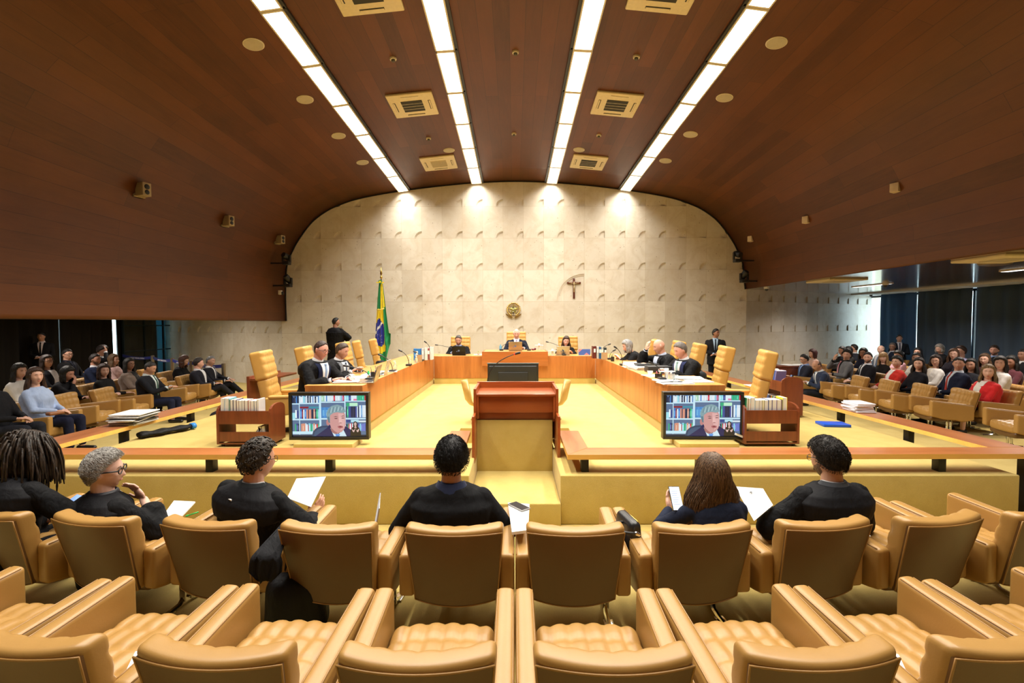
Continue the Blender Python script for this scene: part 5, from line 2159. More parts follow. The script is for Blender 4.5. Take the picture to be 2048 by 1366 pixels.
# ---------------------------------------------------------------- book trolleys
def trolley(label, loc, rz, books_top, books_low, W=.62, D=.34, H=.48, cm=None, second_tier=False):
    root = thing('book_trolley', label, 'book trolley', loc, rz)
    cm = cm or M['cart']
    def end(x0):
        pts = []
        K = 8
        for q in range(K + 1):
            an = PI * q / K
            pts.append((D / 2 * math.cos(an), H - .09 + .09 * math.sin(an) ** .8 if q not in (0, K) else H - .09))
        poly_ = [(-D / 2, .03), (D / 2, .03)] + pts
        a_ = MB()
        n_ = len(poly_)
        vs = [(x0, y, z) for y, z in poly_] + [(x0 + .025, y, z) for y, z in poly_]
        a_.add(vs, [tuple(range(n_ - 1, -1, -1)), tuple(range(n_, 2 * n_))] + [(i, (i + 1) % n_, n_ + (i + 1) % n_, n_ + i) for i in range(n_)])
        return a_
    obj('end_panel', end(-W / 2), cm, root)
    obj('end_panel', end(W / 2 - .025), cm, root)
    a = MB()
    a.box(-W / 2 + .025, W / 2 - .025, -D / 2 + .005, -D / 2 + .02, H - .22, H - .07)      # front lip of the top shelf
    a.box(-W / 2 + .025, W / 2 - .025, -D / 2 + .02, D / 2 - .01, H - .14, H - .125)
    obj('shelf', a, cm, root)
    a = MB()
    a.box(-W / 2 + .025, W / 2 - .025, -D / 2 + .005, -D / 2 + .02, .06, .17)
    a.box(-W / 2 + .025, W / 2 - .025, -D / 2 + .02, D / 2 - .01, .06, .075)
    a.box(-W / 2 + .025, W / 2 - .025, -D / 2 - .0, -D / 2 + .02, .03, .045)
    obj('shelf', a, cm, root)
    a = MB()
    for x in (-1, 1):
        for y in (-1, 1):
            a.cyl((x * (W / 2 - .04), y * (D / 2 - .05), 0), .018, .03, 10)
    obj('caster', a, M['black_plastic'], root)
    c_, s_ = math.cos(rz), math.sin(rz)
    for (zb, bl, rowname) in ((H - .125, books_top, 'top shelf'), (.075, books_low, 'lower shelf')):
        x = -W / 2 + .03
        for (t_, h_, w_, cc, lab, tilt, lie) in bl:
            if t_ < 0:
                x += -t_
                continue
            bk = book(w_, h_, t_, cc)
            tag(bk, lab, 'book', 'books on the trolleys')
            lx, ly = x + t_ / 2, (-D / 2 + .035 + w_ / 2)
            bk.rotation_euler = (0, R(tilt), rz + (lie or 0) + (0 if 'rear' in lab or lie else PI))
            bk.location = (loc[0] + lx * c_ - ly * s_, loc[1] + lx * s_ + ly * c_, loc[2] + zb + .002)
            x += t_ + .002
    return root
CO = {'white': (.70, .68, .64), 'blue': (.05, .12, .40), 'navy': (.02, .03, .12), 'red': (.45, .04, .03), 'yellow': (.80, .70, .04), 'green': (.03, .25, .10), 'black': (.02, .02, .02), 'orange': (.7, .25, .05), 'sky': (.25, .5, .7), 'brown': (.25, .08, .04), 'violet': (.25, .22, .5), 'grey': (.35, .35, .36)}
def top_books(side):
    L_ = []
    seq = [('white', .042, .235), ('sky', .05, .235), ('green', .012, .22), ('black', .035, .215), ('navy', .035, .215), ('brown', .028, .205), ('white', .03, .205), ('grey', .028, .205), ('brown', .04, .205), ('red', .028, .20), ('white', .034, .20), ('navy', .03, .20), ('white', .02, .22)]
    if side == 'right':
        seq = [('green', .02, .23), ('orange', .028, .225), ('sky', .05, .235), ('white', .042, .20), ('grey', .035, .20), ('yellow', .02, .20), ('blue', .045, .20), ('navy', .04, .205), ('violet', .05, .205), ('brown', .05, .205), ('black', .012, .205), ('yellow', .05, .235)]
    n_ = len(seq)
    for i, (c, t_, h_) in enumerate(seq):
        L_.append((t_, h_ * .82, .15, CO[c], '%s book, %s from the left on the %s front trolley top shelf' % (c, ORD[i], side), -2 if i < 2 else 0, 0))
    return L_
low_l = [(-.34, 0, 0, 0, 0, 0, 0), (.03, .16, .14, CO['navy'], 'dark blue book leaning on the lower shelf of the left trolley', -35, 0), (-.07, 0, 0, 0, 0, 0, 0), (.035, .15, .14, CO['white'], 'white book at the inner side of the left trolley lower shelf', 8, 0), (.035, .155, .14, CO['white'], 'white book against the end panel, left trolley lower shelf', 6, 0)]
low_r = [(-.02, 0, 0, 0, 0, 0, 0), (.03, .15, .18, CO['navy'], 'dark book with a red edge lying on the lower shelf of the right front trolley', 68, 0)]
trolley('mahogany book trolley full of white law books beside the left television', (-3.07, 5.55, 0), 0, top_books('left'), low_l)
trolley('mahogany book trolley of white books beside the right television', (2.90, 5.55, 0), 0, top_books('right'), low_r)
seq = [('yellow', .02, .22), ('grey', .02, .21), ('red', .02, .21), ('black', .03, .21), ('black', .03, .21), ('white', .035, .20), ('green', .03, .17), ('grey', .03, .20), ('red', .04, .20), ('blue', .04, .20), ('violet', .03, .2)]
rear_t = [(t_, h_, .15, CO[c], '%s book, %s along the top shelf of the rear right trolley' % (c, ORD[i]), 14, 0) for i, (c, t_, h_) in enumerate(seq)]
rear_l = [(t_, .2, .15, CO[c], '%s book, %s along the lower shelf of the rear right trolley' % (c, ORD[i]), 10, 0) for i, (c, t_) in enumerate((('red', .09), ('blue', .05), ('navy', .03), ('black', .03), ('orange', .03), ('green', .03), ('grey', .04)))]
trolley('tall mahogany book trolley with coloured books turned sideways behind the right television', (4.08, 7.35, 0), -PI / 2, rear_t, rear_l, W=.62, D=.32, H=.60)

# ---------------------------------------------------------------- wall emblem, crucifix, flag
q = at_y(1027, 619, YW - .02)
root = thing('coat_of_arms', 'gilded national coat of arms on the stone wall above the president', 'emblem', (q.x, YW, q.z))
gold = plain('gilt', (.52, .36, .11), .3, .9, nscale=60, noise_amt=.35)
a = MB()
random.seed(3)
for k in range(40):                     # leafy wreath
    an = -PI * .42 + (2 * PI - PI * .16) * k / 39 - PI * .0
    an = PI / 2 + (k / 39 - .5) * 1.78 * PI
    r_ = .185
    c = Vector((r_ * math.cos(an), -.03, r_ * math.sin(an)))
    rt = Matrix.Rotation(-an + .5 * (-1) ** k, 3, 'Y')
    a.ell(c, (.036, .016, .014), 8, 6, rot=rt)
obj('wreath', a, gold, root, True)
a = MB()                                # five-pointed star with faceted arms
for k in range(5):
    an = PI / 2 + 2 * PI * k / 5
    tip = Vector((.165 * math.cos(an), -.02, .165 * math.sin(an)))
    l_ = Vector((.068 * math.cos(an - PI / 5), -.015, .068 * math.sin(an - PI / 5)))
    r2 = Vector((.068 * math.cos(an + PI / 5), -.015, .068 * math.sin(an + PI / 5)))
    ct = Vector((0, -.055, 0))
    bk_ = Vector((0, 0, 0))
    a.add([ct, l_, tip, r2, bk_], [(0, 1, 2), (0, 2, 3), (4, 2, 1), (4, 3, 2)])
obj('star', a, plain('green_gilt', (.40, .36, .12), .35, .8), root)
a = MB()
a.lathe([(.001, -.07), (.05, -.07), (.056, -.06), (.06, -.05), (.078, -.05), (.082, -.03), (.001, -.02)], 28, M=Matrix.Rotation(-PI / 2, 4, 'X') @ Matrix.Scale(-1, 4, (0, 0, 1)))
obj('shield', a, gold, root, True, angle=30)
a = MB()
for (x, z) in ((0, .022), (0, -.022), (-.02, 0), (.02, 0), (.0, .0)):
    a.ell((x, -.075, z), (.007, .006, .007), 8, 6)
for k in range(20):
    an = 2 * PI * k / 20
    a.ell((.068 * math.cos(an), -.056, .068 * math.sin(an)), (.005, .005, .005), 6, 5)
obj('stars', a, plain('silver', (.75, .75, .72), .2, 1.0), root, True)
a = MB()                                # sword and ribbon below
a.bbox(-.012, .012, -.05, -.02, -.235, -.06, .003)
a.bbox(-.045, .045, -.055, -.02, -.150, -.135, .004)
obj('sword', a, plain('silver', (.75, .75, .72), .2, 1.0), root, True, angle=35)
for s in (-1, 1):
    a = MB()
    rings = []
    for k in range(11):
        t_ = k / 10
        x = s * lerp(.03, .225, t_)
        z = -.235 + .105 * t_ ** 1.6
        hw = .022
        rings.append([(x, -.045, z - hw), (x, -.03, z - hw), (x, -.03, z + hw), (x, -.045, z + hw)])
    a.loft(rings)
    obj('ribbon', a, gold, root, True, angle=30)
a = MB()
for k in range(26):
    an = 2 * PI * k / 26
    a.ell((.125 * math.cos(an), -.02, .125 * math.sin(an)), (.028, .012, .008), 8, 5, rot=Matrix.Rotation(-an, 3, 'Y'))
obj('rays', a, gold, root, True)

q = at_y(1148, 577, YW)
root = thing('crucifix', 'dark wooden crucifix with a pale gilt figure inside the big quarter-round relief', 'crucifix', (q.x, YW + .03, q.z))
dwood = plain('dark_walnut', (.10, .022, .012), .35)
a = MB()
a.bbox(-.028, .028, -.035, 0, -.29, .29, .004)
a.bbox(-.20, .20, -.034, 0, .135, .19, .004)
obj('cross', a, dwood, root, True, angle=35)
a = MB()
a.ell((0, -.06, .175), (.016, .018, .021), 10, 8)
a.capsule((0, -.055, .145), .022, (.003, -.055, .06), .016, 10)
a.capsule((.003, -.055, .06), .020, (-.004, -.065, -.01), .016, 10)
a.capsule((-.004, -.065, -.01), .013, (.002, -.05, -.10), .009, 8)
a.capsule((.0, -.06, .0), .012, (-.006, -.05, -.10), .008, 8)
for s in (-1, 1):
    a.capsule((s * .018, -.055, .145), .009, (s * .085, -.045, .16), .007, 8)
    a.capsule((s * .085, -.045, .16), .007, (s * .145, -.04, .175), .006, 8)
obj('figure', a, plain('pale_gilt', (.62, .50, .28), .35, .6), root, True)

# national flag on its pole: hanging pleated cloth with green field, yellow lozenge, blue disc, white band
fx, fy = at_y(763, 600, 12.8).x, 12.8
root = thing('flag', 'draped green, yellow and blue national flag on a tall pole by the stone wall', 'flag', (fx, fy, 0), 0)
ztop = at_y(763, 566, 12.8).z
a = MB()
a.cyl((0, 0, 0.02), .016, ztop - .02 + .12, 12)
a.lathe([(.001, 0), (.17, 0), (.17, .03), (.05, .06), (.03, .12), (.001, .12)], 24)
obj('pole', a, plain('dark_pole', (.10, .05, .02), .35), root, True, angle=40)
a = MB()
a.lathe([(.001, ztop + .10), (.03, ztop + .13), (.036, ztop + .16), (.015, ztop + .19), (.012, ztop + .20), (.034, ztop + .25), (.02, ztop + .32), (.003, ztop + .42)], 10)
obj('finial', a, M['brass'], root, True)
flag_cols = {'g': (.01, .22, .07), 'y': (.80, .62, .02), 'b': (.02, .03, .30), 'w': (.75, .75, .72)}
a = MB()
rows, cols_ = 64, 44
grid = []
Lf = ztop - .12
for i in range(rows + 1):
    t_ = i / rows
    row = []
    half = lerp(.05, .30, t_ ** .8) if t_ < .75 else lerp(.30, .28, (t_ - .75) / .25)
    for j in range(cols_ + 1):
        u_ = j / cols_
        x = lerp(-half * .75, half * .85, u_)
        pl = .055 * (.25 + .75 * t_) * math.sin(u_ * PI * 7 + .6 * math.sin(t_ * 3))
        zdrop = Lf * t_ * (1 - .30 * sstep(.62, 1.0, u_) * t_) - .05 * math.sin(u_ * 9) * t_
        row.append((x, -.06 + pl, ztop - zdrop))
    grid.append(row)
def fcol(u_, t_):
    # coordinates of the folded lozenge as it shows in the drape
    if t_ < .30:
        return 'y' if .42 < u_ < .70 or .78 < u_ < .92 else 'g'
    if u_ > .72:
        return 'g'
    v_ = t_
    if .40 < v_ < .74 and ((u_ - .32) / .42) ** 2 + ((v_ - .565) / .155) ** 2 < 1:
        band = v_ - (.60 - .17 * u_ / .72 * 1.0)
        if abs(band + .03) < .016:
            return 'w'
        return 'b'
    if .30 <= v_ < .82 + .0 and v_ < .84 - .12 * u_:
        return 'y'
    return 'g'
random.seed(4)
for i in range(rows):
    for j in range(cols_):
        c = fcol((j + .5) / cols_, (i + .5) / rows)
        p4 = [grid[i][j], grid[i + 1][j], grid[i + 1][j + 1], grid[i][j + 1]]
        o0 = len(a.v)
        a.v += p4
        a.f.append((o0, o0 + 1, o0 + 2, o0 + 3))
        a.m.append('gybw'.index(c))
        a.c.append(None)
fm_ = [cloth(flag_cols[k], .5, 'flag_satin_' + n_, .05) for k, n_ in (('g', 'green'), ('y', 'yellow'), ('b', 'blue'), ('w', 'white'))]
me = a.mesh('cloth')
import bmesh
bm = bmesh.new()
bm.from_mesh(me)
bmesh.ops.remove_doubles(bm, verts=bm.verts, dist=1e-5)
bm.to_mesh(me)
bm.free()
for pl in me.polygons:
    pl.use_smooth = True
for m_ in fm_:
    me.materials.append(m_)
fo = obj('cloth', me, fm_, root)
so = fo.modifiers.new('thick', 'SOLIDIFY')
so.thickness = .004
a = MB()
for k in range(24):                    # small white stars on the disc
    u_, v_ = random.uniform(.12, .58), random.uniform(.585, .68)
    i, j = int(v_ * rows), int(u_ * cols_)
    x, y, z = grid[i][j]
    a.ell((x, y - .006, z), (.006, .003, .006), 6, 4)
obj('star', a, plain('white_thread', (.8, .8, .8), .6), fo, True)
fo2 = fo.children[0]
fo2['kind'] = 'stuff'
a = MB()
a.lathe([(.001, -.02), (.05, -.02), (.055, 0), (.001, .0)], 20, M=Matrix.Translation((0, -.10, ztop + .02)) @ Matrix.Rotation(PI / 2, 4, 'X'))
ro = obj('rosette', a, plain('green_satin', (.01, .22, .07), .5), root, True, angle=40)
a = MB()
a.lathe([(.001, -.025), (.03, -.025), (.001, -.03)], 20, M=Matrix.Translation((0, -.125, ztop + .02)) @ Matrix.Rotation(PI / 2, 4, 'X') @ Matrix.Translation((0, 0, .025)))
a.box(-.10, -.04, -.11, -.10, ztop - .01, ztop + .02)
a.box(.04, .10, -.11, -.10, ztop - .01, ztop + .02)
obj('ribbon', a, plain('yellow_satin', (.8, .62, .02), .5), ro)
a = MB()
a.tube([(-.09, -.12, ztop - Lf * .30), (-.03, -.15, ztop - Lf * .31), (.04, -.15, ztop - Lf * .30), (.10, -.12, ztop - Lf * .29)], .018, 8)
obj('gold_cord', a, plain('gold_fringe', (.65, .48, .08), .5), root, True)
# ================================================================ CHAIRS AND PEOPLE
LE = M['leather']
arm_proto = make_armchair('tan leather armchair in the nearest row, first right of centre', LE, (1,))
arm_group = 'tan leather armchairs of the public seating'
arm_proto['group'] = arm_group
leg2 = make_armchair('tan leather armchair of the side seating', LE, (-1, 1))
leg2['group'] = arm_group
used = {'a': False, 'b': False}
def chair(kind, x, y, rz, label):
    src = arm_proto if kind == 'a' else leg2
    if not used[kind]:
        used[kind] = True
        src.location = (x, y, FZ)
        src.rotation_euler = (0, 0, rz)
        src['label'] = label
        return src
    return dup(src, (x, y, FZ), rz, label)
near = {1: 'first', 2: 'second', 3: 'third', 4: 'fourth', 5: 'fifth'}
occ1 = {(-1, 1): 'holding the man with a dark blue collar', (1, 1): 'empty, right of the man with the papers', (-1, 2): 'empty, beside the open laptop', (1, 2): 'under the long-haired woman', (-1, 3): 'behind the curly-haired man', (1, 3): 'under the dark-haired man in a gown with grey collar', (-1, 4): 'behind the grey-haired person with glasses', (1, 4): 'empty, right of the gowned man', (-1, 5): 'cut by the left edge, behind the person with dreadlocks', (1, 5): 'empty, cut by the right edge'}
RX = [.339, 1.035, 1.73, 2.42, 3.10]
RA = [0, 4, 8, 12, 16]
RYF = [3.03, 3.05, 3.10, 3.16, 3.24]
RYN = [2.00, 2.02, 2.07, 2.15, 2.25]
for s in (-1, 1):
    for k in range(5):
        chair('a', s * RX[k], RYF[k], s * R(RA[k]), 'second-row tan leather armchair ' + occ1[(s, k + 1)])
    for k in range(4):
        chair('a', s * RX[k], RYN[k], s * R(RA[k]), 'tan leather armchair in the nearest row, %s to the %s of the middle' % (near[k + 1], 'left' if s < 0 else 'right'))

# ---- people of the second row, seen from behind
G1 = 'people in gowns seated in front of the camera'
BLK = (.012, .012, .014)
def W3(px, py, Y):
    return at_y(px, py, Y)
vx = .0075
F4 = person('man with short black hair and dark blue collar seen from behind', W3(903, 881, 3.10), FZ, 0, lean=-2, s=1.05, top=(.006, .006, .007), shirt=(.012, .02, .06), lapel=(.012, .02, .06),
            vneck='suit', face_on=False, head=(2, 6, 0), hair='full', strands=4600, curl=.006, hair_c=(.006, .005, .005), glasses=((.02, .02, .02), .0017), hands=((-.24, .24, .12), (.24, .24, .12)), elbows=((-.9, -.6, -.5), (.9, -.6, -.5)), voxel=vx, skin_c=(.42, .22, .14), fat=1.2, group=G1)
F3 = person('curly-haired man in a black gown and glasses holding white sheets, seen from behind', W3(517, 884, 3.14), FZ, -.28, lean=2, slant=6, s=1.03, robe=True, top=(.02, .02, .025), shirt=(.7, .7, .7), lapel=(.03, .035, .04), vneck='suit',
            face_on=False, head=(-22, 8, 0), hair='curly', curl=.010, hair_c=(.012, .008, .006), streak=(.07, .05, .035), glasses=((.05, .03, .02), .0018), hands=((-.1, .3, .16), (.25, .28, .20)), elbows=((-1, -.3, -.6), (1, -.5, -.5)), fingers=(None, (.3, .6, .5)), palm=(None, (-.8, .2, 0)), voxel=vx, skin_c=(.58, .32, .22), group=G1)
F2 = person('person with silver-grey hair, thick black glasses and gown turned in profile', W3(210, 905, 3.18), FZ, -.5, lean=0, slant=-4, s=1.04, female=False, robe=True, top=BLK, shirt=BLK, vneck='none', face_on=True,
            head=(-42, 4, 6), hair='full', strands=5200, curl=.003, hair_c=(.36, .33, .30), streak=(.66, .63, .59), glasses=((.012, .012, .012), .0036), hands=((-.05, .3, .15), (.10, .17, .42)), elbows=((-1, -.3, -.6), (.6, .4, -.8)), fingers=(None, (-.4, -.3, .8)), palm=(None, (0, -1, 0)), voxel=vx, skin_c=(.66, .43, .34), group=G1)
F1 = person('person with long black dreadlocks in a black gown at the left edge, seen from behind', W3(48, 868, 3.12), FZ, -.25, lean=10, s=1.06, female=False, robe=True, top=BLK, shirt=BLK, vneck='none', face_on=False,
            head=(-18, 22, 0), hair='dreads', curl=.004, hair_c=(.008, .006, .005), streak=(.06, .035, .02), hands=((-.05, .34, .12), (.20, .40, .22)), elbows=((-1, -.3, -.6), (1, -.3, -.6)), voxel=vx, skin_c=(.25, .12, .075), group=G1)
F5 = person('woman with very long brown hair holding a phone, seen from behind', W3(1425, 912, 3.08), FZ, .12, lean=-2, s=.99, female=True, top=(.010, .014, .03), vneck='none', face_on=False, head=(8, 10, 0),
            hair='long', strands=2200, flare=1.85, hair_len=.34, hair_c=(.055, .025, .012), streak=(.26, .15, .075), hands=((-.165, .30, .30), (.1, .3, .15)), elbows=((-1, -.2, -.6), (.9, -.2, -.6)), fingers=((.1, .5, .7), None), palm=((.6, -.5, 0), None), voxel=vx, skin_c=(.68, .42, .32), group=G1, trousers=(.01, .01, .012))
F6 = person('man with full dark hair, grey collar and black gown seen from behind', W3(1655, 882, 3.14), FZ, .16, lean=0, s=1.03, robe=True, top=(.03, .033, .04), shirt=(.75, .75, .76), lapel=(.05, .055, .065), vneck='suit', face_on=False,
            head=(14, 10, 0), hair='full', strands=4200, curl=.007, hair_c=(.008, .006, .005), streak=(.035, .026, .02), glasses=((.02, .02, .025), .0018), hands=((-.22, .26, .22), (.16, .28, .16)), elbows=((-1, -.4, -.5), (1, -.4, -.5)), voxel=vx, skin_c=(.55, .32, .22), beard=(.01, .008, .007), group=G1)

# ---- judges and clerks
GJ = 'people behind the judges\' desk'
NAVY = (.010, .014, .040)
J = {}
J[2] = person('man with black glasses and light blue tie typing at the near left desk', W3(642, 682, 6.25), 0, -R(110), lean=16, robe=True, top=NAVY, shirt=(.75, .75, .76), tie=(.22, .32, .50), head=(-2, 16, 0), hair='crop', recede=2, hair_c=(.035, .018, .014), glasses=((.01, .01, .01), .0022),
              hands=((-.14, .50, .19), (.12, .46, .17)), skin_c=(.68, .34, .26), voxel=.008, desk=DT, group=GJ)
J[3] = person('gowned man with brown hair reading beside the typing man, left desk', W3(684, 687, 7.35), 0, -R(106), lean=14, robe=True, top=(.16, .17, .19), shirt=(.7, .72, .76), tie=(.05, .09, .16), head=(4, 20, 0), hair='short', recede=1, hair_c=(.05, .03, .02),
              hands=((-.10, .42, .24), (.10, .42, .24)), skin_c=(.50, .28, .20), voxel=.008, desk=DT, group=GJ)
J[1] = person('person in a wide black gown standing by the stone wall with back turned', W3(672, 636, 12.0), 0, -R(25), pose='stand', s=.90, robe=True, top=BLK, vneck='none', face_on=False, head=(-40, 2, 0), hair='short', hair_c=(.008, .007, .006), hands=((-.12, .24, .25), (.12, .24, .25)), elbows=((-1, -.1, -.3), (1, -.1, -.3)), skin_c=(.38, .2, .13), fat=1.35, group=GJ)
J[4] = person('bearded man in a black gown behind the black laptop, central desk', W3(917, 671, 11.95), 0, PI, lean=6, robe=True, top=(.02, .02, .025), shirt=(.30, .42, .68), tie=(.015, .03, .12), head=(0, 18, 0), hair='short', recede=1, hair_c=(.07, .06, .055), beard=(.05, .04, .035),
              hands=((-.12, .36, .22), (.12, .36, .22)), skin_c=(.55, .32, .24), voxel=.009, desk=DT, group=GJ)
J[5] = person('bald elderly man in a dark suit and lilac tie seated at the raised central desk', W3(1033, 658, 12.0), 0, PI, lean=4, top=(.012, .015, .028), shirt=(.72, .72, .78), tie=(.35, .33, .55), head=(0, 18, 0), hair='rim', hair_c=(.55, .53, .5), hands=((-.16, .38, .22), (.16, .38, .22)), skin_c=(.72, .44, .36), voxel=.009, desk=.75, group=GJ)
J[6] = person('woman with long dark hair, gown and white jabot at the central desk', W3(1132, 673, 11.95), 0, PI + .1, lean=4, female=True, robe=True, top=BLK, shirt=(.82, .82, .83), vneck='blazer', head=(-8, 14, -10), hair='long', hair_len=.30, hair_c=(.035, .016, .010), streak=(.10, .05, .03), hands=((-.10, .36, .22), (.10, .36, .22)), skin_c=(.68, .42, .34), voxel=.009, desk=DT, group=GJ)
J[7] = person('person with grey bobbed hair bowed over papers at the right desk', W3(1255, 681, 9.9), 0, R(92), lean=20, female=True, robe=True, top=BLK, shirt=BLK, vneck='none', head=(0, 26, 0), hair='bob', hair_len=.13, hair_c=(.20, .20, .20), streak=(.55, .55, .55), hands=((-.10, .42, .20), (.10, .42, .20)), skin_c=(.70, .44, .36), voxel=.009, desk=DT, group=GJ)
J[8] = person('bald man in a black gown raising his fist before his face at the right desk', W3(1318, 679, 8.05), 0, R(103), lean=14, robe=True, top=BLK, shirt=(.55, .62, .80), head=(-6, 18, 0), hair='none', hair_c=(.3, .25, .2), hands=((-.12, .40, .20), (.10, .36, .56)), elbows=((-.7, -.3, -.8), (.7, .6, -.8)), fingers=(None, (-.2, -.1, .9)), palm=(None, (0, -1, 0)), skin_c=(.66, .38, .28), voxel=.008, desk=DT, group=GJ)
J[9] = person('grey-haired man in a gown and pale green tie at the near right desk', W3(1361, 685, 7.15), 0, R(114), lean=12, robe=True, top=(.012, .02, .075), shirt=(.75, .76, .78), tie=(.25, .42, .42), head=(-8, 22, 0), hair='short', recede=1, hair_c=(.12, .10, .09), streak=(.30, .27, .25), hands=((-.08, .44, .22), (.10, .42, .22)), skin_c=(.70, .40, .32), voxel=.008, desk=DT, group=GJ)
J[10] = person('guard in a black suit standing with clasped hands by the right stone wall', W3(1432, 658, 13.0), FZ, PI - .35, pose='stand', s=1.0, top=BLK, shirt=(.35, .48, .62), tie=(.01, .015, .03), head=(48, 0, 0), hair='short', hair_c=(.008, .007, .006), hands=((-.02, .20, .13), (.03, .21, .11)), elbows=((-1, -.2, -.2), (1, -.2, -.2)), skin_c=(.36, .18, .11), fat=1.1, trousers=BLK, group='standing guards')
# high-backed chairs round the desk
hb = make_highback('x')
hb['group'] = 'golden tan high-backed chairs of the judges'
hbs = [(-2.90, 6.22, -78, 'golden tan high-backed chair at the near left desk end, behind the man typing'), (-2.86, 7.35, -80, 'golden tan high-backed chair behind the second man of the left desk'), (-2.84, 8.95, -86, 'empty golden tan high-backed chair right of the standing gowned person'),
       (-2.88, 9.85, -72, 'empty golden tan high-backed chair holding a black bag, left desk'), (-2.84, 10.85, -76, 'empty golden tan high-backed chair in front of the flag'),
       (2.84, 6.15, 72, 'empty golden tan high-backed chair at the near right desk end'), (2.80, 7.22, 78, 'golden tan high-backed chair behind the grey-haired man at the near right desk'), (2.78, 8.20, 80, 'golden tan high-backed chair behind the bald man at the right desk'),
       (2.80, 9.25, 84, 'golden tan high-backed chair between the bald man and the grey-bobbed person'), (2.62, 10.15, 66, 'golden tan high-backed chair beside the black bag, far right desk'),
       (-1.39, 12.05, 180, 'golden tan high-backed chair behind the bearded man, central desk'), (.045, 12.10, 180, 'golden tan high-backed chair of the bald man at the raised central desk'), (1.38, 12.05, 180, 'golden tan high-backed chair behind the woman with the white jabot')]
for i, (x, y, a_, lab) in enumerate(hbs):
    z = -.10 if i != 11 else .02
    z = max(z, -.0) if False else z
    if i == 0:
        hb.location = (x, y, z + .0)
        hb.rotation_euler = (0, 0, R(a_))
        hb['label'] = lab
    else:
        dup(hb, (x, y, z), R(a_), lab)

# ---- side audiences
GR = 'people in the right side audience'
GL = 'people in the left side audience'
SK = [(.62, .38, .28), (.50, .29, .20), (.68, .43, .33), (.36, .19, .12), (.45, .26, .17)]
def aud(label, px, py, X, side, yaw=35, pitch=4, extra_rz=0, lean=-5, empty=False, chair_lab=None, group=None, mkchair=True, **kw):
    d_ = ray(px, py)
    t_ = (X * side) / d_.x
    H = Vector((t_ * d_.x, t_ * d_.y, CAMZ + t_ * d_.z))
    rz = side * (R(80) + extra_rz)
    if side < 0:
        hd = (-yaw, pitch, kw.pop('tilt', 0))
    else:
        hd = (yaw, pitch, kw.pop('tilt', 0))
    info = person(label, H, FZ, rz, head=hd, lean=lean, group=group or (GR if side > 0 else GL), voxel=kw.pop('voxel', .0105), **kw)
    pos.append((info['loc'][0], info['loc'][1], side, rz, label))
    return info
pos = []
BR, DK = (.03, .014, .009), (.008, .007, .006)
# right block
R_ = 1
aud('man with black hair, glasses and blue shirt looking down beside the balding man', 1609, 709, 7.10, R_, yaw=10, pitch=18, top=(.02, .022, .035), shirt=(.25, .38, .70), tie=(.03, .05, .1), glasses=((.01, .01, .01), .0022), hair_c=DK, skin_c=SK[0], hands=((-.1, .34, .22), (.1, .34, .16)), group='right front row')
aud('balding man in a navy suit bent over his phone, right front row', 1634, 721, 6.75, R_, yaw=22, pitch=30, lean=14, top=(.012, .022, .055), shirt=(.7, .75, .8), tie=(.02, .03, .06), hair='rim', hair_c=(.06, .03, .02), skin_c=(.45, .25, .17), hands=((-.05, .38, .22), (.06, .38, .22)), group='right front row')
aud('woman with dark auburn hair turned away by the wall, in a pale top', 1626, 699, 8.0, R_, yaw=10, pitch=14, female=True, top=(.5, .33, .27), vneck='none', hair='bob', hair_len=.10, hair_c=(.05, .012, .010), skin_c=SK[0])
aud('man in a grey suit with a pink tie holding his hand to his mouth', 1694, 700, 7.75, R_, yaw=48, tilt=-10, top=(.13, .13, .14), shirt=(.01, .01, .012), tie=(.62, .25, .30), hair='curly', curl=.008, hair_c=DK, skin_c=SK[1], hands=((-.12, .3, .2), (.04, .20, .52)), elbows=((-.7, -.3, -.8), (.6, .5, -.8)), fingers=(None, (-.3, -.1, .8)), palm=(None, (0, -1, 0)))
aud('man with a dark beard in a black suit right of the grey suit', 1736, 705, 7.80, R_, yaw=50, top=(.010, .010, .014), shirt=(.6, .62, .68), tie=(.01, .01, .01), recede=1, hair_c=(.015, .01, .01), beard=(.012, .009, .008), skin_c=SK[0])
aud('woman with short black hair in a red jacket and white top', 1794, 713, 7.80, R_, yaw=32, female=True, top=(.50, .02, .012), shirt=(.72, .70, .68), vneck='blazer', hair='full', curl=.006, hair_c=DK, skin_c=SK[0], fat=1.12, glasses=None)
aud('woman with long dark hair in a black blazer', 1838, 716, 7.85, R_, yaw=48, female=True, top=(.010, .010, .014), vneck='none', hair='long', hair_len=.36, hair_c=(.014, .010, .009), skin_c=SK[0])
aud('man in a navy suit with a dark red tie', 1918, 715, 8.02, R_, yaw=50, top=(.010, .013, .03), shirt=(.45, .5, .58), tie=(.33, .03, .02), hair_c=DK, skin_c=(.48, .27, .19), fat=1.12)
aud('woman with long highlighted hair in a red blazer and white top', 1977, 730, 7.95, R_, yaw=46, extra_rz=.15, female=True, top=(.60, .018, .02), shirt=(.72, .68, .62), vneck='blazer', hair='long', hair_len=.34, hair_c=(.10, .055, .025), streak=(.38, .25, .12), skin_c=SK[2], skirt=True, fat=1.15, trousers=(.012, .012, .014), hands=((-.06, .30, .12), (.08, .30, .14)))
aud('woman with dark hair in a white puff-sleeved top behind the red blazer', 2001, 714, 8.75, R_, yaw=46, female=True, top=(.70, .66, .62), vneck='none', hair='bob', hair_len=.16, hair_c=(.012, .009, .008), skin_c=SK[0])
aud('woman with curly dark hair behind the man with the red tie', 1943, 718, 8.95, R_, yaw=40, female=True, top=(.012, .012, .016), vneck='none', hair='long', hair_len=.26, hair_c=DK, skin_c=(.40, .22, .15))
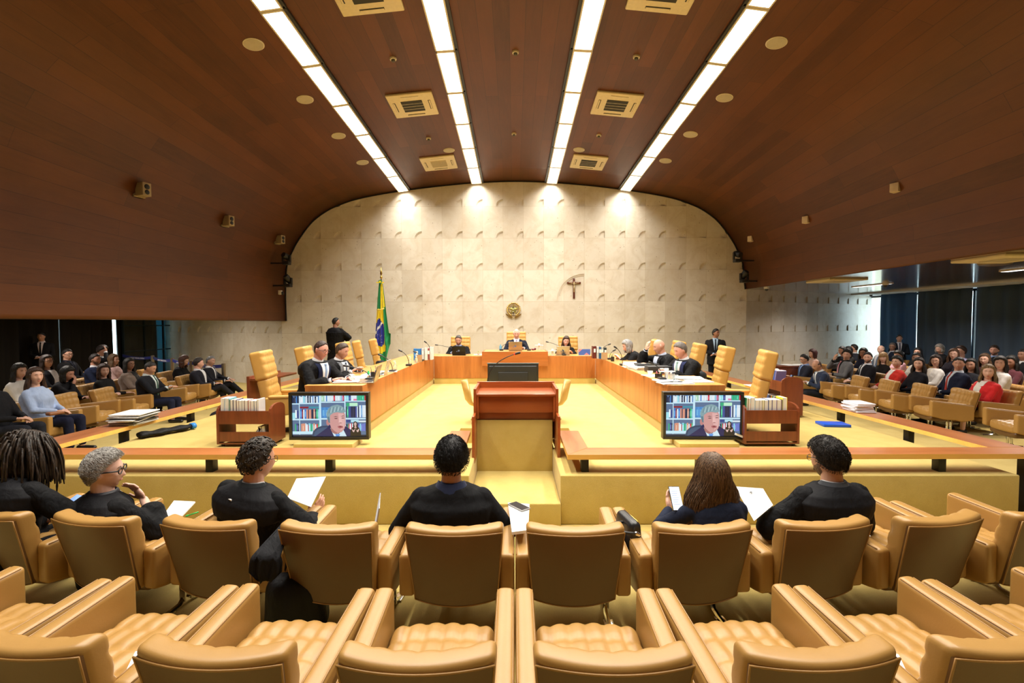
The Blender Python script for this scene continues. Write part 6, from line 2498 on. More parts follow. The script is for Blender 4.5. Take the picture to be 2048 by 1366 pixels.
aud('woman with glasses in a white blazer and pearls', 1872, 711, 8.75, R_, yaw=48, female=True, top=(.62, .60, .57), shirt=(.66, .62, .56), vneck='blazer', hair='bob', hair_len=.10, hair_c=(.02, .012, .010), glasses=((.25, .2, .15), .0015), skin_c=SK[1])
aud('woman in a white top half hidden behind the long-haired woman in black', 1834, 706, 8.85, R_, yaw=40, female=True, top=(.68, .66, .62), vneck='none', hair='short', hair_c=DK, glasses=((.02, .02, .02), .002), skin_c=SK[3])
aud('woman with blonde hair and fringe in dark clothes', 1767, 706, 8.85, R_, yaw=48, female=True, top=(.015, .013, .013), shirt=(.6, .6, .6), vneck='none', hair='bangs', hair_len=.22, hair_c=(.35, .18, .06), streak=(.62, .40, .18), skin_c=SK[2])
aud('smiling woman with glasses and black hair behind the bearded man', 1727, 697, 8.8, R_, yaw=42, female=True, top=(.012, .014, .03), vneck='none', hair='bob', hair_len=.18, hair_c=DK, glasses=((.01, .01, .01), .0022), skin_c=(.33, .17, .10))
aud('man in black seated near the stone wall behind the grey suit', 1685, 693, 8.75, R_, yaw=10, pitch=10, top=(.010, .010, .012), shirt=(.02, .02, .02), vneck='none', hair_c=DK, skin_c=SK[1])
aud('dark-haired person just behind the man in the grey suit', 1697, 694, 9.6, R_, yaw=20, top=(.02, .02, .02), vneck='none', hair='full', hair_c=DK, skin_c=SK[1])
aud('man with short cropped hair and white collar by the stone wall', 1708, 689, 10.4, R_, yaw=-15, top=(.03, .035, .05), shirt=(.7, .7, .7), hair='short', hair_c=(.02, .015, .012), skin_c=SK[0])
aud('bald man in a blue-grey jacket in front of the bright window gap', 1762, 691, 10.55, R_, yaw=20, top=(.10, .13, .18), shirt=(.6, .6, .65), hair='rim', hair_c=(.3, .25, .2), skin_c=SK[2])
aud('man with grey hair and glasses in a navy suit below the standing man', 1785, 686, 11.45, R_, yaw=45, top=(.018, .025, .05), shirt=(.6, .62, .7), tie=(.05, .06, .12), hair_c=(.15, .14, .14), glasses=((.01, .01, .01), .0025), skin_c=SK[1])
aud('dark-haired woman in a pink top behind the red jacket', 1797, 702, 9.75, R_, yaw=20, pitch=12, female=True, top=(.66, .36, .42), vneck='none', hair='full', curl=.008, hair_c=DK, skin_c=SK[3])
aud('woman with very long black hair and glasses against the navy curtain', 1836, 696, 10.75, R_, yaw=40, female=True, top=(.01, .01, .012), vneck='none', hair='long', hair_len=.42, hair_c=(.008, .008, .01), glasses=((.02, .02, .02), .002), skin_c=SK[0])
aud('older woman with grey hair and a headband looking down', 1880, 689, 11.4, R_, yaw=20, pitch=20, female=True, top=(.012, .012, .014), vneck='none', hair='bob', hair_len=.09, hair_c=(.26, .24, .22), streak=(.5, .47, .44), skin_c=SK[2])
aud('woman with curly brown hair and round glasses in black', 1908, 698, 9.7, R_, yaw=48, female=True, top=(.015, .012, .02), vneck='none', hair='long', hair_len=.26, hair_c=(.05, .022, .012), streak=(.16, .08, .04), glasses=((.3, .22, .12), .0014), skin_c=SK[2])
aud('dark-haired person in a lavender shirt by the curtain', 1922, 693, 10.65, R_, yaw=15, top=(.36, .34, .55), vneck='none', hair='full', hair_c=(.03, .015, .01), skin_c=SK[1])
aud('woman with brown hair and glasses behind the woman in red', 1970, 708, 9.75, R_, yaw=40, female=True, top=(.05, .02, .022), vneck='none', hair='long', hair_len=.28, hair_c=(.05, .025, .015), streak=(.18, .10, .05), glasses=((.3, .22, .15), .0014), skin_c=SK[0])
aud('bearded man in a blue shirt and dark jacket, tallest at the right curtain', 1989, 691, 11.4, R_, yaw=38, top=(.015, .017, .022), shirt=(.28, .42, .72), hair_c=(.04, .022, .015), beard=(.05, .025, .015), skin_c=(.65, .36, .27))
aud('woman with black hair in a maroon top near the right edge', 2024, 712, 9.6, R_, yaw=25, pitch=12, female=True, top=(.07, .012, .018), vneck='none', hair='long', hair_len=.2, hair_c=DK, skin_c=(.28, .14, .09), hands=((-.1, .3, .2), (.05, .22, .50)))
aud('man in dark clothes at the right edge in front of the curtain', 2047, 699, 10.7, R_, yaw=20, top=(.012, .012, .014), shirt=(.6, .6, .6), hair_c=DK, skin_c=SK[3])
q = at_y(1799, 670, 14.6)
person('man in a dark suit and tie standing in front of the bluish curtain', q, FZ, R(150), pose='stand', s=.90, top=(.015, .02, .03), shirt=(.65, .68, .75), tie=(.03, .03, .08), head=(-6, 6, 0), hair='short', recede=1, hair_c=(.01, .01, .01), hands=((-.06, .26, .18), (.10, .28, .16)), skin_c=SK[0], trousers=(.012, .014, .02), group='standing guards')
# left block
L_ = -1
aud('woman in a light blue blouse with long brown hair, left front row', 70, 736, 6.85, L_, yaw=30, pitch=2, female=True, top=(.33, .42, .62), vneck='none', hair='long', hair_len=.36, hair_c=(.03, .014, .010), streak=(.10, .05, .03), skin_c=SK[0], trousers=(.010, .012, .03), fat=1.12, hands=((-.06, .26, .14), (.10, .28, .15)), group='left front row')
aud('man in a dark suit with a green tie looking at his phone, left front row', 300, 724, 6.85, L_, yaw=2, pitch=24, lean=-2, top=(.010, .011, .015), shirt=(.6, .66, .66), tie=(.02, .07, .05), hair='crop', hair_c=(.015, .012, .01), skin_c=(.48, .27, .18), fat=1.1, trousers=(.012, .015, .035), hands=((-.05, .36, .26), (.06, .36, .26)), group='left front row')
aud('man in a dark coat with crossed legs turned to his neighbour, left front row', 397, 716, 6.95, L_, yaw=-18, pitch=8, top=(.012, .012, .018), shirt=(.6, .6, .62), hair_c=(.02, .014, .012), skin_c=(.62, .36, .28), legs='cross', trousers=(.02, .02, .025), hands=((-.1, .34, .16), (.1, .34, .2)), group='left front row')
aud('grey-haired man leaning toward his neighbour, end of the left front row', 421, 713, 7.05, L_, yaw=18, pitch=6, tilt=-14, lean=-6, slant=-10, top=(.010, .010, .014), shirt=(.68, .68, .7), tie=(.02, .02, .03), hair_c=(.12, .12, .12), streak=(.3, .3, .3), skin_c=(.42, .24, .16), legs='cross', trousers=(.012, .012, .016), hands=((-.05, .40, .22), (.1, .36, .2)), group='left front row')
aud('woman in black resting her chin on her hand', 134, 734, 7.75, L_, yaw=10, pitch=22, lean=6, female=True, top=(.010, .010, .012), vneck='none', hair='bob', hair_len=.14, hair_c=DK, skin_c=(.55, .30, .22), hands=((-.1, .3, .2), (.02, .20, .44)), elbows=((-.7, -.3, -.8), (.5, .6, -.8)), fingers=(None, (-.3, .1, .8)), palm=(None, (0, -1, .2)))
aud('woman in black with crossed bare forearms and brown hair', 207, 729, 7.75, L_, yaw=38, pitch=8, female=True, top=(.010, .010, .011), vneck='none', hair='bob', hair_len=.16, hair_c=(.03, .015, .012), skin_c=(.60, .38, .30), hands=((.10, .24, .22), (-.10, .27, .20)))
aud('woman with black hair in a white checked blouse at the left edge', 38, 728, 7.9, L_, yaw=18, pitch=10, female=True, top=(.62, .60, .57), vneck='none', hair='long', hair_len=.25, hair_c=DK, skin_c=(.55, .33, .25), fat=1.1)
aud('woman with glasses in a taupe cardigan', 258, 717, 7.8, L_, yaw=20, pitch=6, female=True, top=(.17, .125, .10), shirt=(.03, .03, .03), vneck='blazer', hair='long', hair_len=.2, hair_c=DK, glasses=((.02, .02, .02), .002), skin_c=(.33, .18, .12), fat=1.15)
aud('woman with auburn hair and glasses reading beside the stone wing on the left', 367, 712, 7.85, L_, yaw=0, pitch=24, lean=4, female=True, top=(.008, .008, .009), vneck='none', hair='bob', hair_len=.16, hair_c=(.07, .025, .012), glasses=((.6, .5, .4), .0018), skin_c=SK[2], hands=((-.05, .34, .26), (.06, .34, .26)))
aud('woman with glasses, dark blazer and white shirt, third row on the left', 93, 711, 8.75, L_, yaw=20, pitch=-2, female=True, top=(.010, .010, .013), shirt=(.65, .63, .63), vneck='blazer', hair='long', hair_len=.26, hair_c=(.02, .012, .010), glasses=((.05, .04, .03), .0018), skin_c=SK[0])
aud('bearded man in a navy suit, third row on the left', 190, 708, 8.75, L_, yaw=5, pitch=4, top=(.012, .018, .045), shirt=(.6, .6, .64), hair_c=(.015, .011, .010), beard=(.02, .012, .01), skin_c=(.48, .26, .18), fat=1.1)
aud('woman with light brown hair in a pale pink top on the left', 227, 709, 8.95, L_, yaw=0, pitch=2, female=True, top=(.55, .36, .34), vneck='none', hair='long', hair_len=.3, hair_c=(.09, .05, .025), streak=(.26, .16, .09), skin_c=SK[2])
aud('man with glasses in black clothes against the black curtain', 134.5, 698.7, 9.75, L_, yaw=22, pitch=4, top=(.008, .008, .009), shirt=(.012, .014, .025), tie=(.01, .012, .02), hair_c=DK, glasses=((.01, .01, .01), .0022), skin_c=(.60, .36, .26))
aud('man resting his forehead on his hand, back row on the left', 204, 691.6, 9.75, L_, yaw=-5, pitch=22, lean=6, top=(.010, .010, .012), shirt=(.66, .66, .68), hair='full', hair_c=(.02, .012, .010), skin_c=(.45, .24, .16), hands=((-.1, .3, .2), (.06, .22, .60)), elbows=((-.7, -.3, -.8), (.6, .6, -.7)), fingers=(None, (-.2, -.1, .8)), palm=(None, (0, -1, 0)))
aud('person in black at the left edge of the front row, mostly cut off', -22, 742, 6.80, L_, yaw=20, top=(.008, .008, .010), vneck='none', hair_c=DK, skin_c=SK[1], group='left front row')
q = at_y(82, 665, 12.2)
person('guard in a black suit and tie standing in front of the black curtain', q, FZ, -R(150), pose='stand', s=.93, top=(.006, .006, .007), shirt=(.62, .52, .50), tie=(.006, .006, .008), head=(-4, 4, 0), hair='short', hair_c=(.006, .005, .005), hands=((-.05, .22, .13), (.03, .23, .11)), skin_c=(.40, .21, .13), trousers=(.006, .006, .007), group='standing guards')

# chairs of the side seating: under every seated person that has room, plus the empty ones
placed = []
def side_chair(x, y, rz, lab):
    for (a_, b_) in placed:
        if (a_ - x) ** 2 + (b_ - y) ** 2 < .60 ** 2:
            return
    placed.append((x, y))
    chair('b', x, y, rz, lab)
for (x, y, lab) in ((7.20, 8.12, 'empty tan armchair nearest the camera of the four in the right front row'), (7.10, 8.80, 'empty tan armchair, second of the four in the right front row'), (7.00, 9.48, 'empty tan armchair, third of the four in the right front row'), (6.92, 10.16, 'empty tan armchair next to the balding man in the right front row'),
                    (7.33, 6.90, 'tan armchair cut by the right picture edge beside the rail')):
    side_chair(x, y, R(78), lab)
for (x, y, lab) in ((-6.95, 7.75, 'empty tan armchair right of the woman in the light blue blouse'), (-6.90, 8.42, 'empty tan armchair left of the man with the green tie'), (-6.98, 9.85, 'empty tan armchair between the man with the green tie and the crossed-legs man'), (-6.95, 6.15, 'tan armchair at the left picture edge, nearest the camera')):
    side_chair(x, y, -R(78), lab)
for (x, y, side, rz, lab) in pos:
    c_, s_ = math.cos(rz), math.sin(rz)
    lab2 = 'tan armchair under the ' + ' '.join(lab.split()[:11]).rstrip(',')
    side_chair(x - s_ * .04, y + c_ * .04, rz, lab2)
for (x, y, lab) in ((-9.9, 9.2, 'empty tan armchair in the back rows at the left edge'), (-9.9, 11.9, 'empty tan armchair behind the man with glasses in black, left'), (-8.9, 8.1, 'empty tan armchair behind the checked blouse, left edge'), (-8.9, 12.0, 'empty tan armchair at the wing wall end of the left third row')):
    side_chair(x, y, -R(80), lab)
for (x, y, lab) in ((8.9, 12.9, 'empty tan armchair by the stone wing on the right'), (8.0, 12.0, 'empty tan armchair behind the man in black, right wall end'), (9.8, 8.6, 'empty tan armchair at the right edge behind the white top'), (8.75, 7.3, 'tan armchair at the right edge beside the woman in red')):
    side_chair(x, y, R(80), lab)
# ================================================================ THINGS ON THE DESKS AND SEATS
def dk(px, py, z=DT):
    return at_z(px, py, z)
def mic_px(b, h, label, z=DT, red=False, blk=True, hy=None):
    B = dk(b[0], b[1], z)
    Hh = at_y(h[0], h[1], hy or B.y)
    return mic(B, Hh, label, red, blk)
mic_px((739.7, 760), (693, 732), 'black gooseneck microphone before the man typing at the left desk')
mic_px((784.9, 744), (761, 710.5), 'black gooseneck microphone, second along the left desk')
mic_px((817.7, 731.6), (801.5, 702), 'black gooseneck microphone, third along the left desk')
mic_px((843, 722), (830.5, 704), 'black gooseneck microphone in front of the blue binder')
mic_px((862.8, 716), (851.4, 684.6), 'tall gooseneck microphone behind the binders at the left inner corner')
mic_px((917, 710.5), (873.6, 690), 'long gooseneck microphone reaching left from the bearded man', hy=11.35)
mic_px((1003, 701), (1019.5, 685), 'thin gooseneck microphone left of the laptop on the raised desk', z=.75)
mic_px((1058, 701), (1040.5, 684.5), 'thin gooseneck microphone right of the laptop on the raised desk', z=.75)
mic_px((1128, 711), (1095, 684), 'long gooseneck microphone reaching left from the woman with the jabot', hy=11.35)
mic_px((1201, 712), (1218, 689), 'gooseneck microphone behind the books at the right inner corner')
mic_px((1219, 719), (1228, 701), 'short gooseneck microphone beside the books, right desk')
mic_px((1245, 731), (1231.6, 695.5), 'tall gooseneck microphone before the grey-bobbed person')
mic_px((1323.8, 760), (1303, 726), 'black gooseneck microphone before the man with the pale green tie')
mic((-.335, 5.84, .61), at_y(1034, 707, 5.75), 'long gooseneck microphone with a red ring standing on the lectern', True)
# laptops
laptop(dk(735, 764) + Vector((.0, 0, 0)), -PI / 2 + .1, 'silver laptop with stickers on the lid before the man typing', lid=(.42, .33, .25))
laptop(dk(757, 749), -PI / 2 + .1, 'silver laptop open before the second man of the left desk')
laptop((-1.30, 11.30, DT), PI, 'black laptop open before the bearded man', lid=(.02, .02, .02))
laptop((.02, 11.22, .75), PI, 'tan-lidded laptop on the raised central desk', lid=(.42, .31, .2))
laptop((1.13, 11.30, DT), PI, 'silver laptop with a blue sticker before the woman with the jabot', lid=(.5, .45, .38))
q = at_z(1542, 734, .28)
root = thing('clerk_table', 'dark wooden table by the stone wing behind the right rail', 'table', (q.x + .35, q.y + .1, FZ))
a = MB()
a.bbox(-.55, .55, -.3, .3, .74, .78, .004)
obj('table_top', a, M['cart'], root, True, angle=35)
a = MB()
a.bbox(-.53, .53, -.28, -.26, .0, .74, .003)
obj('front_panel', a, M['cart'], root, True, angle=35)
for x in (-.53, .50):
    a = MB()
    a.bbox(x, x + .03, -.27, .28, 0, .74, .003)
    obj('side_panel', a, M['cart'], root, True, angle=35)
tq = Vector((q.x + .35, q.y + .1, FZ + .782))
laptop(tq + Vector((-.28, 0, 0)), R(60), 'dark laptop on the clerk table by the right stone wing', lid=(.06, .045, .035), logo=False)
sheets(tq + Vector((.12, -.05, 0)), .2, .3, .4, 3, 'white sheets on the clerk table by the right stone wing')
sheets(tq + Vector((.40, -.05, 0)), -.1, .22, .3, 4, 'small pile of white sheets at the end of the clerk table')
lathe_thing('water_bottle', [(.001, 0), (.03, 0), (.03, .12), (.012, .16), (.012, .18), (.001, .18)], clear, tq + Vector((-.03, .1, 0)), 'small clear bottle on the clerk table by the right wing', 'bottle')
a = MB()
a.bbox(-.02, .02, -.45, .45, 0, .66, .004)
o_ = obj('side_cabinet', a, M['cart'], None, True, angle=35, loc=(-3.72, 7.1, 0))
a2 = MB()
a2.bbox(.0, .28, -.44, .44, .60, .63, .004)
obj('shelf', a2, M['cart'], o_, True, angle=35)
tag(o_, 'low reddish wooden cabinet panel behind the near left high-backed chair', 'cabinet')
# bottles with pump, cups, binders, papers on the left desk
def pump(p_, lab, liquid=(.7, .75, .8)):
    root = thing('sanitizer_bottle', lab, 'bottle', p_, 0, 'clear pump bottles')
    a = MB()
    a.lathe([(.001, 0), (.028, 0), (.03, .01), (.03, .08), (.012, .10), (.012, .11), (.001, .11)], 16)
    obj('bottle_body', a, clear, root, True, angle=45)
    a = MB()
    a.cyl((0, 0, .108), .013, .02, 12)
    a.cyl((0, 0, .128), .004, .02, 8)
    a.bbox(-.03, .008, -.006, .006, .146, .155, .002)
    obj('pump_head', a, plain('white_pump', (.8, .8, .8), .35), root, True, angle=40)
pump(dk(790.5, 741), 'clear pump bottle before the second microphone of the left desk')
pump(dk(820.5, 729.5), 'clear pump bottle beside the third microphone of the left desk')
pump(dk(832.5, 725.5), 'pump bottle with a blue label by the blue binder')
pump(dk(1288, 722.5), 'small white pump bottle in front of the right desk chairs')
def cup(p_, lab, saucer=True):
    root = thing('coffee_cup', lab, 'cup', p_, .6, 'white china cups')
    a = MB()
    a.lathe([(.001, .006), (.022, .006), (.036, .03), (.042, .06), (.039, .06), (.033, .03), (.02, .012), (.001, .012)], 20)
    obj('cup_body', a, china, root, True, angle=50)
    a = MB()
    a.tube([(.038, 0, .05), (.058, 0, .048), (.062, 0, .033), (.050, 0, .02), (.034, 0, .02)], .004, 6)
    obj('handle', a, china, root, True)
    if saucer:
        a = MB()
        a.lathe([(.001, 0), (.045, 0), (.07, .01), (.07, .013), (.04, .006), (.001, .006)], 24)
        obj('saucer', a, china, root, True, angle=50)
cup(dk(701, 757), 'white cup between the two men at the left desk', False)
cup(dk(1305, 744), 'white cup on a saucer at the right desk')
cup(dk(1300, 750), 'small white cup beside the saucer at the right desk', False)
def binder(p_, rz, c, lab, t_=.07, h_=.30, w_=.26, lean_=0):
    root = thing('binder', lab, 'binder', p_, rz, 'binders standing on the desks')
    a = MB()
    a.bbox(-t_ / 2, t_ / 2, -w_ / 2, -w_ / 2 + .004, 0, h_, .001)
    a.bbox(-t_ / 2, -t_ / 2 + .004, -w_ / 2, w_ / 2, 0, h_, .001)
    a.bbox(t_ / 2 - .004, t_ / 2, -w_ / 2, w_ / 2, 0, h_, .001)
    obj('cover', a, plain('binder_cover', c, .45), root)
    a = MB()
    a.box(-t_ / 2 + .006, t_ / 2 - .006, -w_ / 2 + .008, w_ / 2 - .008, .004, h_ - .012)
    obj('pages', a, M['paper'], root)
    a = MB()
    a.box(-.02, .02, -w_ / 2 - .001, -w_ / 2, h_ * .5, h_ * .8)
    obj('spine_label', a, M['paper'], root)
q = dk(846, 721)
for i, (c, lab, t_, h_) in enumerate((((.02, .20, .60), 'bright blue binder at the inner left desk corner', .14, .24), ((.62, .62, .62), 'pale grey binder right of the blue one', .05, .24), ((.75, .75, .73), 'white binder with a yellow mark at the inner left corner', .055, .25), ((.35, .06, .06), 'thin dark red binder among the white ones', .02, .24), ((.78, .78, .78), 'white binder at the end of the binder row on the left desk', .05, .26))):
    binder((q.x - .12 + [0, .105, .165, .21, .25][i], q.y + .1 + .045 * i, DT), .0, c, lab, t_, h_, .2)
a = MB()
a.bbox(-.05, .05, -.002, .002, 0, .14, .001)
o_ = obj('card_stand', a, plain('kraft_card', (.42, .27, .14), .7), None, loc=dk(839, 724), rot=(0, 0, .1))
tag(o_, 'small brown card standing before the blue binder', 'card')
q = dk(1187, 716)
for i, (c, lab, t_, h_) in enumerate((((.12, .015, .012), 'dark red box file at the right inner corner of the desk', .07, .26), ((.60, .60, .58), 'white binder in the row at the right inner corner', .04, .25), ((.02, .10, .30), 'blue binder in the row at the right inner corner', .03, .25), ((.55, .55, .5), 'pale binder with yellow edge, right inner corner', .04, .25), ((.02, .04, .05), 'black binder at the end of the right corner row', .05, .24))):
    binder((q.x + .0 + [0, .06, .10, .14, .19][i], q.y - .05 - .05 * i, DT), 0, c, lab, t_, h_, .2)
a = MB()
a.bbox(-.06, .06, -.002, .002, 0, .15, .001)
o_ = obj('card_stand', a, plain('kraft_card', (.42, .27, .14), .7), None, loc=dk(1209, 719.5), rot=(0, 0, -.1))
tag(o_, 'brown card standing before the binders at the right inner corner', 'card')
a = MB()
a.bbox(-.14, .14, -.004, .004, 0, .14, .001)
a.f[0:0] = []
o_ = obj('picture_card', a, plain('blue_print', (.06, .14, .5), .5), None, loc=(1.64, 11.25, DT), rot=(0, 0, .1))
a = MB()
a.add([(-.02, -.0045, .0), (.12, -.0045, .0), (.05, -.0045, .06)], [(0, 1, 2)])
a.add([(-.14, -.0046, .06), (-.05, -.0046, .14), (-.14, -.0046, .14)], [(0, 1, 2)])
o2 = obj('print', a, plain('card_print', (.6, .25, .3), .5), o_)
tag(o_, 'blue and red picture card standing right of the woman with the jabot', 'card')
def pencup(p_, lab, cols, r_=.035, h_=.09, c=(.02, .02, .02)):
    root = thing('pen_holder', lab, 'pen holder', p_, 0, 'pen holders')
    a = MB()
    a.lathe([(.001, 0), (r_, 0), (r_, h_), (r_ - .004, h_), (r_ - .004, .006), (.001, .006)], 16)
    obj('holder', a, plain('holder_black', c, .4), root, True, angle=40)
    random.seed(int(p_[0] * 100) & 255)
    for k, cc in enumerate(cols):
        an = random.uniform(0, 6.28)
        a = MB()
        a.tube([(.01 * math.cos(an), .01 * math.sin(an), .01), (.032 * math.cos(an), .032 * math.sin(an), h_ + random.uniform(.03, .07))], .004, 6)
        obj('pen', a, plain('pen_colour', cc, .4), root, True)
pencup(dk(746, 757), 'black pen holder with orange and white pens by the first laptop', [(.7, .2, .05), (.7, .7, .7), (.02, .02, .02)])
pencup(dk(755, 753.5), 'tall dark pen holder with red and black pens, left desk', [(.02, .02, .02), (.5, .03, .02), (.02, .02, .02), (.02, .02, .02)])
pencup(dk(1225, 722.5), 'black pen holder with green pens at the right desk', [(.1, .4, .05), (.5, .6, .1), (.02, .02, .02), (.02, .02, .02)])
pencup(dk(1317, 756), 'black holder with pink and green notes beside the near right microphone', [(.8, .1, .25), (.2, .5, .05), (.8, .2, .3)], .05, .06)
a = MB()
a.lathe([(.001, 0), (.02, 0), (.02, .05), (.012, .06), (.012, .075), (.001, .075)], 14)
o_ = obj('marker_bottle', a, plain('green_cap', (.02, .45, .12), .4), None, True, 40, dk(737, 752))
tag(o_, 'small bright green capped bottle between the two laptops', 'bottle')
for (px, py, rz, w_, l_, n_, lab) in ((693, 764, .3, .30, .30, 4, 'open white sheets under the hands of the man typing'), (716, 757, .2, .21, .30, 5, 'white sheets between the cup and the laptop'), (742, 751, 0, .21, .28, 6, 'small pile of printed sheets beside the second laptop'), (775, 744, .2, .28, .2, 3, 'grey sheets before the second left microphone'),
                                       (1265, 728, .1, .25, .3, 8, 'loose papers before the grey-bobbed person'), (1262, 735, 0, .22, .28, 14, 'thick pile of papers beside the tall right microphone'), (1277, 739, .3, .22, .28, 12, 'pile of papers in the middle of the right desk'), (1335, 763, .1, .30, .35, 3, 'white sheets before the man with the pale green tie'), (1375, 759, -.1, .35, .24, 8, 'white paper pile at the man\'s elbow, near right desk'),
                                       (1350, 767, .2, .40, .22, 3, 'white sheets at the near edge of the right desk end'), (1305, 752, .2, .2, .28, 2, 'sheet beside the small cup on the right desk')):
    sheets(dk(px, py), rz, w_, l_, n_, lab, group='papers on the desks')
for (px, py, w_, d_, h_, lab) in ((1287, 737, .36, .26, .085, 'long dark case lying before the bald man'), (1312, 744, .40, .24, .095, 'black box beside the white cup and saucer')):
    p_ = dk(px, py)
    a = MB()
    a.bbox(-w_ / 2, w_ / 2, -d_ / 2, d_ / 2, 0, h_, .008)
    o_ = obj('document_box', a, plain('black_box', (.02, .022, .024), .45), None, True, 35, (p_.x + .05, p_.y, DT))
    tag(o_, lab, 'box')
for i in range(6):
    p_ = dk(1394 + i * 12.5, 765 - i * .6)
    sheets((2.36 + .0 * i, 6.05 + .075 * i, DT), PI / 2, .07, .30, 3, 'white document with a dark edge, %s of the overlapping row on the near right desk' % ORD[i], name='document', cat='document', group='overlapping documents', jitter=.002)
# napkin holder-like white stand and glasses near the right front corner
for (px, py, lab) in ((1344, 764.5, 'clear glass of water at the near right desk corner'), (1350.5, 767, 'second clear glass closest to the near right desk corner'), (1001, 701, 'small water bottle with a blue label on the raised desk')):
    z_ = .75 if px < 1100 else DT
    lathe_thing('drinking_glass' if px > 1100 else 'water_bottle', [(.001, 0), (.03, 0), (.034, .11), (.031, .11), (.027, .008), (.001, .008)] if px > 1100 else [(.001, 0), (.03, 0), (.03, .10), (.012, .13), (.012, .15), (.001, .15)], clear if px > 1100 else plain('blue_tint_bottle', (.2, .5, .75), .1, trans=.4, noise_amt=0), dk(px, py, z_), lab, 'glass' if px > 1100 else 'bottle')
def tray(p_, lab):
    root = thing('card_tray', lab, 'tray', p_, 0)
    a = MB()
    a.bbox(-.1, .1, -.06, .06, .11, .118, .002)
    obj('tray_top', a, china, root, True, angle=40)
    a = MB()
    a.bbox(-.02, .02, -.02, .02, .0, .11, .002)
    obj('foot', a, china, root, True, angle=40)
    a = MB()
    a.bbox(-.022, .022, -.022, .022, .118, .155, .003)
    obj('napkin', a, M['paper'], root, True, angle=40)
tray(dk(1339, 762) + Vector((0, .12, 0)), 'white tray on a foot with a napkin before the man with the green tie')
tray(dk(1078, 700, .75), 'white footed tray on the raised central desk')
tray(dk(1105, 711.5), 'white footed tray left of the woman with the jabot')
for (p_, lab) in ((dk(1066, 700.5, .75), 'dark red object pile on the raised central desk'),):
    a = MB()
    a.ell((0, 0, .02), (.05, .03, .022), 10, 6)
    a.ell((.05, .01, .03), (.025, .02, .03), 10, 6)
    o_ = obj('pouch', a, plain('dark_red_leather', (.14, .015, .02), .4), None, True, loc=p_)
    tag(o_, 'small dark red pouch right of the laptop on the raised desk', 'pouch')
pencup(dk(957, 711), 'small holder with green pens beside the raised desk', [(.3, .5, .05), (.5, .5, .1)], .025, .06, (.5, .5, .48))
sheets((-.86, 11.4, DT), .2, .2, .28, 3, 'white sheets left of the raised central desk', group='papers on the desks')
# black bags on chairs
def softbag(name, p_, size, rz, lab, c=(.012, .012, .014), strap=True, cat='bag', tiltx=0):
    root = thing(name, lab, cat, p_, rz) if strap else None
    a = MB()
    a.rbox((0, 0, size[2] / 2), size, min(size) * .38, (8, 6, 6), fn=lambda p: Vector((p.x * (1 - .12 * (p.z / size[2])), p.y + .012 * math.sin(p.x * 22), p.z + .008 * math.sin(p.x * 15 + p.y * 20))), M=Matrix.Rotation(tiltx, 4, 'X'))
    bb = obj('bag_body' if strap else name, a, cloth(c, .6, 'bag_nylon', .5), root, True)
    if not strap:
        bb.location = p_
        bb.rotation_euler = (0, 0, rz)
        return tag(bb, lab, cat)
    if strap:
        a = MB()
        a.tube([(-size[0] * .2, 0, size[2] * .9), (-size[0] * .15, -.02, size[2] * 1.12), (size[0] * .15, -.02, size[2] * 1.12), (size[0] * .2, 0, size[2] * .9)], .009, 6)
        obj('handle', a, cloth(c, .6, 'bag_nylon', .5), root, True)
    return root
softbag('bag', (-2.74, 9.78, .40), (.30, .16, .24), -1.2, 'black bag lying on the empty chair of the left desk', strap=False)
softbag('backpack', (2.72, 9.72, .30), (.24, .16, .42), 1.3, 'black backpack standing between the grey-bobbed person and her chair', strap=False)
softbag('jacket_bag', (2.78, 7.25, .38), (.36, .2, .30), 1.3, 'dark garment bundle behind the man with the pale green tie', c=(.02, .026, .03), strap=False)
# side rails: newspapers, white files, blue folder, coats and bags
q = at_z(281, 846, BZ)
random.seed(8)
root = thing('newspaper_stack', 'stack of folded newspapers and files with black covers on the left side rail', 'newspapers', (-4.68, q.y, BZ + .001), .12)
for k in range(9):
    a = MB()
    th_ = .014
    a.rbox((random.uniform(-.02, .02), random.uniform(-.02, .02), k * .015 + .007), (.33 + random.uniform(-.03, .03), .40 + random.uniform(-.03, .03), th_), .006, (3, 3, 1), M=Matrix.Rotation(random.uniform(-.12, .12), 4, 'Z'), seg=2)
    obj('newspaper' if k not in (2, 5) else 'black_folder', a, plain('newsprint', (.55, .54, .52) if k < 8 else (.78, .78, .78), .8, nscale=60, noise_amt=.35) if k not in (2, 5) else M['black_plastic'], root, True, angle=40)
q = at_z(1712, 822, BZ)
root = thing('file_stack', 'tall stack of white paper bundles on the right side rail', 'papers', (4.72, q.y, BZ + .001), -.1)
for k in range(6):
    a = MB()
    a.rbox((random.uniform(-.015, .015), random.uniform(-.015, .015), k * .021 + .0105), (.24 + random.uniform(-.02, .02), .34 + random.uniform(-.02, .02), .020), .007, (3, 3, 1), M=Matrix.Rotation(random.uniform(-.1, .1), 4, 'Z'), seg=2)
    obj('paper_bundle', a, plain('lilac_white_paper', (.74, .71, .75), .8, noise_amt=.06), root, True, angle=40)
sheets((4.60, 8.95, BZ + .001), 0, .21, .9, 2, 'row of white sheets lying on the far part of the right side rail', jitter=.004)
p_ = at_z(1712, 851, .0)
a = MB()
a.bbox(-.17, .17, -.12, .12, 0, .035, .005)
o_ = obj('blue_folder', a, plain('bright_blue_plastic', (.01, .09, .62), .35), None, True, 35, (4.32, p_.y, .001), (0, 0, -.12))
tag(o_, 'bright blue flat box file lying under the right side rail', 'folder')
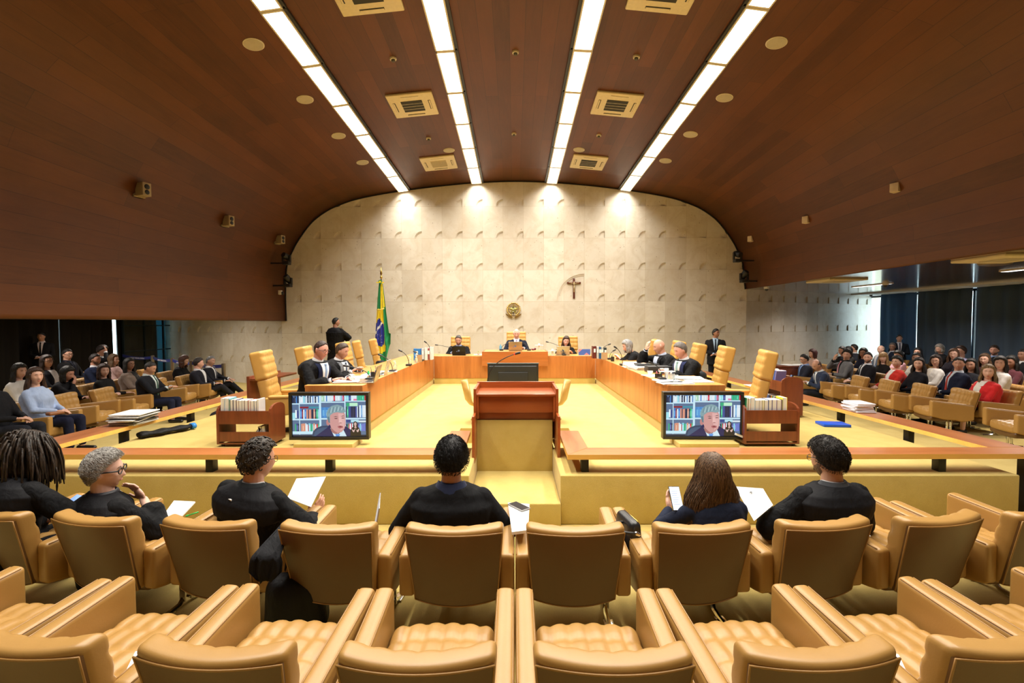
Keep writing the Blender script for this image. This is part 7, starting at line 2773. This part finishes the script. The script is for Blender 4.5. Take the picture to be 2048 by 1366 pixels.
# dark coat-bag with a blue end under the left rail
root = thing('garment_bag', 'long black rolled garment with a blue end lying under the left side rail', 'bag', (-4.42, 6.02, .001), R(62))
a = MB()
rings = []
for k in range(15):
    t_ = k / 14
    w_ = lerp(.07, .085, math.sin(t_ * PI)) * (1 - .25 * sstep(.8, 1, t_)) + .008 * math.sin(k * 1.7)
    rings.append([(lerp(-.30, .30, t_), w_ * math.cos(2 * PI * q_ / 16) + .012 * math.sin(k), .045 + .044 * math.sin(2 * PI * q_ / 16) * (.75 + .2 * math.sin(k * 1.3))) for q_ in range(16)])
a.loft(rings)
obj('black_cloth', a, cloth((.012, .012, .013), .6, 'black_satin', .6), root, True)
a = MB()
a.loft([[(x, w_ * math.cos(2 * PI * q_ / 16), .045 + .04 * math.sin(2 * PI * q_ / 16)) for q_ in range(16)] for x, w_ in ((.295, .062), (.34, .055))])
obj('blue_end', a, plain('blue_lining', (.02, .22, .65), .5), root, True)
softbag('backpack', (-5.15, 8.35, FZ), (.36, .30, .34), .3, 'black backpack standing by the left side rail near the crossed-legs man')
softbag('briefcase', (5.05, 8.0, FZ), (.50, .36, .12), -.5, 'flat black bag lying under the right side rail beside the trolley', c=(.02, .022, .02), strap=False)
# queue barrier posts with blue belts on the left
blue = plain('belt_blue', (.02, .03, .24), .6)
steel = plain('barrier_steel', (.30, .26, .20), .35, .9)
bp = [(-10.95, 14.9), (-9.35, 13.75), (-7.85, 12.55), (-6.15, 12.05)]
bp = []
for px, py, X in ((305, 711, -10.6), (344, 716, -9.3), (382.5, 721, -8.2), (447, 727, -6.95)):
    d_ = ray(px, py)
    t_ = X / d_.x
    bp.append((X, t_ * d_.y, CAMZ + t_ * d_.z))
for i, (x, y, zt) in enumerate(bp):
    root = thing('barrier_post', 'steel queue barrier post left of the stone wing, %s from the left' % ORD[i], 'barrier post', (x, y, FZ), 0, 'queue barrier posts')
    a = MB()
    a.lathe([(.001, 0), (.16, 0), (.16, .015), (.04, .04), (.001, .04)], 22)
    obj('base', a, steel, root, True, angle=40)
    a = MB()
    a.cyl((0, 0, .03), .045, zt - FZ - .03, 14)
    obj('post', a, steel, root, True, angle=40)
ends = [(-12.0, 14.6, bp[0][2] + .02)] + bp
for i in range(4):
    p0_, p1_ = Vector(ends[i]), Vector(ends[i + 1])
    p0_.z -= .06; p1_.z -= .06
    a = MB()
    dr = (p1_ - p0_).normalized()
    nn_ = Vector((-dr.y, dr.x, 0)) * .003
    K = 12
    rings = []
    for k in range(K + 1):
        t_ = k / K
        c = p0_.lerp(p1_, t_) - Vector((0, 0, .05 * math.sin(PI * t_)))
        rings.append([c - nn_ + Vector((0, 0, -.04)), c + nn_ + Vector((0, 0, -.04)), c + nn_ + Vector((0, 0, .04)), c - nn_ + Vector((0, 0, .04))])
    a.loft(rings)
    o_ = obj('barrier_belt', a, blue, None)
    tag(o_, 'dark blue belt with white lettering strung %s' % ('from the glass doors to the first post' if i == 0 else 'between the %s and %s barrier posts' % (ORD[i - 1], ORD[i])), 'barrier belt', 'blue barrier belts')
    tx_ = bpy.data.curves.new('lettering', 'FONT')
    tx_.body = 'SUPREMO TRIBUNAL FEDERAL'
    tx_.size = .055
    tx_.align_x = 'CENTER'
    tx_.align_y = 'CENTER'
    tx_.extrude = .0008
    t0_ = bpy.data.objects.new('lettering_source', tx_)
    col.objects.link(t0_)
    bpy.context.view_layer.update()
    lm_ = bpy.data.meshes.new_from_object(t0_.evaluated_get(bpy.context.evaluated_depsgraph_get()))
    bpy.data.objects.remove(t0_)
    lm_.materials.clear()
    to = obj('lettering', lm_, plain('belt_white', (.75, .75, .8), .6))
    mid = p0_.lerp(p1_, .5) - Vector((0, 0, .05))
    th_ = math.atan2(dr.y, dr.x)
    nrm = Vector((dr.y, -dr.x, 0))
    to.rotation_euler = (PI / 2, 0, th_)
    to.location = mid + nrm * .0045
    to.parent = o_
# ---------------------------------------------------------------- things in the near rows
def sheet_quad(name, corners, label, cat='papers', th=.004, mat_=None):
    """a rigid flat stack of sheets spanned by four world points"""
    P4 = [Vector(c) for c in corners]
    n_ = (P4[1] - P4[0]).cross(P4[3] - P4[0]).normalized() * th
    a = MB()
    vs = P4 + [p - n_ for p in P4]
    c0 = sum(P4, Vector()) / 4
    vs = [v_ - c0 for v_ in vs]
    a.add(vs, [(0, 1, 2, 3), (7, 6, 5, 4), (0, 4, 5, 1), (1, 5, 6, 2), (2, 6, 7, 3), (3, 7, 4, 0)])
    o_ = obj(name, a, mat_ or M['paper'], None, loc=c0)
    return tag(o_, label, cat)
zl = .10
# grey-haired person's white pad and green pen, on the lap
sheet_quad('paper_pad', [at_z(322, 1036, .06), at_z(352, 1043, .06), at_z(390, 1003, .12), at_z(348, 1001, .12)], 'white pad on the lap right of the silver-haired person', 'pad', .01)
a = MB()
p0_, p1_ = at_z(373, 1032, .09), at_z(397, 1024, .11)
a.tube([(0, 0, 0), p1_ - p0_], .004, 8)
a.capsule((0, 0, 0), .006, (p1_ - p0_) * .12, .006, 8)
o_ = obj('pen', a, plain('green_pen', (.02, .55, .10), .35), None, True, loc=p0_)
tag(o_, 'bright green pen beside the white pad', 'pen')
# tablet held by the person with dreadlocks
sheet_quad('tablet', [at_y(130, 1005, 3.2), at_y(152, 990, 3.35), at_y(172, 996, 3.4), at_y(140, 1018, 3.2)], 'tablet with a blue lit screen at the right side of the person with dreadlocks', 'tablet', .008, plain('tablet_screen', (.1, .2, .5), .3, emit=(.18, .30, .62), es=.6))
# the sheets of the curly-haired man
sheet_quad('paper_sheets', [at_y(574, 996, 3.24), at_y(622, 1014, 3.24), at_y(652, 953, 3.40), at_y(593, 957, 3.42)], 'white sheets held up by the curly-haired man', 'papers', .003)
# white dossier and phone beside the man with the blue collar
sheet_quad('paper_dossier', [at_z(1024, 1064, .15), at_z(1056, 1060, .15), at_z(1059, 1008, .15), at_z(1016, 1005, .15)], 'white dossier lying on the armrests right of the man with the blue collar', 'papers', .018)
root = thing('phone', 'black phone with a clear case lying on the white dossier', 'phone', at_z(1038, 1014, .152), R(38))
a = MB()
a.bbox(-.038, .038, -.078, .078, 0, .009, .003)
obj('phone_body', a, plain('phone_grey', (.35, .34, .33), .3), root, True, angle=35)
a = MB()
a.box(-.034, .034, -.074, .074, .009, .0096)
obj('screen', a, plain('phone_glass', (.01, .012, .02), .08), root)
# the open laptop on the empty chair
q = at_y(714, 1050, 3.25)
laptop((q.x + .02, 3.2, -.04), -PI / 2 + .25, 'thin silver laptop open on the empty chair beside the man in blue collar', lid=(.45, .45, .45), open_a=100, w_=.30, d_=.22, logo=False)
# phone in the woman's hand
def lit_phone(c, rotm, lab):
    root = thing('phone', lab, 'phone')
    a = MB()
    a.bbox(-.037, .037, -.078, .078, -.004, .004, .003)
    obj('phone_body', a, M['black_plastic'], root, True, angle=35)
    a = MB()
    a.box(-.034, .034, -.074, .074, .004, .0048)
    sc_ = obj('screen', a, plain('phone_lit', (.5, .55, .6), .2, emit=(.75, .85, 1.0), es=.9), root)
    a = MB()
    for k in range(7):
        a.box(-.026, .02 - .006 * (k % 3), .045 - k * .014, .049 - k * .014, .0049, .0052)
    obj('text_lines', a, plain('grey_text', (.3, .35, .45), .5, emit=(.45, .55, .7), es=.6), sc_)
    m_ = rotm.to_4x4()
    m_.translation = c
    root.matrix_world = m_
c = at_y(1352, 997, 3.10)
lit_phone(c, Matrix.Rotation(R(12), 3, 'Y') @ Matrix.Rotation(R(55), 3, 'X') @ Matrix.Rotation(R(12), 3, 'Z'), 'lit phone held in the left hand of the long-haired woman')
# document with an emblem between the woman and the man
dq = [at_y(1478, 1040, 3.0), at_y(1510, 1046, 2.95), at_y(1548, 1000, 3.2), at_y(1520, 975, 3.35)]
dq = [at_y(1474, 974, 3.36), at_y(1524, 977, 3.34), at_y(1548, 1006, 3.18), at_y(1508, 1036, 3.0)]
dd = sheet_quad('document', [at_y(1508, 1042, 3.02), at_y(1546, 1010, 3.10), at_y(1526, 977, 3.32), at_y(1470, 973, 3.36)], 'white document with a small dark crest held by the man in the gown', 'document', .003)
c0 = dd.location
a = MB()
n_ = (at_y(1546, 1010, 3.10) - at_y(1508, 1042, 3.02)).cross(at_y(1470, 973, 3.36) - at_y(1508, 1042, 3.02)).normalized()
e1 = (at_y(1526, 977, 3.32) - at_y(1470, 973, 3.36)).normalized()
e2 = n_.cross(e1).normalized()
def on_doc(px, py):
    """point of the document plane"""
    d_ = ray(px, py)
    cp = Vector((0, 0, CAMZ))
    p00 = at_y(1508, 1042, 3.02)
    t_ = (p00 - cp).dot(n_) / d_.dot(n_)
    return cp + d_ * t_
cc_ = on_doc(1502, 985) + n_ * .002 - c0
for k in range(5):
    an = 2 * PI * k / 5
    a.add([cc_ + e1 * (.009 * math.cos(an) + .004 * math.cos(u_)) + e2 * (.009 * math.sin(an) + .004 * math.sin(u_)) for u_ in [2 * PI * i_ / 8 for i_ in range(8)]], [tuple(range(8))])
a.add([cc_ + e1 * (.006 * math.cos(u_)) + e2 * (.006 * math.sin(u_)) for u_ in [2 * PI * i_ / 10 for i_ in range(10)]], [tuple(range(10))])
obj('crest', a, plain('print_black', (.04, .04, .04), .7), dd)
# handbag beside the woman
root = thing('handbag', 'black leather handbag with a round braided handle on the chair beside the long-haired woman', 'handbag', (.735, 2.98, -.07), .2)
a = MB()
a.rbox((0, .05, .12), (.10, .24, .24), .04, (4, 6, 6), fn=lambda p: Vector((p.x * (1 - .25 * p.z / .12), p.y, p.z)))
obj('bag_body', a, plain('black_leather', (.012, .012, .014), .35), root, True)
a = MB()
pts = [(-.03 - .13 * math.sin(u_), -.04 + .085 * math.cos(u_) - .02 * math.sin(u_), .20 + .02 * math.sin(u_)) for u_ in [PI * k / 16 for k in range(17)]]
a.tube(pts, .009, 8)
obj('handle', a, plain('braided_black', (.015, .015, .016), .5, nscale=200, noise_amt=.6), root, True)
for p_ in (pts[0], pts[-1]):
    a = MB()
    a.capsule(p_, .012, (p_[0] + .02, p_[1], p_[2] - .01), .010, 8)
    obj('ring', a, M['chrome'], root, True)
a = MB()
a.tube([(.02, -.05, .235), (.02, .15, .235)], .004, 6)
obj('zip', a, M['brass'], root, True)
# papers peeping between the near chairs
sheets((-1.50, 1.90, .004), .5, .12, .20, 3, 'white sheets on the seat of the third nearest-row chair, left')
sheets((1.50, 1.90, .004), -.5, .12, .20, 3, 'white sheets on the seat of the third nearest-row chair, right')
sheets((2.11, 3.05, .10), -.4, .21, .30, 3, 'corner of white paper at the right hip of the dark-haired man')
# backpack under the second row
softbag('backpack', (-1.30, 2.80, FZ), (.34, .26, .40), .2, 'black backpack on the carpet under the curly-haired man\'s chair')
a = MB()
a.tube([(0, 0, .12), (.07, -.03, .10), (.14, 0, .16), (.19, .03, .26), (.15, .05, .30)], [.014, .016, .016, .015, .012], 6)
o_ = obj('strap', a, cloth((.012, .012, .014), .6, 'bag_nylon', .5), bpy.data.objects[[o.name for o in col.objects if o.get('label', '').startswith('black backpack on the carpet under')][0]], True)
o_.location = (.14, -.08, -.05)
# sleeve of the gown hanging between the chairs
a = MB()
rings = []
for k in range(15):
    t_ = k / 14
    c = Vector((lerp(-1.37, -1.33, t_) - .05 * t_, lerp(2.86, 2.60, min(1, t_ * 2.0)), lerp(.20, -.02, t_) + .02 * math.sin(t_ * 3)))
    w_ = lerp(.03, .085, sstep(0, .7, t_)) * (1 - .45 * sstep(.85, 1, t_))
    rings.append([c + Vector((w_ * math.cos(2 * PI * q_ / 20) * (1 + .08 * math.sin(q_ * 2.5)), (.022 + .0 * t_) * math.sin(2 * PI * q_ / 20) + .014 * math.sin(q_ * 1.9 + k * .2), .01 * math.sin(q_ * 3))) for q_ in range(20)])
a.loft(rings)
o_ = obj('gown_hem', a, cloth((.012, .012, .014), .8, 'gown_cloth', .55), None, True)
rt_ = F3['root']
bpy.context.view_layer.update()
o_.parent = rt_
o_.matrix_parent_inverse = rt_.matrix_world.inverted()
# white tag at the gown collar of the curly-haired man, polka-dot scarf of the silver-haired person
nbw = F3['nb']
a = MB()
a.bbox(-.022, .022, -.004, .004, -.016, .016, .002)
o_ = obj('collar_tag', a, M['paper'], F3['root'], True, angle=40)
o_.location = nbw + Vector((-.045, -.135, -.07))
o_.rotation_euler = (.4, 0, -.3)
a = MB()
rings = []
nb2 = F2['nb']
for dz, rr in ((-.05, .100), (-.02, .094), (.012, .082), (.018, .074), (-.02, .07)):
    rings.append([nb2 + Vector((rr * math.cos(2 * PI * k / 24), rr * math.sin(2 * PI * k / 24), dz)) for k in range(24)])
a.loft(rings, cap=False)
sc2 = obj('scarf', a, plain('scarf_black', (.012, .012, .02), .5), F2['root'], True, angle=50)
a = MB()
for rr, dz in ((.099, -.045), (.095, -.018)):
    for k in range(18):
        an = 2 * PI * (k + (.5 if dz > -.03 else 0)) / 18
        a.ell(nb2 + Vector((rr * math.cos(an), rr * math.sin(an), dz)), (.004, .004, .004), 6, 4)
obj('dot_pattern', a, plain('white_dots', (.8, .8, .8), .5), sc2, True)
# phones of the audience

cl_ = W3(107, 800, 6.9)
a = MB()
a.rbox((0, 0, 0), (.20, .10, .05), .02, (4, 3, 2))
o_ = obj('clutch_bag', a, plain('cognac_leather', (.28, .11, .04), .4), None, True, loc=(-6.52, 6.74, .135), rot=(0, 0, 1.3))
tag(o_, 'brown leather clutch on the lap of the woman in the light blue blouse', 'bag')
